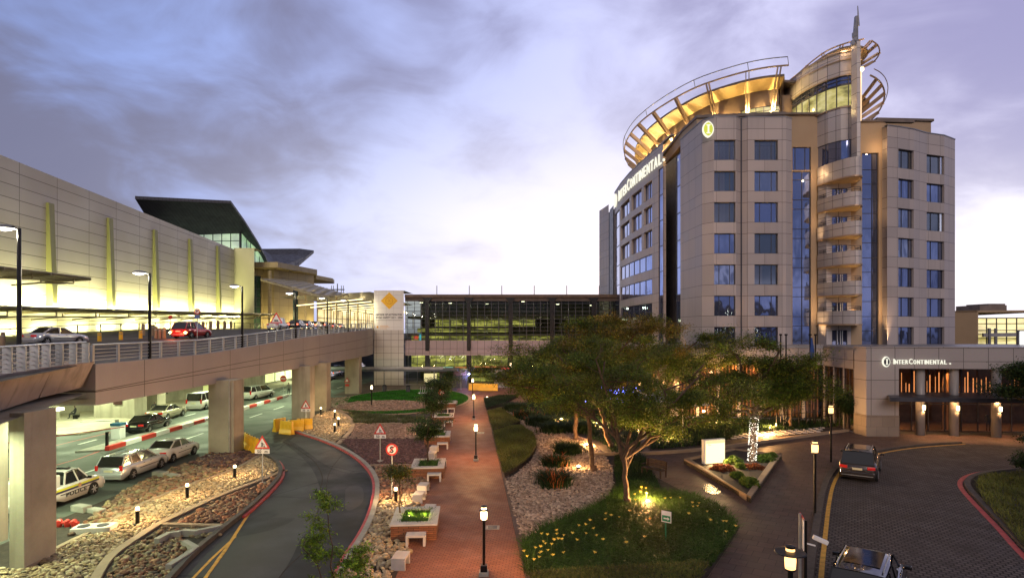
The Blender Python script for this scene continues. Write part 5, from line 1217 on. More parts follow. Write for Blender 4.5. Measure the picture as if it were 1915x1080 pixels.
# louvred grid canopy beyond
LG = thing('louvre_canopy', 'slatted grid canopy rising over the drop-off lanes near the ochre bays', 'canopy', (-44, 140, 18))
q = [P(488, 521, 128), P(560, 524, 150), P(652, 551, 118), P(600, 552, 104)]
mb = MB(); n = 16
for i in range(n + 1):
    f_ = i / n; a_ = q[0].lerp(q[3], f_); b_ = q[1].lerp(q[2], f_); mb.bar(a_, b_, .10, .26)
mb.build('slat', M['canopysteel'], LG, world=True)
mb = MB()
for i in range(6): f_ = i / 5; a_ = q[0].lerp(q[1], f_); b_ = q[3].lerp(q[2], f_); mb.bar(a_ - Vector((0, 0, .25)), b_ - Vector((0, 0, .25)), .2, .3)
mb.build('bearer', M['canopysteel'], LG, world=True)
mb = MB()
for i in range(n):
    for j in range(5):
        if (i + j) % 2: continue
        f0, f1 = i / n, (i + .8) / n; g0, g1 = j / 5, (j + .8) / 5
        pt = lambda u, v: q[0].lerp(q[3], u).lerp(q[1].lerp(q[2], u), v) + Vector((0, 0, .1))
        mb.quad(pt(f0, g0), pt(f1, g0), pt(f1, g1), pt(f0, g1))
mb.build('roof_sheet', M['canopyglass'], LG, world=True)
# the long far canopy with rows of glowing strips
FCN = thing('drop_off_canopy', 'far drop off canopy with rows of glowing strip lights beside the sign tower', 'canopy', (-36, 150, 9))
mb = MB()
for i in range(9):
    y = 118 + i * 13; z = 15.2 + i * .25; x0 = -38 - i * 1.0; x1 = -27 - i * 1.3
    mb.add([(x0 - 8, y, z), (x1, y - 4, z + .8), (x1, y + 5, z + .8), (x0 - 8, y + 9, z)], [(0, 1, 2, 3), (3, 2, 1, 0)])
mb.build('roof_sheet', M['canopyglass'], FCN, world=True)
for i in range(11):
    y = 112 + i * 12; z = 13.4 + i * .1; mb = MB(); x1 = -27.5 - i * 1.2
    mb.bar((x1 - 14, y + 3, z), (x1, y - 2, z + 1.0), .22, .16); mb.build('strip_light', em('glow_strip', (1, .84, .42), 2.6) if i == 0 else M['glow_strip'], FCN, world=True)
    if i == 0: M['glow_strip'] = bpy.data.materials['glow_strip']
for i in range(7):
    y = 116 + i * 18; mb = MB()
    for x in (-40, -34): mb.tube([(x - i * .5, y, 9), (x - i * .5, y, 15.5)], .16, 6)
    mb.build('post', M['ochre'], FCN, world=True)
    light('POINT', (-36 + 36 - i * .8, y - 150, 3.8), 900, (1, .78, .36), .5, parent=FCN, name='canopy_glow')
FT = thing('far_terminal', 'distant bright yellow lit terminal front behind the drop off canopy', 'building', (-50, 190, 9))
FTp = [(-49.4, 151.5), (-47.5, 190), (-52, 260)]
FL_ = arclen(FTp); mb = MB(); wall(mb, FTp, 5, 16.5, [(1, FL_[-1] - 1, 9.2, 14.2)], .3); mb.build('wall', M['ochre'], FT, world=True)
m_, t_, b_, o_ = newmat('lit_concourse_glass'); t_.put(b_.inputs['Emission Color'], t_.ramp(t_.noise(t_.scalev(t_.pos(), .3, .12, .6), 1, 4), [(.38, (.40, .27, .06)), (.55, (1, .78, .30)), (.7, (1, .95, .7))])); b_.inputs['Emission Strength'].default_value = 1.2; M['litcon'] = m_
window(FT, FTp, (1, FL_[-1] - 1, 9.2, 14.2), .2, [2 + 3.6 * i for i in range(1, 28)], [11.8], glass='litcon', w=.2)
for nm, px, py, Y in (('radio_mast', 631, 530, 300), ('radio_mast', 669, 547, 330), ('radio_mast', 697, 558, 360)):
    p = P(px, py, Y); b = thing(nm, {631: 'tallest distant mast with crossbars behind the terminal canopies', 669: 'middle distant mast with crossbars beside the sign tower', 697: 'faint distant mast just left of the sign tower'}[px], 'mast', (p.x, p.y, 0))
    mb = MB(); mb.tube([(0, 0, 0), (0, 0, p.z)], [.6, .25], 5); h = p.z
    mb.build('pole', M['frame'], b); mb = MB()
    for dz_, w_ in ((-3, 7), (-6, 9), (-9, 5)): mb.bar((-w_ / 2, 0, h + dz_), (w_ / 2, 0, h + dz_), .5, .5)
    for x_ in (-3, -2, 2, 3): mb.bar((x_, 0, h - 7.5), (x_, 0, h - 1), .25, .25)
    mb.build('crossbar', M['frame'], b)
# ---------------------------------------------------------------- sign tower and glazed building
SY = 94.8
ST = thing('sign_tower', 'white panelled stair tower carrying a yellow diamond banner', 'building', (-19.4, SY, 0))
stb = lambda mb, name, mat, **k: mb.build(name, M[mat] if isinstance(mat, str) else mat, ST, world=True, **k)
tx0, tx1 = (699.5 - CX) * SY / F, (755 - CX) * SY / F
mb = MB(); wall(mb, [(tx0 - .3, SY + 9), (tx0, SY), (tx1, SY), (tx1, SY + 9)], 0, 15.0); mb.sheet([(tx0, SY), (tx1, SY), (tx1, SY + 9), (tx0, SY + 9)], 15.0); stb(mb, 'wall', 'towerwall')
M['banner'] = brick('banner', (.66, .65, .62), (.64, .63, .60), (.40, .39, .37), 1.17, 1.02, .015, off=0, rough=.5, bump=0, vein=.03)
bz0 = CZ + (HZ - 617) * SY / F
mb = MB(); mb.box(((tx0 + tx1) / 2, SY - .02, (bz0 + 15) / 2), (tx1 - tx0 - .02, .03, 15 - bz0 - .04)); bo = stb(mb, 'banner', 'banner')
dc = P(728, 562, SY); s_ = 16 * SY / F
def diamond(s, y, nm, mat): mb = MB(); mb.add([(dc.x - s, y, dc.z), (dc.x, y, dc.z - s), (dc.x + s, y, dc.z), (dc.x, y, dc.z + s)], [(0, 1, 2, 3)]); return mb.build(nm, M[mat], bo, world=True)
M['dyel'] = pm('banner_yellow', (.80, .46, .01), .5, var=.05); M['dyel2'] = pm('banner_amber', (.66, .32, .01), .5, var=.05)
diamond(s_, SY - .045, 'diamond', 'dyel'); diamond(s_ * .86, SY - .05, 'diamond_border', 'dyel2'); diamond(s_ * .78, SY - .055, 'diamond_field', 'dyel')
mb = MB(); n = 28
for i in range(n):
    a, b = 2 * math.pi * i / n, 2 * math.pi * (i + 1) / n; r0, r1 = .50, .62
    mb.quad((dc.x + r0 * math.cos(a), SY - .06, dc.z + r0 * math.sin(a)), (dc.x + r0 * math.cos(b), SY - .06, dc.z + r0 * math.sin(b)), (dc.x + r1 * math.cos(b), SY - .06, dc.z + r1 * math.sin(b)), (dc.x + r1 * math.cos(a), SY - .06, dc.z + r1 * math.sin(a)))
for k in range(3): mb.box((dc.x, SY - .06, dc.z), (1.0, .004, .07), ry=k * math.pi / 3)
mb.build('diamond_symbol', M['dyel2'], bo, world=True)
M['ink'] = pm('dark_print', (.05, .05, .05), .6, var=0)
for i, tx in enumerate(('DECADE OF ACTION FOR', 'ROAD SAFETY 2011 - 2020')):
    tm, tw = text_mb(tx, .42, 0, .012); k = 4.25 / tw if i else 4.15 / tw; tm = xform(tm, Matrix.Translation((tx0 + .28, SY - .05, P(0, 588 + i * 5.4, SY).z - .14)) @ Matrix.Diagonal((k, 1, 1, 1))); tm.build('banner_text', M['ink'], bo, world=True)
mb = MB(); mb.box((tx0 + 2.3, SY - .045, P(0, 598, SY).z), (4.1, .01, .04)); mb.build('banner_rule', M['ink'], bo, world=True)
mb = MB(); mb.box((tx0 + .55, SY - .045, P(0, 611, SY).z), (.26, .01, .34)); mb.box((tx0 + 1.6, SY - .045, P(0, 609, SY).z), (1.3, .01, .06)); mb.box((tx0 + 1.7, SY - .045, P(0, 611.5, SY).z), (1.5, .01, .05)); mb.box((tx0 + 1.5, SY - .045, P(0, 614, SY).z), (1.1, .01, .05)); mb.build('banner_crest', M['dyel2'], bo, world=True)
light('AREA', (-2.3 - .9, -.9, 11.5), 90, CREAM, (.4, 4), parent=ST, name='edge_light', rot=Vector((-.6, -1, 0)).to_track_quat('Z', 'Y').to_euler())
# glazed building
GBX0, GBX1, GY = tx1 + .02, 17.0, 96.0
GBd = thing('glass_building', 'long dark glazed building with lit floors and a pink panelled band', 'building', (0, GY, 0))
gb = lambda mb, name, mat, **k: mb.build(name, M[mat] if isinstance(mat, str) else mat, GBd, world=True, **k)
M['gbglass'] = seeglass('curtain_wall_glass', (.42, .46, .36), -.02, .03)
zz = lambda py: CZ + (HZ - py) * GY / F
gz = zz(636)
mb = MB(); mb.quad((GBX0, GY, gz), (GBX1, GY, gz), (GBX1, GY, 13.8), (GBX0, GY, 13.8)); gb(mb, 'glazing', 'gbglass')
mb = MB(); mb.quad((GBX0, GY + .5, .1), (GBX1, GY + .5, .1), (GBX1, GY + .5, zz(664)), (GBX0, GY + .5, zz(664))); gb(mb, 'glazing', M['gbglass'])
mb = MB()
x = GBX0 + .4
while x < GBX1: mb.bar((x, GY - .06, gz), (x, GY - .06, 13.6), .07, .14, up=(0, 1, 0)); x += 1.12
z = gz + .3
while z < 13.6: mb.bar((GBX0, GY - .05, z), (GBX1, GY - .05, z), .10, .06); z += .62
gb(mb, 'mullion_grid', 'frame')
mb = MB(); x = GBX0 + .4
while x < GBX1: mb.bar((x, GY + .42, .1), (x, GY + .42, zz(664)), .07, .1, up=(0, 1, 0)); x += 1.5
gb(mb, 'mullion_grid', 'frame')
mb = MB(); mb.bb(GBX0, GBX1, GY - .25, GY + 1, zz(664), zz(652)); mb.bb(GBX0, GBX1, GY - .05, GY + .5, zz(651.6), zz(636)); M['pinkband'] = brick('pink_band', (.36, .28, .28), (.33, .26, .26), (.10, .07, .07), 1.1, 5, .03, off=0, rough=.5, vein=.1); gb(mb, 'band', 'pinkband')
mb = MB(); mb.bb(GBX0, GBX1, GY - .5, GY + 17, zz(556), zz(550.5)); gb(mb, 'roof', pm('brown_eaves', (.10, .065, .045), .6))
mb = MB(); mb.bb(GBX0, GBX1, GY - .2, GY, 13.35, zz(556)); gb(mb, 'eaves_band', pm('brown_band', (.07, .05, .04), .6))
for k in range(6):
    xm = (799.5 - CX + k * 77.5) * GY / F
    if xm > GBX1: break
    mb = MB(); mb.bb(xm - .3, xm + .3, GY - .45, GY - .02, zz(652) - .3, 13.4); mb.add([(xm - .8, GY - .5, 13.9), (xm + .8, GY - .5, 13.9), (xm, GY - .5, 12.6), (xm - .8, GY, 13.9), (xm + .8, GY, 13.9), (xm, GY, 12.6)], [(0, 2, 1), (3, 4, 5), (0, 3, 5, 2), (2, 5, 4, 1), (0, 1, 4, 3)]); gb(mb, 'column', 'black')
    mb = MB(); mb.bb(xm - .4, xm + .4, GY - .05, GY + .6, 0, zz(664)); gb(mb, 'column', 'black')
for k in range(6):
    xm = (814 - CX + k * 62) * GY / F; mb = MB(); mb.tube([(xm, GY + 2, 14), (xm, GY + 2, 16.0)], .07, 5); gb(mb, 'flag_rod', 'greymetal')
# real floors inside
M['slab'] = pm('inner_slab', (.25, .25, .20), .8); M['innerwall'] = pm('inner_wall', (.14, .13, .09), .8, var=.3, nscale=.3)
mb = MB()
for z in (zz(650), 8.1, 11.0): mb.bb(GBX0, GBX1, GY + 2.0, GY + 16, z - .35, z)
gb(mb, 'floor_slab', 'slab')
mb = MB(); mb.bb(GBX0, GBX1, GY + 16, GY + 16.3, 0, 13.8); gb(mb, 'back_wall', 'innerwall'); mb = MB(); mb.bb(GBX0, GBX1 + 8, GY + 16.3, GY + 16.6, 0, 14.3); mb.bb(GBX1, GBX1 + .3, GY, GY + 16, 0, 14.2); gb(mb, 'outer_wall', 'frame')
m_, t_, b_, o_ = newmat('painted_interior_glow'); p_ = t_.pos()
bk = t_.node('ShaderNodeTexBrick', {'Vector': t_.uv(), 'Color1': (.9, .85, .35), 'Color2': (.35, .36, .16), 'Mortar': (.05, .05, .03)}, offset=.3); bk.inputs['Scale'].default_value = 1; bk.inputs['Brick Width'].default_value = 2.3; bk.inputs['Row Height'].default_value = .8; bk.inputs['Mortar Size'].default_value = .05
cc_ = t_.mix(1.0, bk.outputs[0], t_.ramp(t_.noise(t_.scalev(p_, .3, 1, 1.4), 1, 4, .65), [(.42, (.12, .12, .06)), (.58, (1, .95, .55))]), 'MULTIPLY'); t_.put(b_.inputs['Emission Color'], cc_); b_.inputs['Emission Strength'].default_value = 1.5; b_.inputs['Base Color'].default_value = (.05, .05, .04, 1); M['glowint'] = m_
for i, (ya, yb, xa, xb) in enumerate(((649, 626, GBX0, 9), (609, 596, GBX0 + 4, 4), (621, 613, GBX0 + 1, 0), (690, 665, GBX0, 12), (718, 702, GBX0 + 3, 1))): mb = MB(); mb.quad((xa, GY + 6, zz(ya)), (xb, GY + 6, zz(ya)), (xb, GY + 6, zz(yb)), (xa, GY + 6, zz(yb))); gb(mb, 'glow_panel', 'glowint')  # emissive panels imitate lamplit rooms; the light is in their colour
g7 = random.Random(9); mb = MB(); mb2 = MB()
for z, zr in ((7.6, .9), (10.5, .9)):
    for i in range(16):
        x = GBX0 + 3 + i * 2.0; mb.bar((x, GY + 2.4, z - 2.0), (x, GY + 2.4, z), .16, .16)
    for h in (.35, .7, 1.0): mb.bar((GBX0, GY + 2.0, z + h + .4), (GBX1, GY + 2.0, z + h + .4), .05, .05)
for i in range(18):
    for z in (7.0,): mb.bar((GBX0 + i * 2, GY + 3.2, z), (GBX0 + i * 2 + 1, GY + 3.2, z + .6), .06, .06); mb.bar((GBX0 + i * 2 + 1, GY + 3.2, z + .6), (GBX0 + i * 2 + 2, GY + 3.2, z), .06, .06)
gb(mb, 'inner_steelwork', 'greymetal')
for i, (px, py) in enumerate([(788, 566), (842, 567), (911, 568), (978, 564), (1043, 569), (1106, 571), (842, 562)]):
    p = P(px, py, GY + 5); mb = MB(); mb.lathe([(.25, 0), (.28, .06)], (p.x, p.y, p.z), 10); gb(mb, 'ceiling_light', 'lamp_white')
    light('POINT', (p.x, p.y - GY, p.z - .5), 120, (.95, 1, .8), .2, parent=GBd, name='ceiling_glow')
for i, px in enumerate((824, 843, 863, 893, 922, 945)):
    p = P(px, 592, GY + 4); mb = MB(); mb.box(tuple(p), (1.1, .12, .08)); gb(mb, 'strip_light', 'tubeled')
for x in range(-16, 15, 4):
    light('POINT', (x, 8, 7.7 - .2), 220, (1, .95, .55), .4, parent=GBd, name='floor_glow'); light('POINT', (x + 2, 5, 10.5), 50, (1, .95, .6), .4, parent=GBd, name='floor_glow'); light('POINT', (x, 5, 4.6), 300, (1, .9, .5), .4, parent=GBd, name='floor_glow')
mb = MB()
for i in range(20):
    x = g7.uniform(-12.8, -7.6); z = g7.uniform(4.1, 5.6); l = g7.uniform(.3, .7); a_ = R(50); mb.bar((x, GY + 2.2, z), (x + l * math.cos(a_), GY + 2.2, z + l * math.sin(a_)), .08, .08)
gb(mb, 'glass_sculpture', em('sculpture_light', (1, .85, .65), 2.2))
p = P(741 + 37, 631, GY + 1.5); mb = MB(); mb.box(tuple(p), (.7, .1, .5)); gb(mb, 'red_sign', em('red_sign', (1, .08, .05), 1.3)); p = P(786, 630, GY + 1.5); mb = MB(); mb.box(tuple(p), (.28, .1, 1.0)); gb(mb, 'blue_sign', em('blue_sign', (.1, .7, 1), 1.2))
mb = MB(); mb.box((-11.0, GY + 2.5, 2.55), (2.6, .1, .22)); gb(mb, 'blue_light', em('cyan_light', (.4, .9, 1), 1.5)); mb = MB(); mb.box((-8.2, GY + 2.5, 2.6), (2.5, .1, .2)); mb.box((-3.4, GY + 2.6, 2.7), (5.5, .1, .25)); gb(mb, 'red_light', em('orange_light', (1, .28, .12), 1.2))
# low green canopy in front of the ground floor
WC = thing('covered_walkway', 'low flat walkway canopy with thin posts before the sign tower', 'canopy', (-16, 89, 0))
wb = lambda mb, name, mat: mb.build(name, M[mat] if isinstance(mat, str) else mat, WC, world=True)
mb = MB(); mb.bb(-27, -8.0, 87, 91, 2.75, 3.05); wb(mb, 'roof', pm('patinated_roof', (.07, .08, .09), .4, metal=.3)); mb = MB(); mb.bb(-27, -10, 87.05, 87.3, 3.05, 3.4); wb(mb, 'upstand', 'greymetal')
for px in (650, 719, 812, 862): x = (px - CX) * 87.4 / F; mb = MB(); mb.tube([(x, 87.4, 0), (x, 87.4, 2.8)], .09, 6); wb(mb, 'post', 'greymetal')
for x in (-24, -19, -14, -10): light('POINT', (x + 16, 2.5, 2.5), 60, CREAM, .2, parent=WC, name='walkway_light')
mb = MB(); mb.bb(-21, -7, 93.2, 94.4, 0, 2.7) if False else None
# street level interiors: kiosks and doors
KS = thing('kiosk', 'small dark kiosk at the end of the brick path', 'kiosk', (P(848, 720, 90).x, 90, 0))
MB().box((0, 1.2, 1.4), (4.2, 2.4, 2.8)).build('body', M['frame'], KS); MB().box((.6, -.02, 2.2), (2.6, .06, .55)).build('name_board', pm('kiosk_board', (.16, .10, .09), .5), KS)
MB().box((-3.6, 1.0, 1.5), (1.9, .2, 1.3)).build('lit_window', em('kiosk_window', (1, .85, .4), .9), KS)
K2 = thing('kiosk', 'grey kiosk with a pale board right of the yellow barriers', 'kiosk', (P(952, 715, 91).x, 91, 0))
MB().box((0, 1.2, 1.3), (4.4, 2.4, 2.6)).build('body', M['greymetal'], K2); MB().box((-.2, -.02, 1.9), (3.2, .06, .6)).build('name_board', pm('kiosk_board2', (.22, .18, .18), .5), K2)
MB().box((-.5, -.02, 2.9), (1.2, .1, .25)).build('red_light', em('red_lamp', (1, .1, .06), 2.0), K2)
p = P(877, 699, 90); bl = thing('blue_lamp', 'bluish white lamp glowing at the end of the brick path', 'lamp', (p.x, p.y, 0))
MB().tube([(0, 0, 0), (0, 0, p.z)], .06, 6).build('pole', M['black'], bl); MB().lathe([(.05, -.18), (.18, 0), (.05, .18)], (0, 0, p.z), 10).build('globe', em('blue_globe', (.45, .5, 1), 12), bl); light('POINT', (0, -.4, p.z - .2), 260, (.35, .4, 1), .15, parent=bl, name='blue_light')
# ---------------------------------------------------------------- lamps in the garden
def cap_lamp(name, label, loc, h, hat=.30, body=.12, energy=150, col=WARM2, glow='lamp_hot', group=None, base=True):
    r_ = thing(name, label, 'lamp post', loc, group=group); bh = .34 * (h / 2.4 if h < 3 else 1.25)
    mb = MB(); mb.tube([(0, 0, .30 if base else 0), (0, 0, h - bh - .12)], .05 if base else .065, 8); mb.build('pole', M['black'], r_)
    if base:
        mb = MB(); mb.box((0, 0, .27), (.24, .24, .24)); mb.build('post_foot', M['black'], r_, bev=.02); mb = MB(); mb.box((0, 0, .08), (.34, .34, .16)); mb.build('plinth', M['kerb'], r_, bev=.02)
    z = h - bh - .12
    MB().lathe([(.05, z - .05), (body, z), (body, z + .04)], (0, 0, 0), 14).build('collar', M['black'], r_)
    MB().lathe([(body * .92, z + .04), (body * 1.02, z + bh * .55), (body * .95, z + bh)], (0, 0, 0), 16).build('lamp_glass', M[glow], r_, smooth=True)
    MB().lathe([(hat, z + bh), (hat * .97, z + bh + .025), (body * .9, z + bh + .05)], (0, 0, 0), 24).build('hat', M['black'], r_)
    MB().lathe([(body * .8, z + bh + .05), (body * .8, z + bh + .12)], (0, 0, 0), 14).build('upper_glass', M[glow], r_)
    MB().lathe([(body * .95, z + bh + .12), (body * .9, z + bh + .17), (.02, z + bh + .19)], (0, 0, 0), 14).build('cap', M['black'], r_)
    light('POINT', (0, 0, z + bh * .5), energy, col, body * 1.1, parent=r_, name='lamp_light'); return r_
lab = ['nearest brick path lamp beside the drain cover', 'second brick path lamp, level with the planted slate boxes', 'third brick path lamp, left of the far clipped bed', 'farthest brick path lamp, in front of the yellow barriers']
for (px, py), l in zip([(905, 1075), (890, 861), (886, 784), (884, 743)], lab): cap_lamp('lamp_post', l, G(px, py), 2.45, .17, .115, 1500, (1, .50, .19), 'lamp_hot', 'lamps along the brick path')
cap_lamp('lamp_post', 'tall capped lamp standing at the kerb near the grey car, closer one', G(1524, 963), 3.5, .19, .15, 55, WARM2, 'lamp_warm', 'lamps beside the drive', False)
cap_lamp('lamp_post', 'tall capped lamp standing nearer the hotel entrance', G(1554, 863), 3.75, .20, .15, 55, WARM2, 'lamp_warm', 'lamps beside the drive', False)
nl = G(1478, 1050, 3.1); cap_lamp('lamp_post', 'wide hatted lamp cut off by the bottom edge, beside the camera pole', (nl.x, nl.y, 0), 3.45, .37, .13, 60, WARM2, 'lamp_warm', 'lamps beside the drive', False)
p = G(695, 759); cap_lamp('lamp_post', 'thin garden lamp rising from the pink gravel oval', p, 2.4, .15, .11, 170, (1, .66, .36), 'lamp_hot', None, False)
for (px, py), l in zip([(955, 735), (984, 745), (1022, 765), (1015, 752)], ['bright lamp glowing against the left side of the big trees', 'small lamp low in the undergrowth near the far clipped bed', 'slim lamp in the dark undergrowth behind the pebble bed', 'faint slim lamp deeper in the undergrowth']):
    cap_lamp('lamp_post', l, G(px, py), 2.5 if px != 955 else 4.2, .15, .11, 520 if px == 955 else 90, WARM2, 'lamp_hot' if px == 955 else 'lamp_warm', None, False)
def bollard(label, px, py, e=34, group='bollard lights in the gravel'):
    b = thing('bollard_light', label, 'bollard light', G(px, py), group=group)
    MB().lathe([(.20, 0), (.20, .03)], (0, 0, .04), 12).build('foot_plate', M['black'], b); MB().lathe([(.085, .04), (.085, .68)], (0, 0, 0), 14).build('body', M['black'], b)
    MB().lathe([(.08, .68), (.08, .80), (.05, .83)], (0, 0, 0), 14).build('lamp_glass', M['lamp_hot'], b, smooth=True); MB().lathe([(.03, .83), (.03, .86)], (0, 0, 0), 8).build('cap', M['black'], b)
    light('POINT', (0, 0, .76), e, WARM2, .10, parent=b, name='bollard_glow')
for px, py, l, e in ((257, 981, 'bollard light nearest the square pier in the cream pebbles', 456), (350, 933, 'bollard light in the cream pebbles level with the silver estate car', 456), (439, 895, 'bollard light in the cream pebbles nearest the roadworks sign', 456), (740, 941, 'single bollard light behind the nearest slate planter', 528), (600, 776, 'bollard light closest to the twin piers', 288), (626, 782, 'rear middle bollard light of the gravel group by the barriers', 288), (633, 797, 'right hand bollard light of the gravel group by the barriers', 288), (626, 809, 'front bollard light of the gravel group by the barriers', 288), (796, 812, 'bollard light at the back of the third slate planter', 288), (820, 760, 'small far bollard light beside the young tree and red sign', 240)):
    bollard(l, px, py, e)
# ground spotlights
def spot_up(label, px, py, e, z=.15, r=.15):
    g = G(px, py + 4); s_ = thing('ground_spotlight', label, 'ground light', g, group='ground spotlights')
    MB().lathe([(.09, 0), (.12, z)], (0, 0, 0), 10).build('housing', M['black'], s_); MB().lathe([(.05, z), (r, z + .06), (.04, z + .13)], (0, 0, 0), 10).build('lens', M['lamp_hot'], s_)
    light('POINT', (0, -.05, z + .35), e * 1.6, (1, .50, .17), .1, parent=s_, name='spot_glow')
    if e > 800: light('SPOT', (0, 0, z + .4), e * 3.0, (1, .56, .20), .1, parent=s_, rot=(R(180), 0, 0), spot=120, blend=1.0, name='spot_beam')
    return s_
for px, py, l, e in ((1082, 873, 'ground spotlight alone in the middle of the white pebble bed', 150), (1097, 831, 'ground spotlight left of the slim lit tree trunk', 850), (1050, 783, 'starry ground spotlight among the dark shrubs behind the pebbles', 260), (1211, 940, 'brightest ground spotlight beneath the forked tree in the lily bed', 820), (1255, 822, 'ground spotlight just behind the glowing sign box', 300), (1432, 813, 'ground spotlight right of the string lit trunk', 850), (1194, 797, 'tiny ground spotlight behind the forked tree', 120), (911, 741, 'ground spotlight where the brick path ends at the clipped bed', 60), (1118, 790, 'added unseen ground spotlight under the spreading crowns', 1500), (1340, 790, 'added unseen ground spotlight under the string lit tree crown', 900), (1440, 800, 'dim ground spotlight under the outer crown of the string lit tree', 500)):  # the unseen ones are added to warm the crowns from below
    spot_up(l, px, py, e)
# ---------------------------------------------------------------- road signs
def pole(mb, h, r=.035): return mb.tube([(0, 0, 0), (0, 0, h)], r, 8)
def tri(s, y, grow=0.0):
    h = s * .866; c = h / 3
    return [(0, y, h - c + grow * 2), (-s / 2 - grow * 1.73, y, -c - grow), (s / 2 + grow * 1.73, y, -c - grow)]
def plate(pts, y0, y1):
    mb = MB(); n = len(pts); mb.add([(x, y0, z) for x, z in pts] + [(x, y1, z) for x, z in pts], [tuple(range(n)), tuple(range(n, 2 * n))[::-1]] + [(i, n + i, n + (i + 1) % n, (i + 1) % n) for i in range(n)]); return mb
def disc(r, n=28, cz=0): return [(r * math.cos(2 * math.pi * i / n), cz + r * math.sin(2 * math.pi * i / n)) for i in range(n)]
def ctri(s, cz):
    h = s * .866; return [(-s / 2, cz - h / 3), (s / 2, cz - h / 3), (0, cz + 2 * h / 3)]
M['signwhite'] = pm('sign_white', (.72, .70, .66), .4, var=.03); M['signink'] = pm('sign_black', (.02, .02, .02), .4, var=0)
def work_sign(label, px, py, s=.92, h=2.05, plate2=True):
    w_ = thing('roadworks_sign', label, 'road sign', G(px, py), group='triangular roadworks signs'); cz = h + .35 if plate2 else h
    pole(MB(), cz).build('post', M['alu'], w_); MB().box((0, 0, .05), (.35, .35, .1)).build('foot', M['kerb'], w_)
    f = plate(ctri(s, cz), -.05, -.03).build('triangle', M['red'], w_); plate(ctri(s * .68, cz), -.055, -.05).build('white_field', M['signwhite'], f)
    mb = MB()   # a figure digging beside a heap
    k = s / .92; y = -.062
    def bar2(a, b, w): mb.bar((a[0] * k, y, cz + a[1] * k), (b[0] * k, y, cz + b[1] * k), .004, w, up=(1, 0, 0.001)) if False else mb.tube([(a[0] * k, y, cz + a[1] * k), (b[0] * k, y, cz + b[1] * k)], w * k / 2, 6)
    bar2((-.02, .10), (.0, -.02), .07); bar2((.0, -.02), (-.06, -.16), .045); bar2((.0, -.02), (.06, -.16), .045); bar2((-.01, .08), (.08, .0), .03); bar2((.10, .04), (.13, -.16), .02)
    mb.lathe([(.035 * k, 0), (.035 * k, .01)], (-.03 * k, y, cz + .15 * k), 8); mb.add([(.08 * k, y, cz - .17 * k), (.20 * k, y, cz - .17 * k), (.14 * k, y, cz - .10 * k)], [(0, 1, 2)]); mb.build('worker_symbol', M['signink'], f)
    if plate2:
        b = MB().box((0, -.04, cz - s * .29 - .16), (s * .95, .02, .24)).build('distance_plate', M['signwhite'], w_)
        for txt, x in (('50', -.30), ('m', .14)): tm, tw = text_mb(txt, .24, 0, .006); xform(tm, Matrix.Translation((x * k, -.056, cz - s * .29 - .24))).build('distance_text', M['signink'], b)
    return w_
work_sign('roadworks sign in the russet rocks by the left kerb of the curved road', 491, 905, .88, 1.95)
work_sign('roadworks sign in front of the yellow barriers and tall twin pier', 572, 802, .86, 1.75)
work_sign('roadworks sign standing in the purple slate chips', 711, 863, .82, 1.75)
sg = thing('no_stopping_sign', 'round red ringed sign with a struck out black S above the russet rocks', 'road sign', G(733, 928)); cz = 2.5
pole(MB(), cz).build('post', M['alu'], sg); f = plate(disc(.32, cz=cz), -.05, -.03).build('disc', M['red'], sg); plate(disc(.235, cz=cz), -.056, -.05).build('white_field', M['signwhite'], f)
tm, tw = text_mb('S', .46, 0, .014); xform(tm, Matrix.Translation((-tw / 2, -.062, cz - .165))).build('letter', M['signink'], f); MB().bar((.16, -.066, cz + .19), (-.16, -.066, cz - .19), .05, .004, up=(0, 1, 0)).build('slash', M['red'], f)
p = G(826, 770); sg = thing('no_entry_sign', 'small round red and white sign at the far end of the slate planters', 'road sign', p); pole(MB(), 2.3).build('post', M['alu'], sg); f = plate(disc(.36, cz=2.1), -.05, -.03).build('disc', M['red'], sg); plate(disc(.2, cz=2.1), -.056, -.05).build('white_field', M['signwhite'], f)
sg = thing('pier_sign', 'small red triangular sign fixed on the farthest round pier', 'road sign', (P(649, 713, 81.8).x, 81.8, 0)); z = P(0, 711, 81.8).z; f = plate(ctri(.75, z), -.05, 0).build('triangle', M['red'], sg); plate(ctri(.42, z), -.056, -.05).build('white_field', M['signwhite'], f); MB().box((0, -.03, z - .62), (.5, .05, .28)).build('red_plate', M['red'], sg)
# signs on the elevated road
Y = 63; p = P(517, 597, Y); sg = thing('speed_hump_sign', 'large triangular warning sign on the elevated road rail in front of the white pickup', 'road sign', (p.x, Y, zd(Y))); z = p.z - zd(Y); pole(MB(), z + .3).build('post', M['alu'], sg); f = plate(ctri(1.35, z), -.05, -.03).build('triangle', M['red'], sg); plate(ctri(.95, z), -.056, -.05).build('white_field', M['signwhite'], f)
mb = MB(); mb.box((0, -.06, z - .12), (.42, .01, .16)); mb.build('hump_symbol', M['signink'], f)
Y = 58; p = P(369, 582, Y); sg = thing('no_parking_sign', 'round struck out P sign over a blue plate on the elevated road', 'road sign', (p.x, Y, zd(Y))); z = p.z - zd(Y); pole(MB(), z + .2).build('post', M['alu'], sg); f = plate(disc(.30, cz=z), -.05, -.03).build('disc', M['red'], sg); plate(disc(.22, cz=z), -.056, -.05).build('white_field', M['signwhite'], f)
tm, tw = text_mb('P', .36, 0, .01); xform(tm, Matrix.Translation((-tw / 2, -.062, z - .13))).build('letter', M['signink'], f); MB().bar((.18, -.066, z + .18), (-.18, -.066, z - .18), .04, .004, up=(0, 1, 0)).build('slash', M['red'], f)
MB().box((0, -.04, z - .52), (.5, .02, .34)).build('blue_plate', pm('sign_blue', (.08, .14, .35), .4), sg)
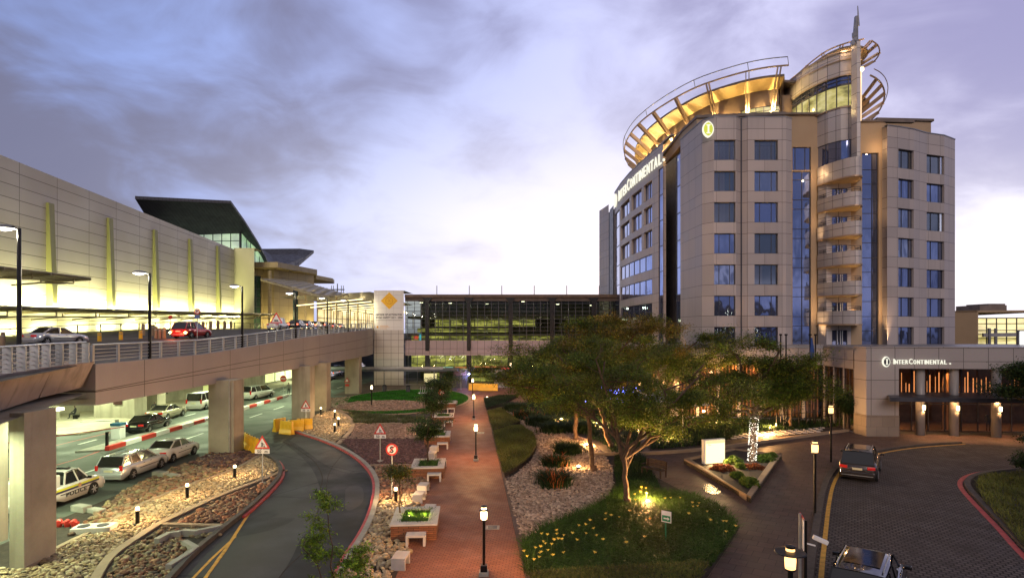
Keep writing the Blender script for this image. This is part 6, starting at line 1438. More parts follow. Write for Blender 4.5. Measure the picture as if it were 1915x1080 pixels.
Y = 66; p = P(319, 593, Y); sg = thing('small_sign', 'tiny reddish sign on a thin pole left of the red car', 'road sign', (p.x, Y, zd(Y))); z = p.z - zd(Y); pole(MB(), z).build('post', M['alu'], sg); plate(disc(.22, cz=z), -.05, -.03).build('disc', M['red'], sg)
# green arrow board in the lilies, signpost and CCTV near the drive
sg = thing('arrow_board', 'small green and white arrow board on a green post in the day lilies', 'sign', G(1245, 1017), R(-38)); g0 = pm('sign_green', (.03, .22, .10), .4)
pole(MB(), 1.25, .025).build('post', g0, sg); b = MB().box((.04, -.03, 1.15), (.42, .02, .46)).build('board', M['signwhite'], sg); MB().box((.04, -.045, 1.08), (.36, .01, .24)).build('green_panel', g0, b); mb = MB(); mb.box((.02, -.054, 1.08), (.18, .006, .05)); mb.add([(.10, -.055, 1.15), (.10, -.055, 1.01), (.19, -.055, 1.08)], [(0, 1, 2)]); mb.build('arrow', M['signwhite'], b)
MB().lathe([(.12, 0), (.10, .1), (.03, .14)], (0, 0, 0), 10).build('foot', M['kerb'], sg)
p = G(1496, 1052, 2.2); sg = thing('edge_on_sign', 'red rimmed road sign seen edge on beside the camera pole', 'road sign', (p.x, p.y, 0), R(74)); zc = 3.1
pole(MB(), 3.6, .04).build('post', M['alu'], sg); f = plate([(-.28, zc - .45), (.28, zc - .45), (.28, zc + .45), (-.28, zc + .45)], -.06, -.04).build('plate', M['signwhite'], sg); plate([(-.28, zc + .40), (.28, zc + .40), (.28, zc + .46), (-.28, zc + .46)], -.064, -.036).build('red_rim', M['red'], f); plate(disc(.2, cz=zc + .05), -.066, -.06).build('red_ring', M['red'], f)
cc = thing('security_camera', 'white bullet security camera on a black pole above the kerb', 'camera', (p.x + .18, p.y + .05, 0)); pole(MB(), 3.4, .045).build('pole', M['black'], cc)
mb = MB(); mb.bar((0, 0, 2.75), (.30, .05, 2.66), .04, .04); mb.build('bracket', M['white'], cc); mb = MB(); mb.box((.45, .05, 2.82), (.42, .13, .12), rz=R(-12), ry=R(22)); mb.build('housing', M['white'], cc, bev=.02)
# glowing sign box
a, b = G(1320, 874), G(1356, 871); LBX = thing('glowing_sign_box', 'upright sign box with an overexposed glowing white face in the triangular planter', 'sign', (a.x, a.y, 0), math.atan2(b.y - a.y, b.x - a.x))
w_ = 1.42; MB().box((w_ / 2 - .05, .14, .98), (w_ + .16, .26, 1.6)).build('housing', M['signwhite'], LBX, bev=.02); fo = MB().box((w_ / 2, -.01, .98), (w_, .03, 1.46)).build('glowing_face', em('glow_face', (1, .76, .38), 2.1), LBX)
MB().box((w_ / 2, -.03, 1.62), (w_, .02, .18)).build('top_band', em('glow_band', (1, .74, .36), 1.1), LBX)
tm, tw = text_mb('The', .14, 0, .0); xform(tm, Matrix.Translation((.12, -.045, 1.40))).build('sign_text', M['edging'], fo)
light('AREA', (w_ / 2, -.25, .9), 420, (1, .62, .26), (1.3, 1.3), parent=LBX, name='sign_glow', rot=(R(-90), 0, 0))
# triangular raised planter
TP = [tuple(G(*q)[:2]) for q in ((1279, 866), (1404, 940), (1462, 857), (1370, 846))]
tp = thing('raised_planter', 'low stone kerbed triangular planter holding the glowing sign', 'planter', (*TP[0], 0)); MB().ribbon(TP[:3], 0, .38, 0, .34).build('stone_kerb', M['edging'], tp, world=True)
mb = MB(); mb.ribbon([TP[2], TP[3], TP[0]], 0, .3, 0, .34); mb.build('stone_kerb', M['edging'], tp, world=True); MB().prism(TP, 0, .24).build('soil', M['soil'], tp, world=True)
# string light wound round the trunk is built with its tree
# ---------------------------------------------------------------- slate planters and concrete stools
fr = [('front of the row, lit from inside', 0), ('second from the front', 1), ('third from the front', 2), ('fourth from the front', 3), ('farthest of the row', 4)]
wx0 = lambda y: -3.25 - .071 * (y - 25)     # right face line of the planters
for l, k in fr:
    y0 = 25.0 + 10.3 * k; x1 = wx0(y0) - .15 * (k > 0); rt = R(4.1); o = thing('slate_planter', 'stacked slate planter with pale cap stones, ' + l, 'planter', (x1 - .95, y0 + 1.25, 0), rt, group='slate planters along the brick path')
    W_, D_ = 1.9, 2.5
    mb = MB()
    for c, s in (((0, -D_ / 2 + .15), (W_, .3)), ((0, D_ / 2 - .15), (W_, .3)), ((-W_ / 2 + .15, 0), (.3, D_ - .6)), ((W_ / 2 - .15, 0), (.3, D_ - .6))): mb.box((c[0], c[1], .31), (s[0], s[1], .62))
    mb.build('slate_wall', M['brickwall'], o); mb = MB()
    for c, s in (((0, -D_ / 2 + .17), (W_ + .08, .42)), ((0, D_ / 2 - .17), (W_ + .08, .42)), ((-W_ / 2 + .17, 0), (.42, D_ - .78)), ((W_ / 2 - .17, 0), (.42, D_ - .78))): mb.box((c[0], c[1], .655), (s[0], s[1], .07))
    mb.build('cap_stones', M['stonecap'], o, bev=.01); MB().box((0, 0, .28), (W_ - .5, D_ - .5, .5)).build('soil', M['soil'], o)
    g = np.random.default_rng(60 + k); pts = g.uniform((-.65, -.95), (.65, .95), (70, 2)); blades('plants', None, None, 0, .30, .05, GR + [(.07, .16, .03)], pts=pts, per=22, spread=.12, z=.5, segs=2, parent=o, seed=60 + k)
    if k == 0:
        for x, y in ((-.28, .15), (.35, -.05)):
            mb = MB(); mb.lathe([(.05, .55), (.07, .62)], (x, y, 0), 8); mb.build('uplight', M['lamp_hot'], o); light('POINT', (x, y - .02, .80), 16, (1, .95, .15), .04, parent=o, name='planter_uplight')
st0 = None
def stool(label, px, py, rot=0, w=.78):
    global st0
    if st0 is None:
        st0 = thing('concrete_stool', label, 'stool', (0, 0, 0), group='concrete stools along the brick path')
        MB().box((0, 0, .41), (.80, .52, .09)).build('seat', M['stonecap'], st0, bev=.012)
        for s in (-1, 1): MB().box((s * .35, 0, .183), (.10, .52, .366)).build('leg', M['stonecap'], st0, bev=.012)
        o = st0
    else: o = copy_tree(st0, label=label)
    p = G(px, py); o.location = (p.x, p.y + .26, 0); o.rotation_euler = (0, 0, rot)
SL = [('nearest stool, standing end on at the bottom of the picture', 747, 1064, R(86)), ('stool in front of the nearest slate planter', 776, 1022, R(4)), ('stool tucked behind the right side of the nearest planter', 801, 967, R(84)), ('end on stool just behind the nearest planter', 782, 940, R(86)), ('end on stool two behind the nearest planter', 790, 922, R(86)), ('stool in front of the second slate planter', 811, 901, R(4)), ('stool at the right side of the second planter', 824, 876, R(84)), ('end on stool behind the second planter', 807, 858, R(86)), ('end on stool farther behind the second planter', 811, 847, R(86)), ('stool in front of the third slate planter', 827, 840, R(4)), ('stool beside the right edge of the third planter', 834, 826, R(84)), ('end on stool behind the third planter', 820, 812, R(86)), ('small stool in front of the fourth planter', 838, 797, R(4)), ('end on stool behind the fourth planter', 829, 786, R(86)), ('far stool in front of the farthest planter', 843, 771, R(4)), ('farthest stool, at the end of the planter row', 850, 757, R(84))]
for l, px, py, r_ in SL: stool(l, px, py, r_)
# drain covers, gutter and small ground things
dc_ = thing('drain_cover', 'dark square drain cover in a pale frame on the brick path', 'drain cover', G(921, 986)); MB().box((0, 0, .018), (.62, .55, .012)).build('frame', M['kerb'], dc_); MB().box((0, 0, .03), (.40, .34, .008)).build('grate', M['black'], dc_)
dc_ = thing('drain_cover', 'pale flush cover near the second brick path lamp', 'drain cover', G(898, 809)); MB().box((0, 0, .018), (.7, .8, .012)).build('frame', M['kerb'], dc_); MB().box((0, 0, .03), (.4, .4, .008)).build('grate', M['black'], dc_)
vb = thing('valve_box', 'pale concrete slab with two round dark lids beside the cream pebbles', 'valve box', G(176, 992), R(12)); MB().box((0, 0, .12), (1.55, .8, .24)).build('slab', M['stonecap'], vb, bev=.02)
for x in (-.4, .35): MB().lathe([(.24, .24), (.24, .26)], (x, 0, 0), 16).build('lid', M['frame'], vb)
hy = thing('hydrant', 'red hydrant fittings at the foot of the square pier by the parked truck', 'hydrant', G(126, 984)); mb = MB()
for x in (-.35, 0, .3): mb.lathe([(.10, 0), (.13, .12), (.12, .28), (.05, .34)], (x, 0, 0), 10); 
mb.build('body', M['red'], hy); MB().tube([(-.5, 0, .18), (.5, 0, .18)], .07, 8).build('pipe', M['red'], hy)
gt = thing('concrete_gutter', 'broken angular concrete gutter edging in the olive rocks', 'gutter', G(360, 1010))
for pts in ([(293, 1018), (315, 1006), (338, 1003)], [(340, 1001), (365, 1002), (412, 992)], [(345, 1021), (366, 1033), (348, 1047), (315, 1068)]): MB().ribbon(GP(pts), -.12, .12, 0, .26).build('kerb_piece', M['kerb'], gt, world=True)
for i, (px, py, l) in enumerate(((300, 890, 'low concrete block beside the silver estate car'), (152, 955, 'low concrete block near the front of the parked truck'))):
    b = thing('concrete_block', l, 'concrete block', G(px, py), R(-20)); MB().box((0, 0, .15), (.9, .45, .3)).build('body', M['kerb'], b, bev=.03); MB().box((.9, .1, .10), (.8, .4, .2)).build('step', M['kerb'], b, bev=.03)
# wooden bench
bn = thing('park_bench', 'dark wooden park bench facing away on the plaza', 'bench', G(1222, 889), R(-52)); mb = MB()
for i in range(4): MB().box((0, -.18 + i * .13, .44), (1.5, .10, .035)).build('seat_slat', M['wood'], bn)
for i in range(4): MB().box((0, .30 + i * .02, .55 + i * .11), (1.5, .03, .09)).build('back_slat', M['wood'], bn)
for s in (-1, 1):
    for y in (-.22, .28): MB().box((s * .7, y, .22 if y < 0 else .46), (.07, .07, .44 if y < 0 else .92)).build('leg', M['wood'], bn)
    MB().box((s * .7, .03, .64), (.08, .56, .04)).build('armrest', M['wood'], bn)
# yellow plastic barriers
def barrier(label, px, py, rot, L=1.6, h=.95, group='yellow road barriers'):
    b = thing('road_barrier', label, 'barrier', G(px, py), rot, group=group); mb = MB()
    prof = [(-.24, 0), (-.24, .12), (-.12, .42), (-.09, h), (.09, h), (.12, .42), (.24, .12), (.24, 0)]
    n = len(prof); mb.add([(-L / 2, y, z) for y, z in prof] + [(L / 2, y, z) for y, z in prof], [tuple(range(n)), tuple(range(n, 2 * n))[::-1]] + [(i, i + n, (i + 1) % n + n, (i + 1) % n) for i in range(n)]); mb.build('shell', M['yellow'], b, bev=.02)
    for k in range(3): MB().box((-L / 2 + L * (k + .5) / 3, -.115, h * .62), (.12, .06, h * .36)).build('rib', M['yellow'], b, bev=.015)
    for k in (-1, 1): MB().lathe([(.05, h), (.05, h + .04)], (k * L * .3, 0, 0), 8).build('filler_cap', M['black'], b)
for a in (('upright yellow barrier at the left of the tall twin pier', 523, 805, R(68), 1.3, 1.1), ('yellow barrier angled across the kerb start by the twin pier', 536, 811, R(-28), 1.4, 1.1), ('yellow barrier second from the right below the twin pier', 553, 806, R(14), 1.3, 1.0), ('yellow barrier with holes at the gravel edge below the twin pier', 570, 803, R(12), 1.3, 1.0), ('yellow barrier hidden partly by the wide front pier', 459, 836, R(-52), 1.2, 1.1), ('yellow barrier middle piece right of the wide front pier', 467, 841, R(-52), 1.2, 1.1), ('yellow barrier nearest the roadworks sign and wide pier', 477, 846, R(-52), 1.2, 1.1), ('far yellow barrier at the left end below the blue lamp', 893, 729, R(3), 2.6, 1.0), ('far yellow barrier at the right end before the grey kiosk', 913, 730, R(-4), 2.8, 1.0)): barrier(*a)
# boom gate, booth and bollards of the lower level
bt = thing('ticket_booth', 'small white booth with a blue top at the end of the striped kerb', 'booth', G(221, 820)); MB().box((0, 0, .55), (.75, .7, 1.1)).build('body', M['white'], bt, bev=.03); MB().box((0, 0, 1.2), (.82, .78, .2)).build('blue_top', pm('blue_top', (.02, .12, .22), .4), bt, bev=.03)
bm = thing('boom_gate', 'white boom gate reaching left from the small booth', 'boom gate', G(214, 812)); MB().bar((0, .3, 1.15), (-2.9, 0, 1.05), .09, .07).build('boom', M['white'], bm); MB().box((0, .3, .6), (.2, .2, 1.2)).build('stand', M['kerb'], bm)
bm = thing('boom_gate', 'dark raised boom on a black post beside the striped kerb tip', 'boom gate', G(200, 837)); MB().box((0, 0, .6), (.16, .16, 1.2)).build('stand', M['black'], bm); MB().bar((.8, .8, 1.45), (-6.5, -3.4, .75), .06, .06).build('boom', M['redpaint'], bm)
for i, (px, py) in enumerate([(455 + i * 12, 616) for i in range(0)]): pass
# bollards on the elevated road
for (px, Y, l, mt, h) in ((186, 54, 'yellow bollard nearest the silver saloon on the elevated road', 'yellow', .75), (226, 56, 'yellow bollard in the middle of the elevated road edge', 'yellow', .75), (263, 58, 'yellow bollard just left of the brown post cluster', 'yellow', .75), (268, 64, 'brown post leftmost of the cluster near the red car', 'brownpost', 1.25), (286, 63, 'brown post behind the cluster near the red car', 'brownpost', 1.2), (292, 58, 'brown post front left in the cluster near the red car', 'brownpost', 1.1), (299, 58, 'brown post centre of the cluster near the red car', 'brownpost', 1.0), (307, 58, 'brown post widest in the cluster near the red car', 'brownpost', 1.05), (5, 47, 'tan post at the left edge of the elevated road', 'brownpost', 1.2)):
    if 'brownpost' not in M: M['brownpost'] = pm('brown_post', (.26, .17, .10), .6)
    x = (px - CX) * Y / F; b = thing('bollard', l, 'bollard', (x, Y, zd(Y)), group='posts on the elevated road'); MB().lathe([(.17, 0), (.16, h * .9), (.12, h)], (0, 0, 0), 12).build('shaft', M[mt], b, smooth=False); MB().lathe([(.175, h * .72), (.175, h * .80)], (0, 0, 0), 12).build('band', M['kerb'], b)
for i, px in enumerate((380, 394, 408, 420, 432)):
    Y = 76 + i * 7; x = (px - CX) * Y / F; b = thing('bollard', 'dark post number %s from the left before the glowing wall foot' % ['one', 'two', 'three', 'four', 'five'][i], 'bollard', (x, Y, zd(Y)), group='posts before the glowing wall'); MB().lathe([(.2, 0), (.2, 1.3)], (0, 0, 0), 10).build('shaft', M['brownpost'], b)
# people
def person(label, loc, rz, h, pose, shirt, trouser, skin=(.12, .07, .05)):
    o = thing('person', label, 'person', loc, rz); me = bpy.data.meshes.new('body')
    J = {'stand': [((0, 0, .95), .14), ((0, 0, 1.2), .15), ((0, 0, 1.42), .14), ((0, 0, 1.52), .06), ((0, .02, 1.62), .095), ((0, .02, 1.74), .08), ((-.2, 0, 1.42), .06), ((-.26, .03, 1.14), .045), ((-.24, .16, .9), .035), ((.2, 0, 1.42), .06), ((.26, .03, 1.14), .045), ((.24, .16, .9), .035), ((-.1, 0, .88), .09), ((-.11, .03, .48), .06), ((-.11, -.02, .07), .045), ((-.11, .14, .04), .04), ((.1, 0, .88), .09), ((.12, .06, .48), .06), ((.12, .02, .07), .045), ((.12, .18, .04), .04)],
         'sit': [((0, 0, .50), .15), ((0, -.04, .75), .15), ((0, -.03, .98), .14), ((0, 0, 1.08), .06), ((0, .04, 1.18), .095), ((0, .04, 1.30), .08), ((-.2, -.02, .97), .06), ((-.24, .12, .72), .045), ((-.16, .34, .62), .035), ((.2, -.02, .97), .06), ((.24, .12, .72), .045), ((.16, .34, .62), .035), ((-.1, .05, .48), .1), ((-.12, .45, .48), .07), ((-.12, .46, .07), .045), ((-.12, .62, .04), .04), ((.1, .05, .48), .1), ((.12, .45, .48), .07), ((.12, .46, .07), .045), ((.12, .62, .04), .04)]}[pose]
    E = [(0, 1), (1, 2), (2, 3), (3, 4), (4, 5), (2, 6), (6, 7), (7, 8), (2, 9), (9, 10), (10, 11), (0, 12), (12, 13), (13, 14), (14, 15), (0, 16), (16, 17), (17, 18), (18, 19)]
    k = h / 1.8; me.from_pydata([tuple(c * k for c in j[0]) for j in J], E, []); bo = bpy.data.objects.new('body', me); COL.objects.link(bo)
    m = bo.modifiers.new('skin', 'SKIN'); 
    for v, j in zip(me.skin_vertices[0].data, J): v.radius = (j[1] * k, j[1] * k * .8)
    me.skin_vertices[0].data[0].use_root = True; s_ = bo.modifiers.new('sub', 'SUBSURF'); s_.levels = s_.render_levels = 2
    dg = bpy.context.evaluated_depsgraph_get(); dg.update(); nm = bpy.data.meshes.new_from_object(bo.evaluated_get(dg)); bpy.data.objects.remove(bo)
    mt, t__, b__, o__ = newmat('clothes_and_skin'); sp = t__.node('ShaderNodeSeparateXYZ', {'Vector': t__.node('ShaderNodeTexCoord').outputs['Object']}).outputs[2]
    zc = (.92 if pose == 'stand' else .56) * k; zn = (1.50 if pose == 'stand' else 1.05) * k; zh = (1.70 if pose == 'stand' else 1.26) * k
    c = t__.mix(t__.math('GREATER_THAN', sp, zc), trouser, shirt); c = t__.mix(t__.math('GREATER_THAN', sp, zn), c, skin); c = t__.mix(t__.math('GREATER_THAN', sp, zh), c, (.01, .01, .01)); t__.put(b__.inputs['Base Color'], c); b__.inputs['Roughness'].default_value = .8
    nm.materials.clear(); nm.materials.append(mt); nm.shade_smooth(); q = bpy.data.objects.new('body', nm); COL.objects.link(q); q.parent = o; return o
person('person in dark clothes standing behind the beige saloon under the flyover', G(289, 782), R(200), 1.75, 'stand', (.02, .02, .025), (.02, .02, .03))
person('person sitting in silhouette before the lit lobby window', (-42.9, 58.8, .12), R(120), 1.75, 'sit', (.015, .015, .02), (.015, .015, .02))
ls = thing('lobby_bench', 'dark bench under the seated person by the lobby window', 'bench', (-42.9, 58.8, .12), R(120)); MB().box((0, -.1, .36), (1.6, .45, .08)).build('seat', M['black'], ls); [MB().box((s * .65, -.1, .16), (.08, .4, .32)).build('leg', M['black'], ls) for s in (-1, 1)]
for px, py, l, s_ in ((486, 742, 'person in dark jacket on the lower pavement past the white van', (.03, .03, .04)), (500, 741, 'person in blue on the lower pavement between van and stop sign', (.05, .08, .16)), (540, 738, 'person in pale shirt walking beyond the stop sign', (.3, .28, .25)), (1848, 806, 'doorman in dark coat beside the right entrance column', (.03, .025, .02))):
    person(l, G(px, py), R(160), 1.75, 'stand', s_, (.02, .02, .03))
p = G(530, 740); sg = thing('stop_sign', 'small red octagonal stop sign on the lower road beyond the white van', 'road sign', p); pole(MB(), 2.4).build('post', M['alu'], sg); f = plate(disc(.45, 8, cz=2.3), -.05, -.03).build('octagon', M['red'], sg); tm, tw = text_mb('STOP', .28, 0, .01); xform(tm, Matrix.Translation((-tw / 2, -.06, 2.2))).build('word', M['signwhite'], f)
# trolleys in a row by the walkway
tr0 = thing('luggage_trolley', 'luggage trolley in the nested row before the walkway', 'trolley', (0, 0, 0), group='row of luggage trolleys')
MB().tube([(0, -.35, .1), (0, -.1, .35), (0, .4, 1.0), (0, .5, 1.02)], .03, 6).build('frame', M['alu'], tr0); MB().box((0, 0, .2), (.5, .8, .05)).build('tray', M['alu'], tr0); MB().box((0, .45, 1.0), (.5, .05, .05)).build('handle', M['black'], tr0)
for i in range(6):
    o = tr0 if i == 0 else copy_tree(tr0); p = G(786 + i * 4.2, 737); o.location = p
for px, py, l in ((663, 733, 'dark litter bin nearest the farthest pier'), (719, 732, 'dark litter bin under the walkway post'), (763, 733, 'round litter bin left of the trolleys')):
    b = thing('litter_bin', l, 'litter bin', G(px, py)); MB().lathe([(.28, 0), (.32, .8), (.30, .85)], (0, 0, 0), 12).build('body', M['frame'], b); MB().lathe([(.34, .85), (.2, 1.0)], (0, 0, 0), 12).build('lid', M['black'], b)
M['parasol'] = pm('parasol_cloth', (.42, .42, .46), .8)
# parasols on the hotel terrace
def parasol(label, px, py, Y, w, mt):
    p = P(px, py, Y); o = thing('parasol', label, 'parasol', (p.x, Y, 0), R(20), group='parasols on the terrace'); z = p.z; MB().tube([(0, 0, 0), (0, 0, z + .1)], .04, 6).build('pole', M['greymetal'], o)
    mb = MB(); h = w / 2; mb.add([(-h, -h, z - .85), (h, -h, z - .85), (h, h, z - .85), (-h, h, z - .85), (0, 0, z)], [(0, 1, 4), (1, 2, 4), (2, 3, 4), (3, 0, 4)]); mb.build('canopy', M[mt], o)
    mb = MB(); mb.ribbon([(-h, -h), (h, -h), (h, h), (-h, h), (-h, -h)], -.02, 0, z - 1.05, z - .85); mb.build('valance', M[mt], o)
parasol('white parasol showing brightest through the branches', 1277, 731, 49, 2.9, 'parasol'); parasol('pale parasol half hidden behind the thick limb', 1235, 727, 53, 2.6, 'parasol'); parasol('small white parasol farthest left on the terrace', 1190, 727, 56, 2.4, 'parasol')
tl = thing('terrace_lights', 'clusters of small blue decorative lights hanging on the terrace', 'string lights', (9, 52, 2.5)); g9 = random.Random(5); mb = MB()
for i in range(110): px, py = g9.gauss(1142, 22), g9.gauss(733, 8); p = P(px, py, 52); mb.lathe([(.012, -.045), (.045, 0), (.012, .045)], tuple(p), 5)
for i in range(8): p = P(1113, 727 + i * 1.9, 52); mb.lathe([(.02, -.05), (.07, 0), (.02, .05)], tuple(p), 5)
mb.build('blue_bulb', em('blue_bulb', (.12, .16, 1), 9), tl, world=True)['kind'] = 'stuff'
MB().tube([tuple(P(1095, 722, 52)), tuple(P(1140, 727, 52)), tuple(P(1185, 722, 52))], .012, 4).build('wire', M['black'], tl, world=True)
light('POINT', tuple(P(1142, 733, 51.5) - Vector((9, 52, 2.5))), 60, (.15, .2, 1), .3, parent=tl, name='blue_glow')
cg = thing('terrace_lanterns', 'row of warm arched lanterns glowing at the foot of the hotel', 'lanterns', (16, 56, 3))
for px, py in ((1196, 716), (1222, 714), (1241, 714), (1262, 715), (1268, 719)):
    p = P(px, py, 56.3); MB().lathe([(.12, -.2), (.14, 0), (.03, .24)], tuple(p), 8).build('lantern', M['lamp_warm'], cg, world=True); light('POINT', tuple(Vector((p.x, p.y - .5, p.z)) - Vector((16, 56, 3))), 45, WARM2, .15, parent=cg, name='lantern_glow')
# flag poles by the podium
for px, l in ((1515, 'flag pole bearing a furled blue flag'), (1525, 'bare flag pole right of the furled blue flag'), (1460, 'bare flag pole above the string lit crown, left'), (1470, 'bare flag pole above the string lit crown, right')):
    Y = 54; x = (px - CX) * Y / F; h = CZ + (HZ - 627) * Y / F; b = thing('flag_pole', l, 'flag pole', (x, Y, 0)); MB().tube([(0, 0, 0), (0, 0, h)], .06, 6).build('pole', M['black'], b); MB().lathe([(.14, h), (.14, h + .15)], (0, 0, 0), 8).build('finial', M['black'], b)
    if px == 1515: MB().tube([(.1, 0, h - .2), (.16, .02, h - 1.5), (.12, 0, h - 3.2)], [.1, .22, .12], 7).build('flag', pm('blue_flag', (.02, .06, .22), .7), b)
# railings of the terrace garden
tr_ = thing('garden_railing', 'dark upright garden railing between the string lit tree and the podium', 'railing', (G(1450, 800).x, 47, 0))
for i in range(9): p = G(1452 + i * 14, 806 - i * 1.5); MB().tube([(p.x, p.y, 0), (p.x, p.y, 1.6)], .05, 6).build('post', M['black'], tr_, world=True)
mb = MB(); a, b = G(1452, 806), G(1564, 794); mb.bar((a.x, a.y, .9), (b.x, b.y, .9), .05, .05); mb.bar((a.x, a.y, 1.4), (b.x, b.y, 1.4), .05, .05); mb.build('rail', M['black'], tr_, world=True)
g_ = np.random.default_rng(14)
ss = thing('stepping_stones', 'pale square stepping stones between back bed and kerb', 'paving', G(1440, 816))
k = 0
for i in range(14):
    for j in range(3):
        p = G(1372 + i * 12 + j * 4, 822 - i * 1.0 - j * 3.6); MB().box((p.x, p.y, .14), (.42, .42, .06)).build('stone', M['stonecap'], ss, world=True)
# ---------------------------------------------------------------- vehicles (x right, y forward, z up)
def paint(name, col, metal=.3, rough=.25):
    m, t, b, out = newmat(name); t.put(b.inputs['Base Color'], t.mix(.06, col, t.noise(t.pos(), 3, 4, out=1), 'OVERLAY')); b.inputs['Metallic'].default_value = metal; b.inputs['Roughness'].default_value = rough
    b.inputs['Coat Weight'].default_value = .8; b.inputs['Coat Roughness'].default_value = .04; return m
def car(name, label, loc, rz, L=4.4, W=1.74, H=1.44, kind='sedan', col=None, belt=.92, wheel=.31, lit=False, plate=True, group=None, rack=False, z0=0.0, cat='car'):
    c = thing(name, label, cat, loc, rz, group=group); pt = col; h = W / 2; wb = L * .30 if kind != 'van' else L * .32
    rear, front = -L / 2, L / 2
    top = {  # body top line along the car (fraction of length from the rear, height fraction of the belt)
        'sedan': [(0, .60), (.012, .86), (.03, 1.02), (.17, 1.06), (.30, 1.02), (.66, .99), (.80, .96), (.93, .84), (.985, .66), (1, .52)],
        'estate': [(0, .60), (.01, .86), (.03, 1.02), (.3, 1.02), (.68, .99), (.80, .96), (.93, .84), (.985, .66), (1, .52)],
        'suv': [(0, .58), (.008, .84), (.03, 1.02), (.3, 1.02), (.70, 1.0), (.82, .97), (.93, .88), (.985, .70), (1, .54)],
        'van': [(0, .55), (.006, .84), (.02, 1.0), (.3, 1.0), (.78, .98), (.86, .92), (.95, .80), (.99, .62), (1, .5)],
        'pickup': [(0, .60), (.006, .95), (.02, 1.0), (.38, 1.0), (.40, 1.0), (.70, .99), (.80, .97), (.93, .88), (.985, .70), (1, .54)]}[kind]
    ys = [rear + L * f for f, _ in top]; b0 = wheel * .62
    def wdt(y): # plan taper
        k = abs(y) / (L / 2); return h * (1 - .16 * max(0, (k - .72) / .28) ** 2.2)
    extra = sorted(set([round(v, 3) for v in ys] + [round(wb * s + o, 3) for s in (-1, 1) for o in (-wheel * 1.14, -wheel * .8, -wheel * .4, 0, wheel * .4, wheel * .8, wheel * 1.14)]))
    tz = lambda y: float(np.interp(y, ys, [belt * q for _, q in top]))
    mb = MB(); rings = []
    for y in extra:
        w_ = wdt(y); t_ = tz(y); d = min(abs(y - wb), abs(y + wb)); ar = wheel * 1.16
        zb = b0 + (0 if d >= ar else math.sqrt(max(ar * ar - d * d, 0)) - b0 + wheel * 1.0) if d < ar else b0
        zb = min(max(zb, b0), t_ - .12); zm = max(.56 * belt, zb + .03); zs = max(t_ - .10, zm + .02)
        rings.append([(-w_ * .60, y, b0 + .02), (-w_ * .97, y, zb), (-w_, y, zm), (-w_ * .985, y, zs), (-w_ * .90, y, t_), (0, y, t_ + .035), (w_ * .90, y, t_), (w_ * .985, y, zs), (w_, y, zm), (w_ * .97, y, zb), (w_ * .60, y, b0 + .02)])
    n = 11; mb.add([p for r in rings for p in r], [(i * n + k, i * n + k + 1, (i + 1) * n + k + 1, (i + 1) * n + k) for i in range(len(rings) - 1) for k in range(n - 1)] + [tuple(range(n))[::-1], tuple((len(rings) - 1) * n + k for k in range(n))])
    mb.build('body', pt, c, smooth=True, bev=0)
    MB().box((0, 0, b0 + .12), (W * .72, L * .92, .22)).build('underbody', M['black'], c)
    # cabin: base and roof outlines
    cb = {'sedan': (-.37, -.20, .05, .23), 'estate': (-.485, -.41, .05, .23), 'suv': (-.485, -.39, .06, .25), 'van': (-.492, -.455, .16, .34), 'pickup': (-.10, -.06, .12, .25)}[kind]
    yrb, yrt, yft, yfb = [L * q for q in cb]; wb_, wt = h * .90, h * .74 if kind != 'van' else h * .80; zt_, zbs = H - .05, belt - .02
    def quadp(a, b, cc, d, nm, mat, par=c, off=(0, 0, 0)): mb = MB(); mb.quad(*[tuple(Vector(p) + Vector(off)) for p in (a, b, cc, d)]); return mb.build(nm, mat, par)
    RBL, RBR, FBL, FBR = (-wb_ * .93, yrb, zbs), (wb_ * .93, yrb, zbs), (-wb_ * .92, yfb, zbs - .02), (wb_ * .92, yfb, zbs - .02)
    RTL, RTR, FTL, FTR = (-wt, yrt, zt_), (wt, yrt, zt_), (-wt * .97, yft, zt_), (wt * .97, yft, zt_)
    MBL, MBR, MTL, MTR = (-wb_, (yrb + yfb) / 2, zbs), (wb_, (yrb + yfb) / 2, zbs), (-wt * 1.04, (yrt + yft) / 2, zt_ + .02), (wt * 1.04, (yrt + yft) / 2, zt_ + .02)
    quadp(RBL, RBR, RTR, RTL, 'rear_window', M['carglass']); quadp(FBR, FBL, FTL, FTR, 'windscreen', M['carglass'])
    for s, (B1, B2, B3, T1, T2, T3) in ((-1, (RBL, MBL, FBL, RTL, MTL, FTL)), (1, (RBR, MBR, FBR, RTR, MTR, FTR))):
        mb = MB(); mb.add([B1, B2, B3, T3, T2, T1], [(0, 1, 4, 5), (1, 2, 3, 4)]); mb.build('side_window', M['carglass'], c)
    # roof skin and pillars stand proud of the glass
    mb = MB(); ry = [yrt - .04, yrt + (yft - yrt) * .12, (yrt + yft) / 2, yft - (yft - yrt) * .12, yft + .05]; rings = []
    for y in ry:
        e_ = .03 if y in (ry[0], ry[-1]) else 0; w2 = np.interp(y, [yrt, (yrt + yft) / 2, yft], [wt, wt * 1.04, wt * .97])
        rings.append([(-w2 - .02, y, zt_ - .035 - e_), (-w2 * .9, y, zt_ + .035 - e_), (0, y, zt_ + .06 - e_), (w2 * .9, y, zt_ + .035 - e_), (w2 + .02, y, zt_ - .035 - e_)])
    mb.add([p for r in rings for p in r], [(i * 5 + k, i * 5 + k + 1, (i + 1) * 5 + k + 1, (i + 1) * 5 + k) for i in range(4) for k in range(4)] + [(0, 5, 10, 15, 20, 24, 19, 14, 9, 4)])
    mb.build('roof', pt, c, smooth=True)
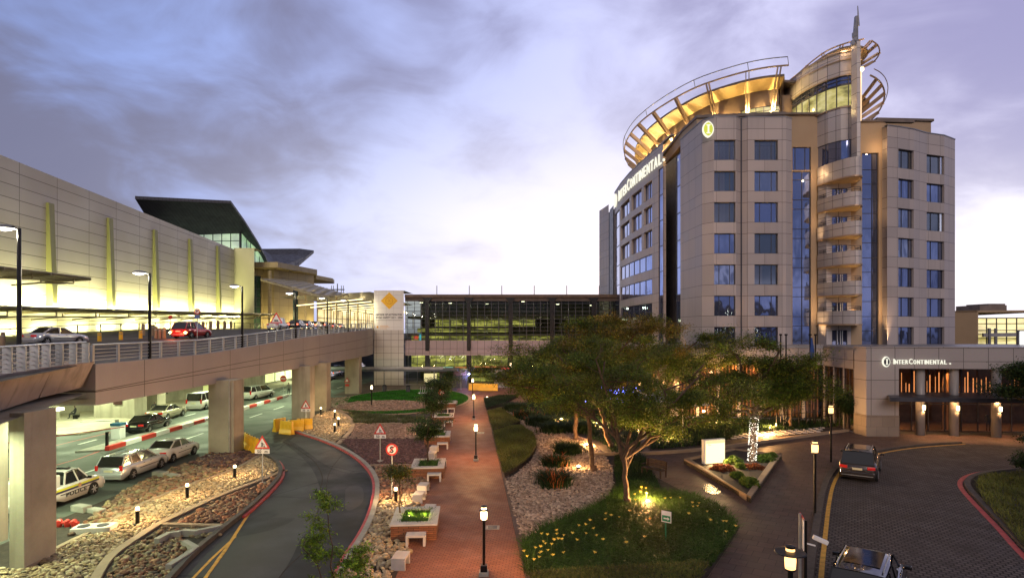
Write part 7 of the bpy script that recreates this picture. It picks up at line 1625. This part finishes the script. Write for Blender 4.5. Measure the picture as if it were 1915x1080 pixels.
    for s in (-1, 1):
        o = s * .012
        for a, b, w_ in (((s * wb_ * .93, yrb, zbs), (s * wt, yrt, zt_), .10), ((s * wb_ * .92, yfb, zbs), (s * wt * .97, yft, zt_), .06), ((s * wb_, (yrb + yfb) / 2 + L * .01, zbs), (s * wt * 1.04, (yrt + yft) / 2 + L * .01, zt_), .06)): MB().bar((a[0] + o, a[1], a[2]), (b[0] + o, b[1], b[2]), w_, .035, up=(1, 0, 0)).build('pillar', pt, c)
        if kind in ('estate', 'suv', 'van'):
            f = .27; a = (s * wb_ * .97, yrb + (yfb - yrb) * f, zbs); b = (s * wt * 1.02, yrt + (yft - yrt) * f * .8, zt_); MB().bar((a[0] + o, a[1], a[2]), (b[0] + o, b[1], b[2]), .07, .035, up=(1, 0, 0)).build('pillar', pt, c)
    if rack or kind in ('estate', 'suv'):
        for s in (-1, 1): MB().tube([(s * wt * .86, yrt + .15, zt_ + .05), (s * wt * .86, yrt + .25, zt_ + .11), (s * wt * .86, yft - .25, zt_ + .11), (s * wt * .86, yft - .15, zt_ + .05)], .018, 5).build('roof_rail', M['alu'] if kind == 'suv' else M['black'], c)
    if kind == 'suv': mb = MB(); mb.add([(-wt * .7, yrt + .5, zt_ + .068), (wt * .7, yrt + .5, zt_ + .068), (wt * .7, yft - .15, zt_ + .07), (-wt * .7, yft - .15, zt_ + .07)], [(0, 1, 2, 3)]); mb.build('glass_roof', M['carglass'], c)
    for sy in (-1, 1):
        for sx in (-1, 1):
            x = sx * (h - .10); wo = MB().tube([(x - .10, sy * wb, wheel), (x + .10, sy * wb, wheel)], wheel, 20).build('wheel', M['tyre'], c, smooth=False, bev=.02)
            xr = x + sx * .101; ro_ = MB(); ro_.tube([(xr - sx * .02, sy * wb, wheel), (xr + sx * .006, sy * wb, wheel)], wheel * .30, 8)
            for k in range(6): a = k * math.pi / 3; ro_.bar((xr, sy * wb, wheel), (xr, sy * wb + math.cos(a) * wheel * .62, wheel + math.sin(a) * wheel * .62), .025, wheel * .18, up=(0, -math.sin(a), math.cos(a)))
            ro_.build('rim', M['rim'], wo)
    tail = M['tail_on'] if lit else M['tail']
    for s in (-1, 1):
        yl = rear + .045
        if kind in ('estate', 'van'): MB().box((s * h * .80, yl - .015, belt * .92), (.16, .10, .44 if kind == 'van' else .30), rz=s * R(14)).build('tail_light', tail, c, bev=.02)
        else: MB().box((s * h * .70, yl - .03, belt * .82), (.40, .10, .17), rz=s * R(18)).build('tail_light', tail, c, bev=.02)
        MB().box((s * h * .66, front - .10, belt * .68), (.38, .14, .15), rz=-s * R(20)).build('headlight', M['lens'], c, bev=.02)
        MB().box((s * (h + .10), yfb - .25, belt + .07), (.20, .10, .14)).build('side_mirror', pt if kind != 'pickup' else M['black'], c, bev=.03)
        MB().bar((s * (h - .05), yfb - .25, belt), (s * (h + .05), yfb - .25, belt + .05), .05, .05).build('mirror_arm', M['black'], c)
        MB().box((s * (h + .003), .15 * L * .2, belt * .60), (.012, L * .42, .04)).build('side_trim', M['black'], c)
        for y in (-.02 * L, .12 * L): MB().box((s * (h * .985 + .012), y - .32, belt * .86), (.02, .14, .03)).build('door_handle', M['black'], c)
    MB().box((0, rear - .02, belt * .50), (W * .88, .16, .20)).build('bumper', pt, c, bev=.05); MB().box((0, front - .02, belt * .45), (W * .86, .14, .20)).build('bumper', pt, c, bev=.05)
    if kind == 'suv': MB().box((0, rear - .10, belt * .40), (W * .80, .04, .035)).build('chrome_strip', M['alu'], c)
    if plate: MB().box((0, rear - .018 if kind != 'suv' else rear - .02, belt * .74), (.50, .03, .12)).build('number_plate', M['plate'], c)
    return c
PW_ = paint('white_car_paint', (.62, .62, .58), 0); PS = paint('silver_paint', (.60, .62, .64), .45); PB = paint('black_paint', (.010, .010, .012), .2, .15); PG = paint('bronze_grey_paint', (.06, .05, .043), .5, .25); PBG = paint('beige_paint', (.40, .36, .26), .4); PR = paint('red_car_paint', (.42, .02, .015), .2); PD = paint('dark_red_paint', (.14, .02, .02), .3)
# parked along the kerb
car('parked_estate', 'silver estate car with roof rails parked behind the white saloon', (-23.15, 36.7, 0), 0, 4.72, 1.76, 1.48, 'estate', PS)
car('parked_saloon', 'white four door saloon parked in front of the silver estate', (-23.25, 41.0, 0), 0, 4.35, 1.70, 1.40, 'sedan', PW_)
car('parked_saloon', 'black saloon on the far lane beside the striped kerb', (-31.9, 52.6, 0), R(2), 4.6, 1.76, 1.42, 'sedan', PB)
car('parked_saloon', 'beige saloon under the flyover, ahead of the black saloon', (-34.4, 59.7, 0), R(2), 4.75, 1.78, 1.42, 'sedan', PBG)
car('parked_van', 'white passenger van half hidden by the wide front pier', (-34.6, 67.4, 0), R(1), 4.8, 1.95, 1.90, 'van', PW_, belt=1.08, cat='van')
car('parked_van', 'white people carrier seen between the wide pier and the twin piers', (-32.7, 77.0, 0), R(-14), 4.8, 1.9, 1.75, 'van', PW_, belt=1.02, cat='van')
# police pickup with canopy
tk = car('patrol_pickup', 'white patrol pickup with yellow and dark stripes behind the square pier', (-23.2, 30.5, 0), 0, 5.0, 1.78, 1.68, 'pickup', PW_, belt=1.02, wheel=.34, cat='pickup')
MB().box((0, -1.62, 1.30), (1.62, 1.70, .66)).build('load_cover', PW_, tk, bev=.08)
MB().box((.895, -.3, .86), (.012, 4.3, .10)).build('yellow_stripe', pm('stripe_yellow', (.62, .62, .05), .4), tk); MB().box((.897, -.3, .76), (.012, 4.3, .09)).build('dark_stripe', pm('stripe_dark', (.02, .03, .09), .4), tk)
tm, tw = text_mb('POLICE', .30, 0, .012, 1.1); xform(tm, Matrix.Translation((.905, -.55, .44)) @ Matrix.Rotation(R(90), 4, 'Z') @ Matrix.Diagonal((1.45 / tw, 1, .95, 1))).build('lettering', M['signink'], tk)
MB().lathe([(.11, -.004), (.11, .004)], (0, 0, 0), 12)
mb = MB(); mb.tube([(.898, .40, .82), (.908, .40, .82)], .12, 12); mb.build('badge', pm('badge_gold', (.45, .25, .12), .4), tk)
MB().box((0, .15, 1.74), (1.1, .22, .10)).build('light_bar', M['black'], tk, bev=.03)
# upper deck
car('driving_saloon', 'silver saloon driving past the glowing wall on the elevated road', (-38.3, 50.3, zd(50)), R(-15), 4.6, 1.78, 1.45, 'sedan', PS)
rc = car('driving_hatchback', 'red hatchback with glaring lights on the elevated road', (-31.8, 59.5, zd(58.5)), R(-8), 4.0, 1.75, 1.55, 'suv', PR, lit=False)
for s in (-1, 1): MB().lathe([(.02, -.12), (.15, 0), (.02, .12)], (s * .80, -2.03, .55), 10).build('rear_lamp', em('glaring_lamp', (1, .55, .16), 26) if s < 0 else bpy.data.materials['glaring_lamp'], rc)
light('POINT', (0, -2.9, .5), 90, (1, .15, .06), .3, parent=rc, name='brake_glow')
for (px, Y, l, k, p_, hh, lt) in ((520, 86, 'white pickup stopped on the elevated road behind the big warning sign', 'pickup', PW_, 1.75, False), (556, 93, 'dark saloon on the elevated road right of the white pickup', 'sedan', PB, 1.45, True), (573, 102, 'dark red saloon in the queue on the elevated road', 'sedan', PD, 1.45, True), (590, 116, 'beige saloon in the queue on the elevated road', 'sedan', PBG, 1.45, True), (606, 128, 'black car in the queue near the third street lamp', 'estate', PB, 1.5, True), (622, 142, 'red car farther along the queue on the elevated road', 'sedan', PR, 1.45, True), (636, 160, 'pale car far along the elevated road', 'sedan', PS, 1.45, True)):
    x = (px - CX) * Y / F; car('queueing_car', l, (x, Y, zd(Y)), R(2), 4.5, 1.8, hh, k, p_, lit=lt, group='cars queueing on the elevated road', cat='car' if k != 'pickup' else 'pickup')
# lower road beyond the twin piers
for (px, py, l, k, p_, rz) in ((622, 703, 'white car on the lower road just left of the farthest pier', 'sedan', PW_, 0), (634, 700, 'pale van on the lower road behind the white car', 'van', PS, 0), (613, 709, 'silver car on the lower road left of the farthest pier', 'estate', PS, 4), (672, 690, 'distant car on the lower road right of the farthest pier', 'sedan', PS, 0)):
    car('distant_car', l, G(px, py), R(rz), 4.5, 1.8, 1.5 if k != 'van' else 1.85, k, p_, lit=True, group='cars far along the lower road')
# hotel drive
q = G(1611, 899); car('parked_suv', 'large bronze grey off roader at the kerb near the hotel entrance', (q.x + 1.0, q.y + 1.8, 0), R(-34), 5.05, 1.98, 1.74, 'suv', PG, belt=1.06, wheel=.37)
car('parked_suv', 'glossy black off roader cut off by the bottom edge of the drive', (11.45, 19.3, 0), R(-37), 4.8, 1.90, 1.66, 'suv', PB, belt=1.02, wheel=.36)
# ---------------------------------------------------------------- trees
def tree(name, label, loc, seed, trunk, spread, zc, flat=1.0, nleaf=20000, leafsize=.16, cols=None, forks=5, levels=4, trunk_r=.16, lean=(0, 0), bias=(0, 0), cat='tree', group=None, targets=None, sub=5, droop=.0, twigleaf=.32):
    """limbs are grown towards targets spread through the crown, leaves cluster in tiers round the twig ends"""
    g = np.random.default_rng(seed); rr = random.Random(seed)
    o = thing(name, label, cat, loc, group=group); mb = MB(); tips = []
    fork = Vector((lean[0], lean[1], trunk))
    def limb(a, b, r0, r1, wig, n=5, dirv=None):
        a, b = Vector(a), Vector(b); L = (b - a).length; d0 = (dirv.normalized() if dirv is not None else (b - a).normalized()); pts = [a]
        c1 = a + d0 * L * .4
        for i in range(1, n + 1):
            t_ = i / n; p = a * (1 - t_) ** 2 + c1 * 2 * t_ * (1 - t_) + b * t_ * t_
            if i < n: p += Vector((rr.gauss(0, 1), rr.gauss(0, 1), rr.gauss(0, .6))) * wig * L
            pts.append(p)
        mb.tube(pts, [r0 + (r1 - r0) * i / n for i in range(n + 1)], 7 if r0 > .04 else 5 if r0 > .015 else 3, cap=False); return pts
    tp = limb((0, 0, -.05), fork, trunk_r, trunk_r * .78, .015, 6)
    mb.lathe([(trunk_r * 1.5, -.02), (trunk_r * 1.15, .12), (trunk_r * .98, .4)], (0, 0, 0), 9)
    T = targets or []
    if not T:
        for i in range(forks):
            a = 2 * math.pi * i / forks + rr.uniform(-.4, .4); T.append((math.cos(a) * spread * rr.uniform(.4, .62) + bias[0], math.sin(a) * spread * rr.uniform(.4, .62) + bias[1], zc + rr.uniform(-.1, .35) * spread * .3 * flat))
    for tg in T:
        tg = Vector(tg); st = tp[-1] if rr.random() < .7 else tp[-2]; d = (tg - st); up = Vector((d.x * .6, d.y * .6, max(abs(d.z), d.length * .5)))
        P1 = limb(st, tg, trunk_r * .62, trunk_r * .30, .045, 6, up)
        for j in range(sub):
            s1 = P1[rr.randint(2, 6)]; a = rr.uniform(0, 6.28); ln = spread * rr.uniform(.28, .52)
            e1 = s1 + Vector((math.cos(a) * ln, math.sin(a) * ln, rr.uniform(.05, .55) * ln * flat - droop * ln)); P2 = limb(s1, e1, trunk_r * .24, trunk_r * .09, .06, 5, (tg - st).normalized() + Vector((math.cos(a), math.sin(a), .3)))
            for k in range(7):
                s2 = P2[rr.randint(1, 5)]; a2 = a + rr.uniform(-1.3, 1.3); l2 = spread * rr.uniform(.10, .22); e2 = s2 + Vector((math.cos(a2) * l2, math.sin(a2) * l2, rr.uniform(-.05, .55) * l2)); P3 = limb(s2, e2, trunk_r * .08, .006, .08, 3)
                tips += [P3[-1], P3[1], (P3[1] + P3[2]) / 2]
    mb.build('trunk', M['bark'], o, smooth=True)
    C = np.array([tuple(p) for p in tips]); n = len(C); idx = g.integers(0, n, nleaf)
    q = g.normal(0, 1, (nleaf, 3)) * np.array([twigleaf, twigleaf, twigleaf * .62]) * .72; P_ = C[idx] + q
    cl = np.random.default_rng(seed + 1).lognormal(-.08, .42, n)[idx][:, None] * np.array([1, 1, 1]) + 0 * idx[:, None]; wm = np.random.default_rng(seed + 2).uniform(0, 1, n)[idx][:, None] ** 3; cl = cl * (1 + wm * np.array([.45, .05, -.2])) * np.array([.9, 1.03, 1])
    s = leafsize * g.uniform(.6, 1.3, nleaf); az = g.uniform(0, 6.283, nleaf); tl = g.normal(0, .5, nleaf)
    u = np.stack([np.cos(az) * np.cos(tl), np.sin(az) * np.cos(tl), np.sin(tl)], 1); w = np.stack([-np.sin(az), np.cos(az), g.normal(0, .45, nleaf)], 1)
    a = u * s[:, None]; b = w * (s * .36)[:, None]
    V = np.stack([P_ - a * .5, P_ + b * .5, P_ + a * .6, P_ - b * .5], 1).reshape(-1, 3); Fq = np.arange(nleaf * 4).reshape(-1, 4)
    pal = np.array(cols or GR); cc = pal[g.integers(0, len(pal), nleaf)] * g.uniform(.7, 1.3, (nleaf, 1)) * cl
    fastmesh('crown', V, Fq, M['leaf'], np.repeat(cc, 4, 0), parent=o); return o
OL = [(.09, .12, .012), (.07, .105, .012), (.12, .125, .014), (.06, .10, .012)]
OR_ = [(.14, .10, .014), (.10, .10, .012), (.16, .11, .014)]
g1 = G(1174, 946)
tree('spreading_tree', 'big forked tree leaning over the lily bed, its lower limb lit orange', g1, 11, 2.3, 5.2, 6.4, .9, 62000, .125, OL, trunk_r=.15, lean=(-.15, .2), targets=[(-1.3, 1.2, 6.9), (-3.6, 2.4, 6.4), (1.2, 3.2, 6.8), (4.4, 2.6, 6.3), (5.2, 4.4, 6.8), (6.8, 4.6, 5.2), (5.6, 2.0, 4.2), (-.4, 4.8, 7.0)], sub=6, twigleaf=.36)
g2 = G(1111, 882)
tree('spreading_tree', 'slim straight trunk glowing yellow in the pebbles with a wide flat crown', g2, 12, 3.3, 5.2, 7.0, .9, 56000, .14, OL, trunk_r=.16, lean=(-.35, 0), targets=[(-4.4, 1.0, 6.0), (-2.2, 2.2, 7.2), (.8, 1.6, 7.7), (3.0, 2.0, 6.8), (-5.6, 3, 5.2), (1.0, 4.0, 7.2)], sub=6, twigleaf=.40)
g3 = G(1077, 822)
tree('spreading_tree', 'dark stemmed tree behind the pebble bed filling the left of the crowns', g3, 13, 3.2, 5.8, 7.4, .9, 50000, .17, OL, trunk_r=.19, targets=[(-3.6, 0, 6.2), (-5.6, 1, 4.4), (-4.2, -1, 3.4), (-.6, 1.6, 8.6), (2.8, 0, 8.6), (-2, 3, 7.4)], sub=6, twigleaf=.48)
g4 = G(1143, 838)
tree('spreading_tree', 'dark leaning trunk between the lit trunks with a high crown', g4, 14, 3.4, 5.4, 7.8, .9, 46000, .16, OR_, trunk_r=.18, lean=(-.9, .6), targets=[(-1.5, 2, 8.6), (2.4, 2, 9.0), (5.0, 3, 8.0), (.5, 4, 9.0), (-3.4, 2, 7.2)], sub=6, twigleaf=.45)
g5 = G(1250, 790)
tree('spreading_tree', 'tall feathery crown before the corner of the hotel', g5, 15, 3.6, 6.2, 8.2, .9, 42000, .19, OL, trunk_r=.18, targets=[(-3.5, 0, 8.6), (.2, 0, 9.3), (3.4, 1, 8.2), (5.6, 1, 7.0), (-5, 1, 7.2), (1.8, -1, 5.8), (-2.2, -1, 6.2), (4.2, -1, 5.2)], sub=6, twigleaf=.5)
# the string-lit tree
g6_ = G(1406, 870); st_ = tree('string_lit_tree', 'tree with its trunk wrapped in white string lights in the triangular planter', g6_, 16, 3.6, 4.6, 6.4, .8, 58000, .15, OL, trunk_r=.20, lean=(.25, .1), targets=[(-3.0, 0, 5.8), (-1, 1.2, 7.5), (1.6, -.4, 7.4), (3.6, .6, 6.4), (0, -1.2, 4.9), (4.8, 1.0, 4.3), (-4.2, .6, 4.3), (2.0, -1.0, 4.6)], sub=6, twigleaf=.42)
sl = thing('string_lights', 'white string lights wound round the trunk in the triangular planter', 'string lights', (g6_.x, g6_.y, .3)); rr = random.Random(2); mb = MB()
for i in range(300):
    z = rr.uniform(.02, 2.95); a = rr.uniform(0, 6.28); r = .27; mb.lathe([(.006, -.02), (.021, 0), (.006, .02)], (r * math.cos(a) + z * .06, r * math.sin(a), z), 4)
mb.build('bulb', em('string_bulb', (1, .93, .76), 3.2), sl)['kind'] = 'stuff'
MB().tube([(.255 * math.cos(i * .35) + i * .0085 * .06, .255 * math.sin(i * .35), i * .0085) for i in range(340)], .006, 3).build('wire', M['black'], sl)
for z in (.6, 1.5, 2.6): light('POINT', (-.1, -.55, z), 34, (1, .9, .7), .25, parent=sl, name='string_glow')
# right hand edge trees and the rest
tree('leafy_tree', 'dark tree overhanging the hotel entrance from the right edge', G(1955, 838), 17, 2.4, 3.6, 5.8, .9, 22000, .2, DK + [(.045, .07, .02)], trunk_r=.18, targets=[(-2.2, -.5, 5.6), (-.6, 0, 6.6), (-2.6, 0, 4.0), (1, 0, 6)], sub=6, twigleaf=.5)
tree('leafy_tree', 'small conifer like branch tip at the right edge above the island', G(1960, 905), 18, .8, 1.7, 1.7, .5, 7000, .15, DK + [(.05, .08, .02)], trunk_r=.09, targets=[(-1.2, 0, 1.6), (-.4, .2, 2.4), (-1.0, -.2, 1.0)], sub=5, twigleaf=.25)
tree('leafy_tree', 'small dark tree by the lit drapes left of the stone podium corner', G(1585, 806), 19, 1.5, 1.3, 2.8, .9, 9000, .2, DK, trunk_r=.10, sub=5, twigleaf=.35)
tree('leafy_tree', 'broad crown beside the flag poles before the podium wing', G(1478, 802), 20, 2.4, 3.4, 5.2, .9, 28000, .19, OL, trunk_r=.15, sub=6, twigleaf=.5)
YG = [(.05, .085, .02), (.065, .10, .025), (.04, .07, .02)]
tree('young_tree', 'thin young tree growing out of the nearest slate planter', (G(760, 958).x + .1, 26.6, .5), 21, 1.6, 1.15, 2.1, .8, 3200, .11, YG + OR_, trunk_r=.035, sub=4, twigleaf=.2, group=None)
tree('young_tree', 'young tree growing in the second slate planter', (-5.2, 37.0, .5), 22, 1.3, 1.5, 2.3, 1.2, 5200, .14, YG, trunk_r=.05, sub=5, twigleaf=.22)
tree('young_tree', 'young tree growing in the third slate planter', (-6.2, 47.2, .5), 23, 1.5, 1.5, 3.0, 1.3, 5600, .15, YG, trunk_r=.05, sub=5, twigleaf=.28)
tree('young_tree', 'slender young tree growing in the fourth slate planter', (-6.8, 57.4, .5), 24, 1.7, 1.8, 3.2, 1.3, 5600, .17, DK + YG, trunk_r=.05, sub=5, twigleaf=.35)
tree('young_tree', 'small palm like tree before the lit kiosk window', G(838, 733), 25, 1.4, 1.0, 2.5, 1.0, 3600, .22, DK, trunk_r=.08, sub=5, twigleaf=.32)
# the near tree at the bottom edge, its top in view
BR2 = [(.15, .24, .02), (.19, .28, .03), (.12, .20, .02)]
tree('near_tree', 'bright green young tree rising in front of the road at the bottom edge', (-4.55, 15.6, 0), 26, 1.7, 1.25, 2.9, 1.2, 9500, .095, BR2, trunk_r=.04, targets=[(-.25, 0, 4.15), (-.95, .1, 3.1), (.25, .1, 2.9), (.75, 0, 2.5), (.35, .1, 2.0), (-.5, 0, 2.2)], sub=4, twigleaf=.14)
# spiky shrubs in and behind the pebbles
def shrub(label, px, py, r, h, seed, group, red=False, n=420):
    g = np.random.default_rng(seed); p = G(px, py); o = thing('spiky_shrub', label, 'shrub', p, group=group)
    pts = g.normal(0, r * .38, (n, 2)); blades('leaves', None, None, 0, h, .07, DK + [(.03, .06, .02)], pts=pts, per=3, spread=.15, lean=.9, segs=3, parent=o, seed=seed, z=0)
    if red: pts = g.normal(0, r * .35, (40, 2)) + [0, -.1]; blades('flower_spikes', None, None, 0, h * .95, .06, [(.50, .10, .03), (.55, .16, .05)], pts=pts, per=2, spread=.2, lean=.8, segs=2, parent=o, seed=seed + 1, z=.1)
for l, px, py, r, h, red in (('nearest spiky shrub with red flower spikes in the pebble bed', 1036, 908, .95, 1.05, True), ('spiky shrub directly behind the nearest red flowered one', 1038, 872, .7, .9, True), ('wide spiky shrub in the middle of the pebble bed', 1062, 848, 1.0, 1.05, False), ('spiky shrub at the back left of the pebble bed', 1035, 808, 1.1, 1.1, False), ('dark spiky shrub beside the starry spotlight', 1010, 795, 1.3, 1.2, False), ('dark spiky shrub at the narrow end of the pebble strip', 985, 783, 1.3, 1.2, True), ('farthest spiky shrub before the undergrowth', 962, 768, 1.4, 1.2, False), ('dark shrub right of the starry spotlight', 1085, 806, 1.3, 1.2, False)):
    shrub(l, px, py, r, h, px, None, red)
def bush(label, px, py, r, h, cols, seed, n=1500, ls=.13, z=.24):
    g = np.random.default_rng(seed); p = G(px, py); o = thing('leafy_shrub', label, 'shrub', (p.x, p.y, 0)); d = g.normal(0, 1, (n, 3)); d /= np.linalg.norm(d, axis=1)[:, None]; P_ = d * (g.uniform(.5, 1, (n, 1)) ** .4) * np.array([r, r, h]); P_[:, 2] = np.abs(P_[:, 2]) + z
    P_[:, :2] *= (1 + .3 * np.sin(d[:, :1] * 7 + seed)); s = ls * g.uniform(.6, 1.3, n); u = d + g.normal(0, .5, (n, 3)); u /= np.linalg.norm(u, axis=1)[:, None]; w = np.cross(u, g.normal(0, 1, (n, 3))); w /= np.linalg.norm(w, axis=1)[:, None]
    a, b = u * s[:, None], w * (s * .55)[:, None]; V = np.stack([P_ - a * .4, P_ + b * .5, P_ + a * .6, P_ - b * .5], 1).reshape(-1, 3); pal = np.array(cols); cc = pal[g.integers(0, len(pal), n)] * g.uniform(.6, 1.35, (n, 1))
    fastmesh('leaves', V, np.arange(n * 4).reshape(-1, 4), M['leaf'], np.repeat(cc, 4, 0), parent=o); MB().tube([(0, 0, 0), (0, 0, h * .6 + z)], .03, 5).build('stem', M['bark'], o); return o
LG_ = [(.09, .15, .025), (.06, .12, .02), (.12, .17, .03)]; RD = [(.20, .06, .03), (.14, .05, .025), (.25, .09, .03)]
for l, px, py, r, h, c_, n in (('light green shrub at the near tip of the triangular planter', 1402, 915, .55, .45, LG_, 1700), ('light green shrub beside the near tip, nearer the sign', 1380, 900, .42, .35, LG_, 1300), ('light green shrub left of the string lit trunk', 1372, 873, .5, .5, LG_, 1500), ('light green shrub right of the string lit trunk', 1432, 868, .6, .45, LG_, 1700), ('low reddish shrub in front of the glowing sign', 1350, 884, .7, .28, RD, 1900), ('low reddish shrub at the foot of the string lit trunk', 1412, 881, .6, .22, RD, 1500), ('small green shrub between the reddish ones', 1385, 882, .3, .3, LG_, 700), ('light green shrub at the far right tip of the planter', 1444, 862, .4, .35, LG_, 1000)):
    bush(l, px, py, r, h, c_, px + py)
# day lilies in flower
lily = thing('day_lily', 'yellow day lily flower standing above the strap leaves', 'flower', (0, 0, 0), group='yellow day lilies in flower'); g_ = np.random.default_rng(4)
MB().tube([(0, 0, 0), (0, 0, .52)], .006, 3).build('stalk', pm('stalk', (.06, .12, .03), .7), lily); mb = MB()
for k in range(6):
    a = k * math.pi / 3; c, s = math.cos(a), math.sin(a); mb.add([(0, 0, .50), (c * .045 - s * .018, s * .045 + c * .018, .56), (c * .095, s * .095, .575), (c * .045 + s * .018, s * .045 - c * .018, .56)], [(0, 1, 2, 3)])
mb.build('petals', pm('yellow_petal', (.85, .62, .08), .5, emis=None), lily)
pxs = [(985, 1035), (995, 1030), (1003, 1044), (1010, 1038), (997, 1052), (1022, 1022), (1030, 1020), (1034, 1012), (1024, 1004), (1040, 1008), (1042, 1000), (1052, 1003), (1056, 1010), (1060, 1036), (1072, 1008), (1018, 1000), (1078, 985), (1088, 982), (1091, 1000), (1100, 975), (1104, 1032), (1138, 972), (1143, 966), (1156, 968), (1122, 1004), (1130, 1010), (1140, 962), (1192, 926), (1197, 920), (1201, 914), (1213, 914), (1208, 922), (1186, 938), (1176, 955), (1207, 1005), (1175, 1014), (1219, 970), (1260, 934), (1268, 935), (1247, 930), (1291, 942), (1296, 950), (1286, 958), (1304, 944), (1308, 948), (1325, 962), (1324, 970), (1353, 978), (1360, 978), (1376, 984), (1358, 1000), (1118, 990), (1066, 996), (1048, 990), (1034, 1040), (1012, 1016), (1008, 1026), (1018, 1036), (1026, 1034), (990, 1044)]
for i, (px, py) in enumerate(pxs):
    o = lily if i == 0 else copy_tree(lily); p = G(px, py, .55); o.location = (p.x, p.y, .08 + rr.uniform(-.04, .08)); o.rotation_euler = (rr.uniform(-.3, .3), rr.uniform(-.3, .3), rr.uniform(0, 6))
# ---------------------------------------------------------------- unseen car park behind the viewer, added for the hotel glass to reflect
PKD = thing('unseen_car_park', 'unseen dark decked car park added behind the view for the lower hotel windows to mirror', 'building', (10, -40, 0))
pk = lambda mb, name, mat: mb.build(name, mat, PKD, world=True)
mb = MB()
for z in (2.8, 5.6, 8.4, 11.2, 14.0): mb.bb(-60, 70, -60, -32, z - .4, z); mb.bb(-60, 70, -32.2, -32, z, z + .9)
pk(mb, 'deck', M['darkkerb'])
mb = MB(); mb.bb(-60, 70, -60.3, -60, 0, 15); pk(mb, 'back_wall', M['frame']); mb = MB()
for i in range(17): mb.bb(-60 + i * 8, -59.4 + i * 8, -32.8, -32.2, 0, 14)
pk(mb, 'column', M['darkkerb'])
mb = MB(); mb.bb(18, 30, -50, -34, 14, 18.5); mb.bb(-20, -8, -52, -36, 14, 17.5); pk(mb, 'stair_tower', M['frame'])
mb = MB()
for z in (5.2, 8.0, 10.8, 13.5):
    for i in range(12): mb.box((-50 + i * 10 + (z * 3) % 4, -36, z - .1), (1.6, .2, .1))
pk(mb, 'batten_light', M['tubeled'])  # unseen glowing strips, added to vary the window reflections
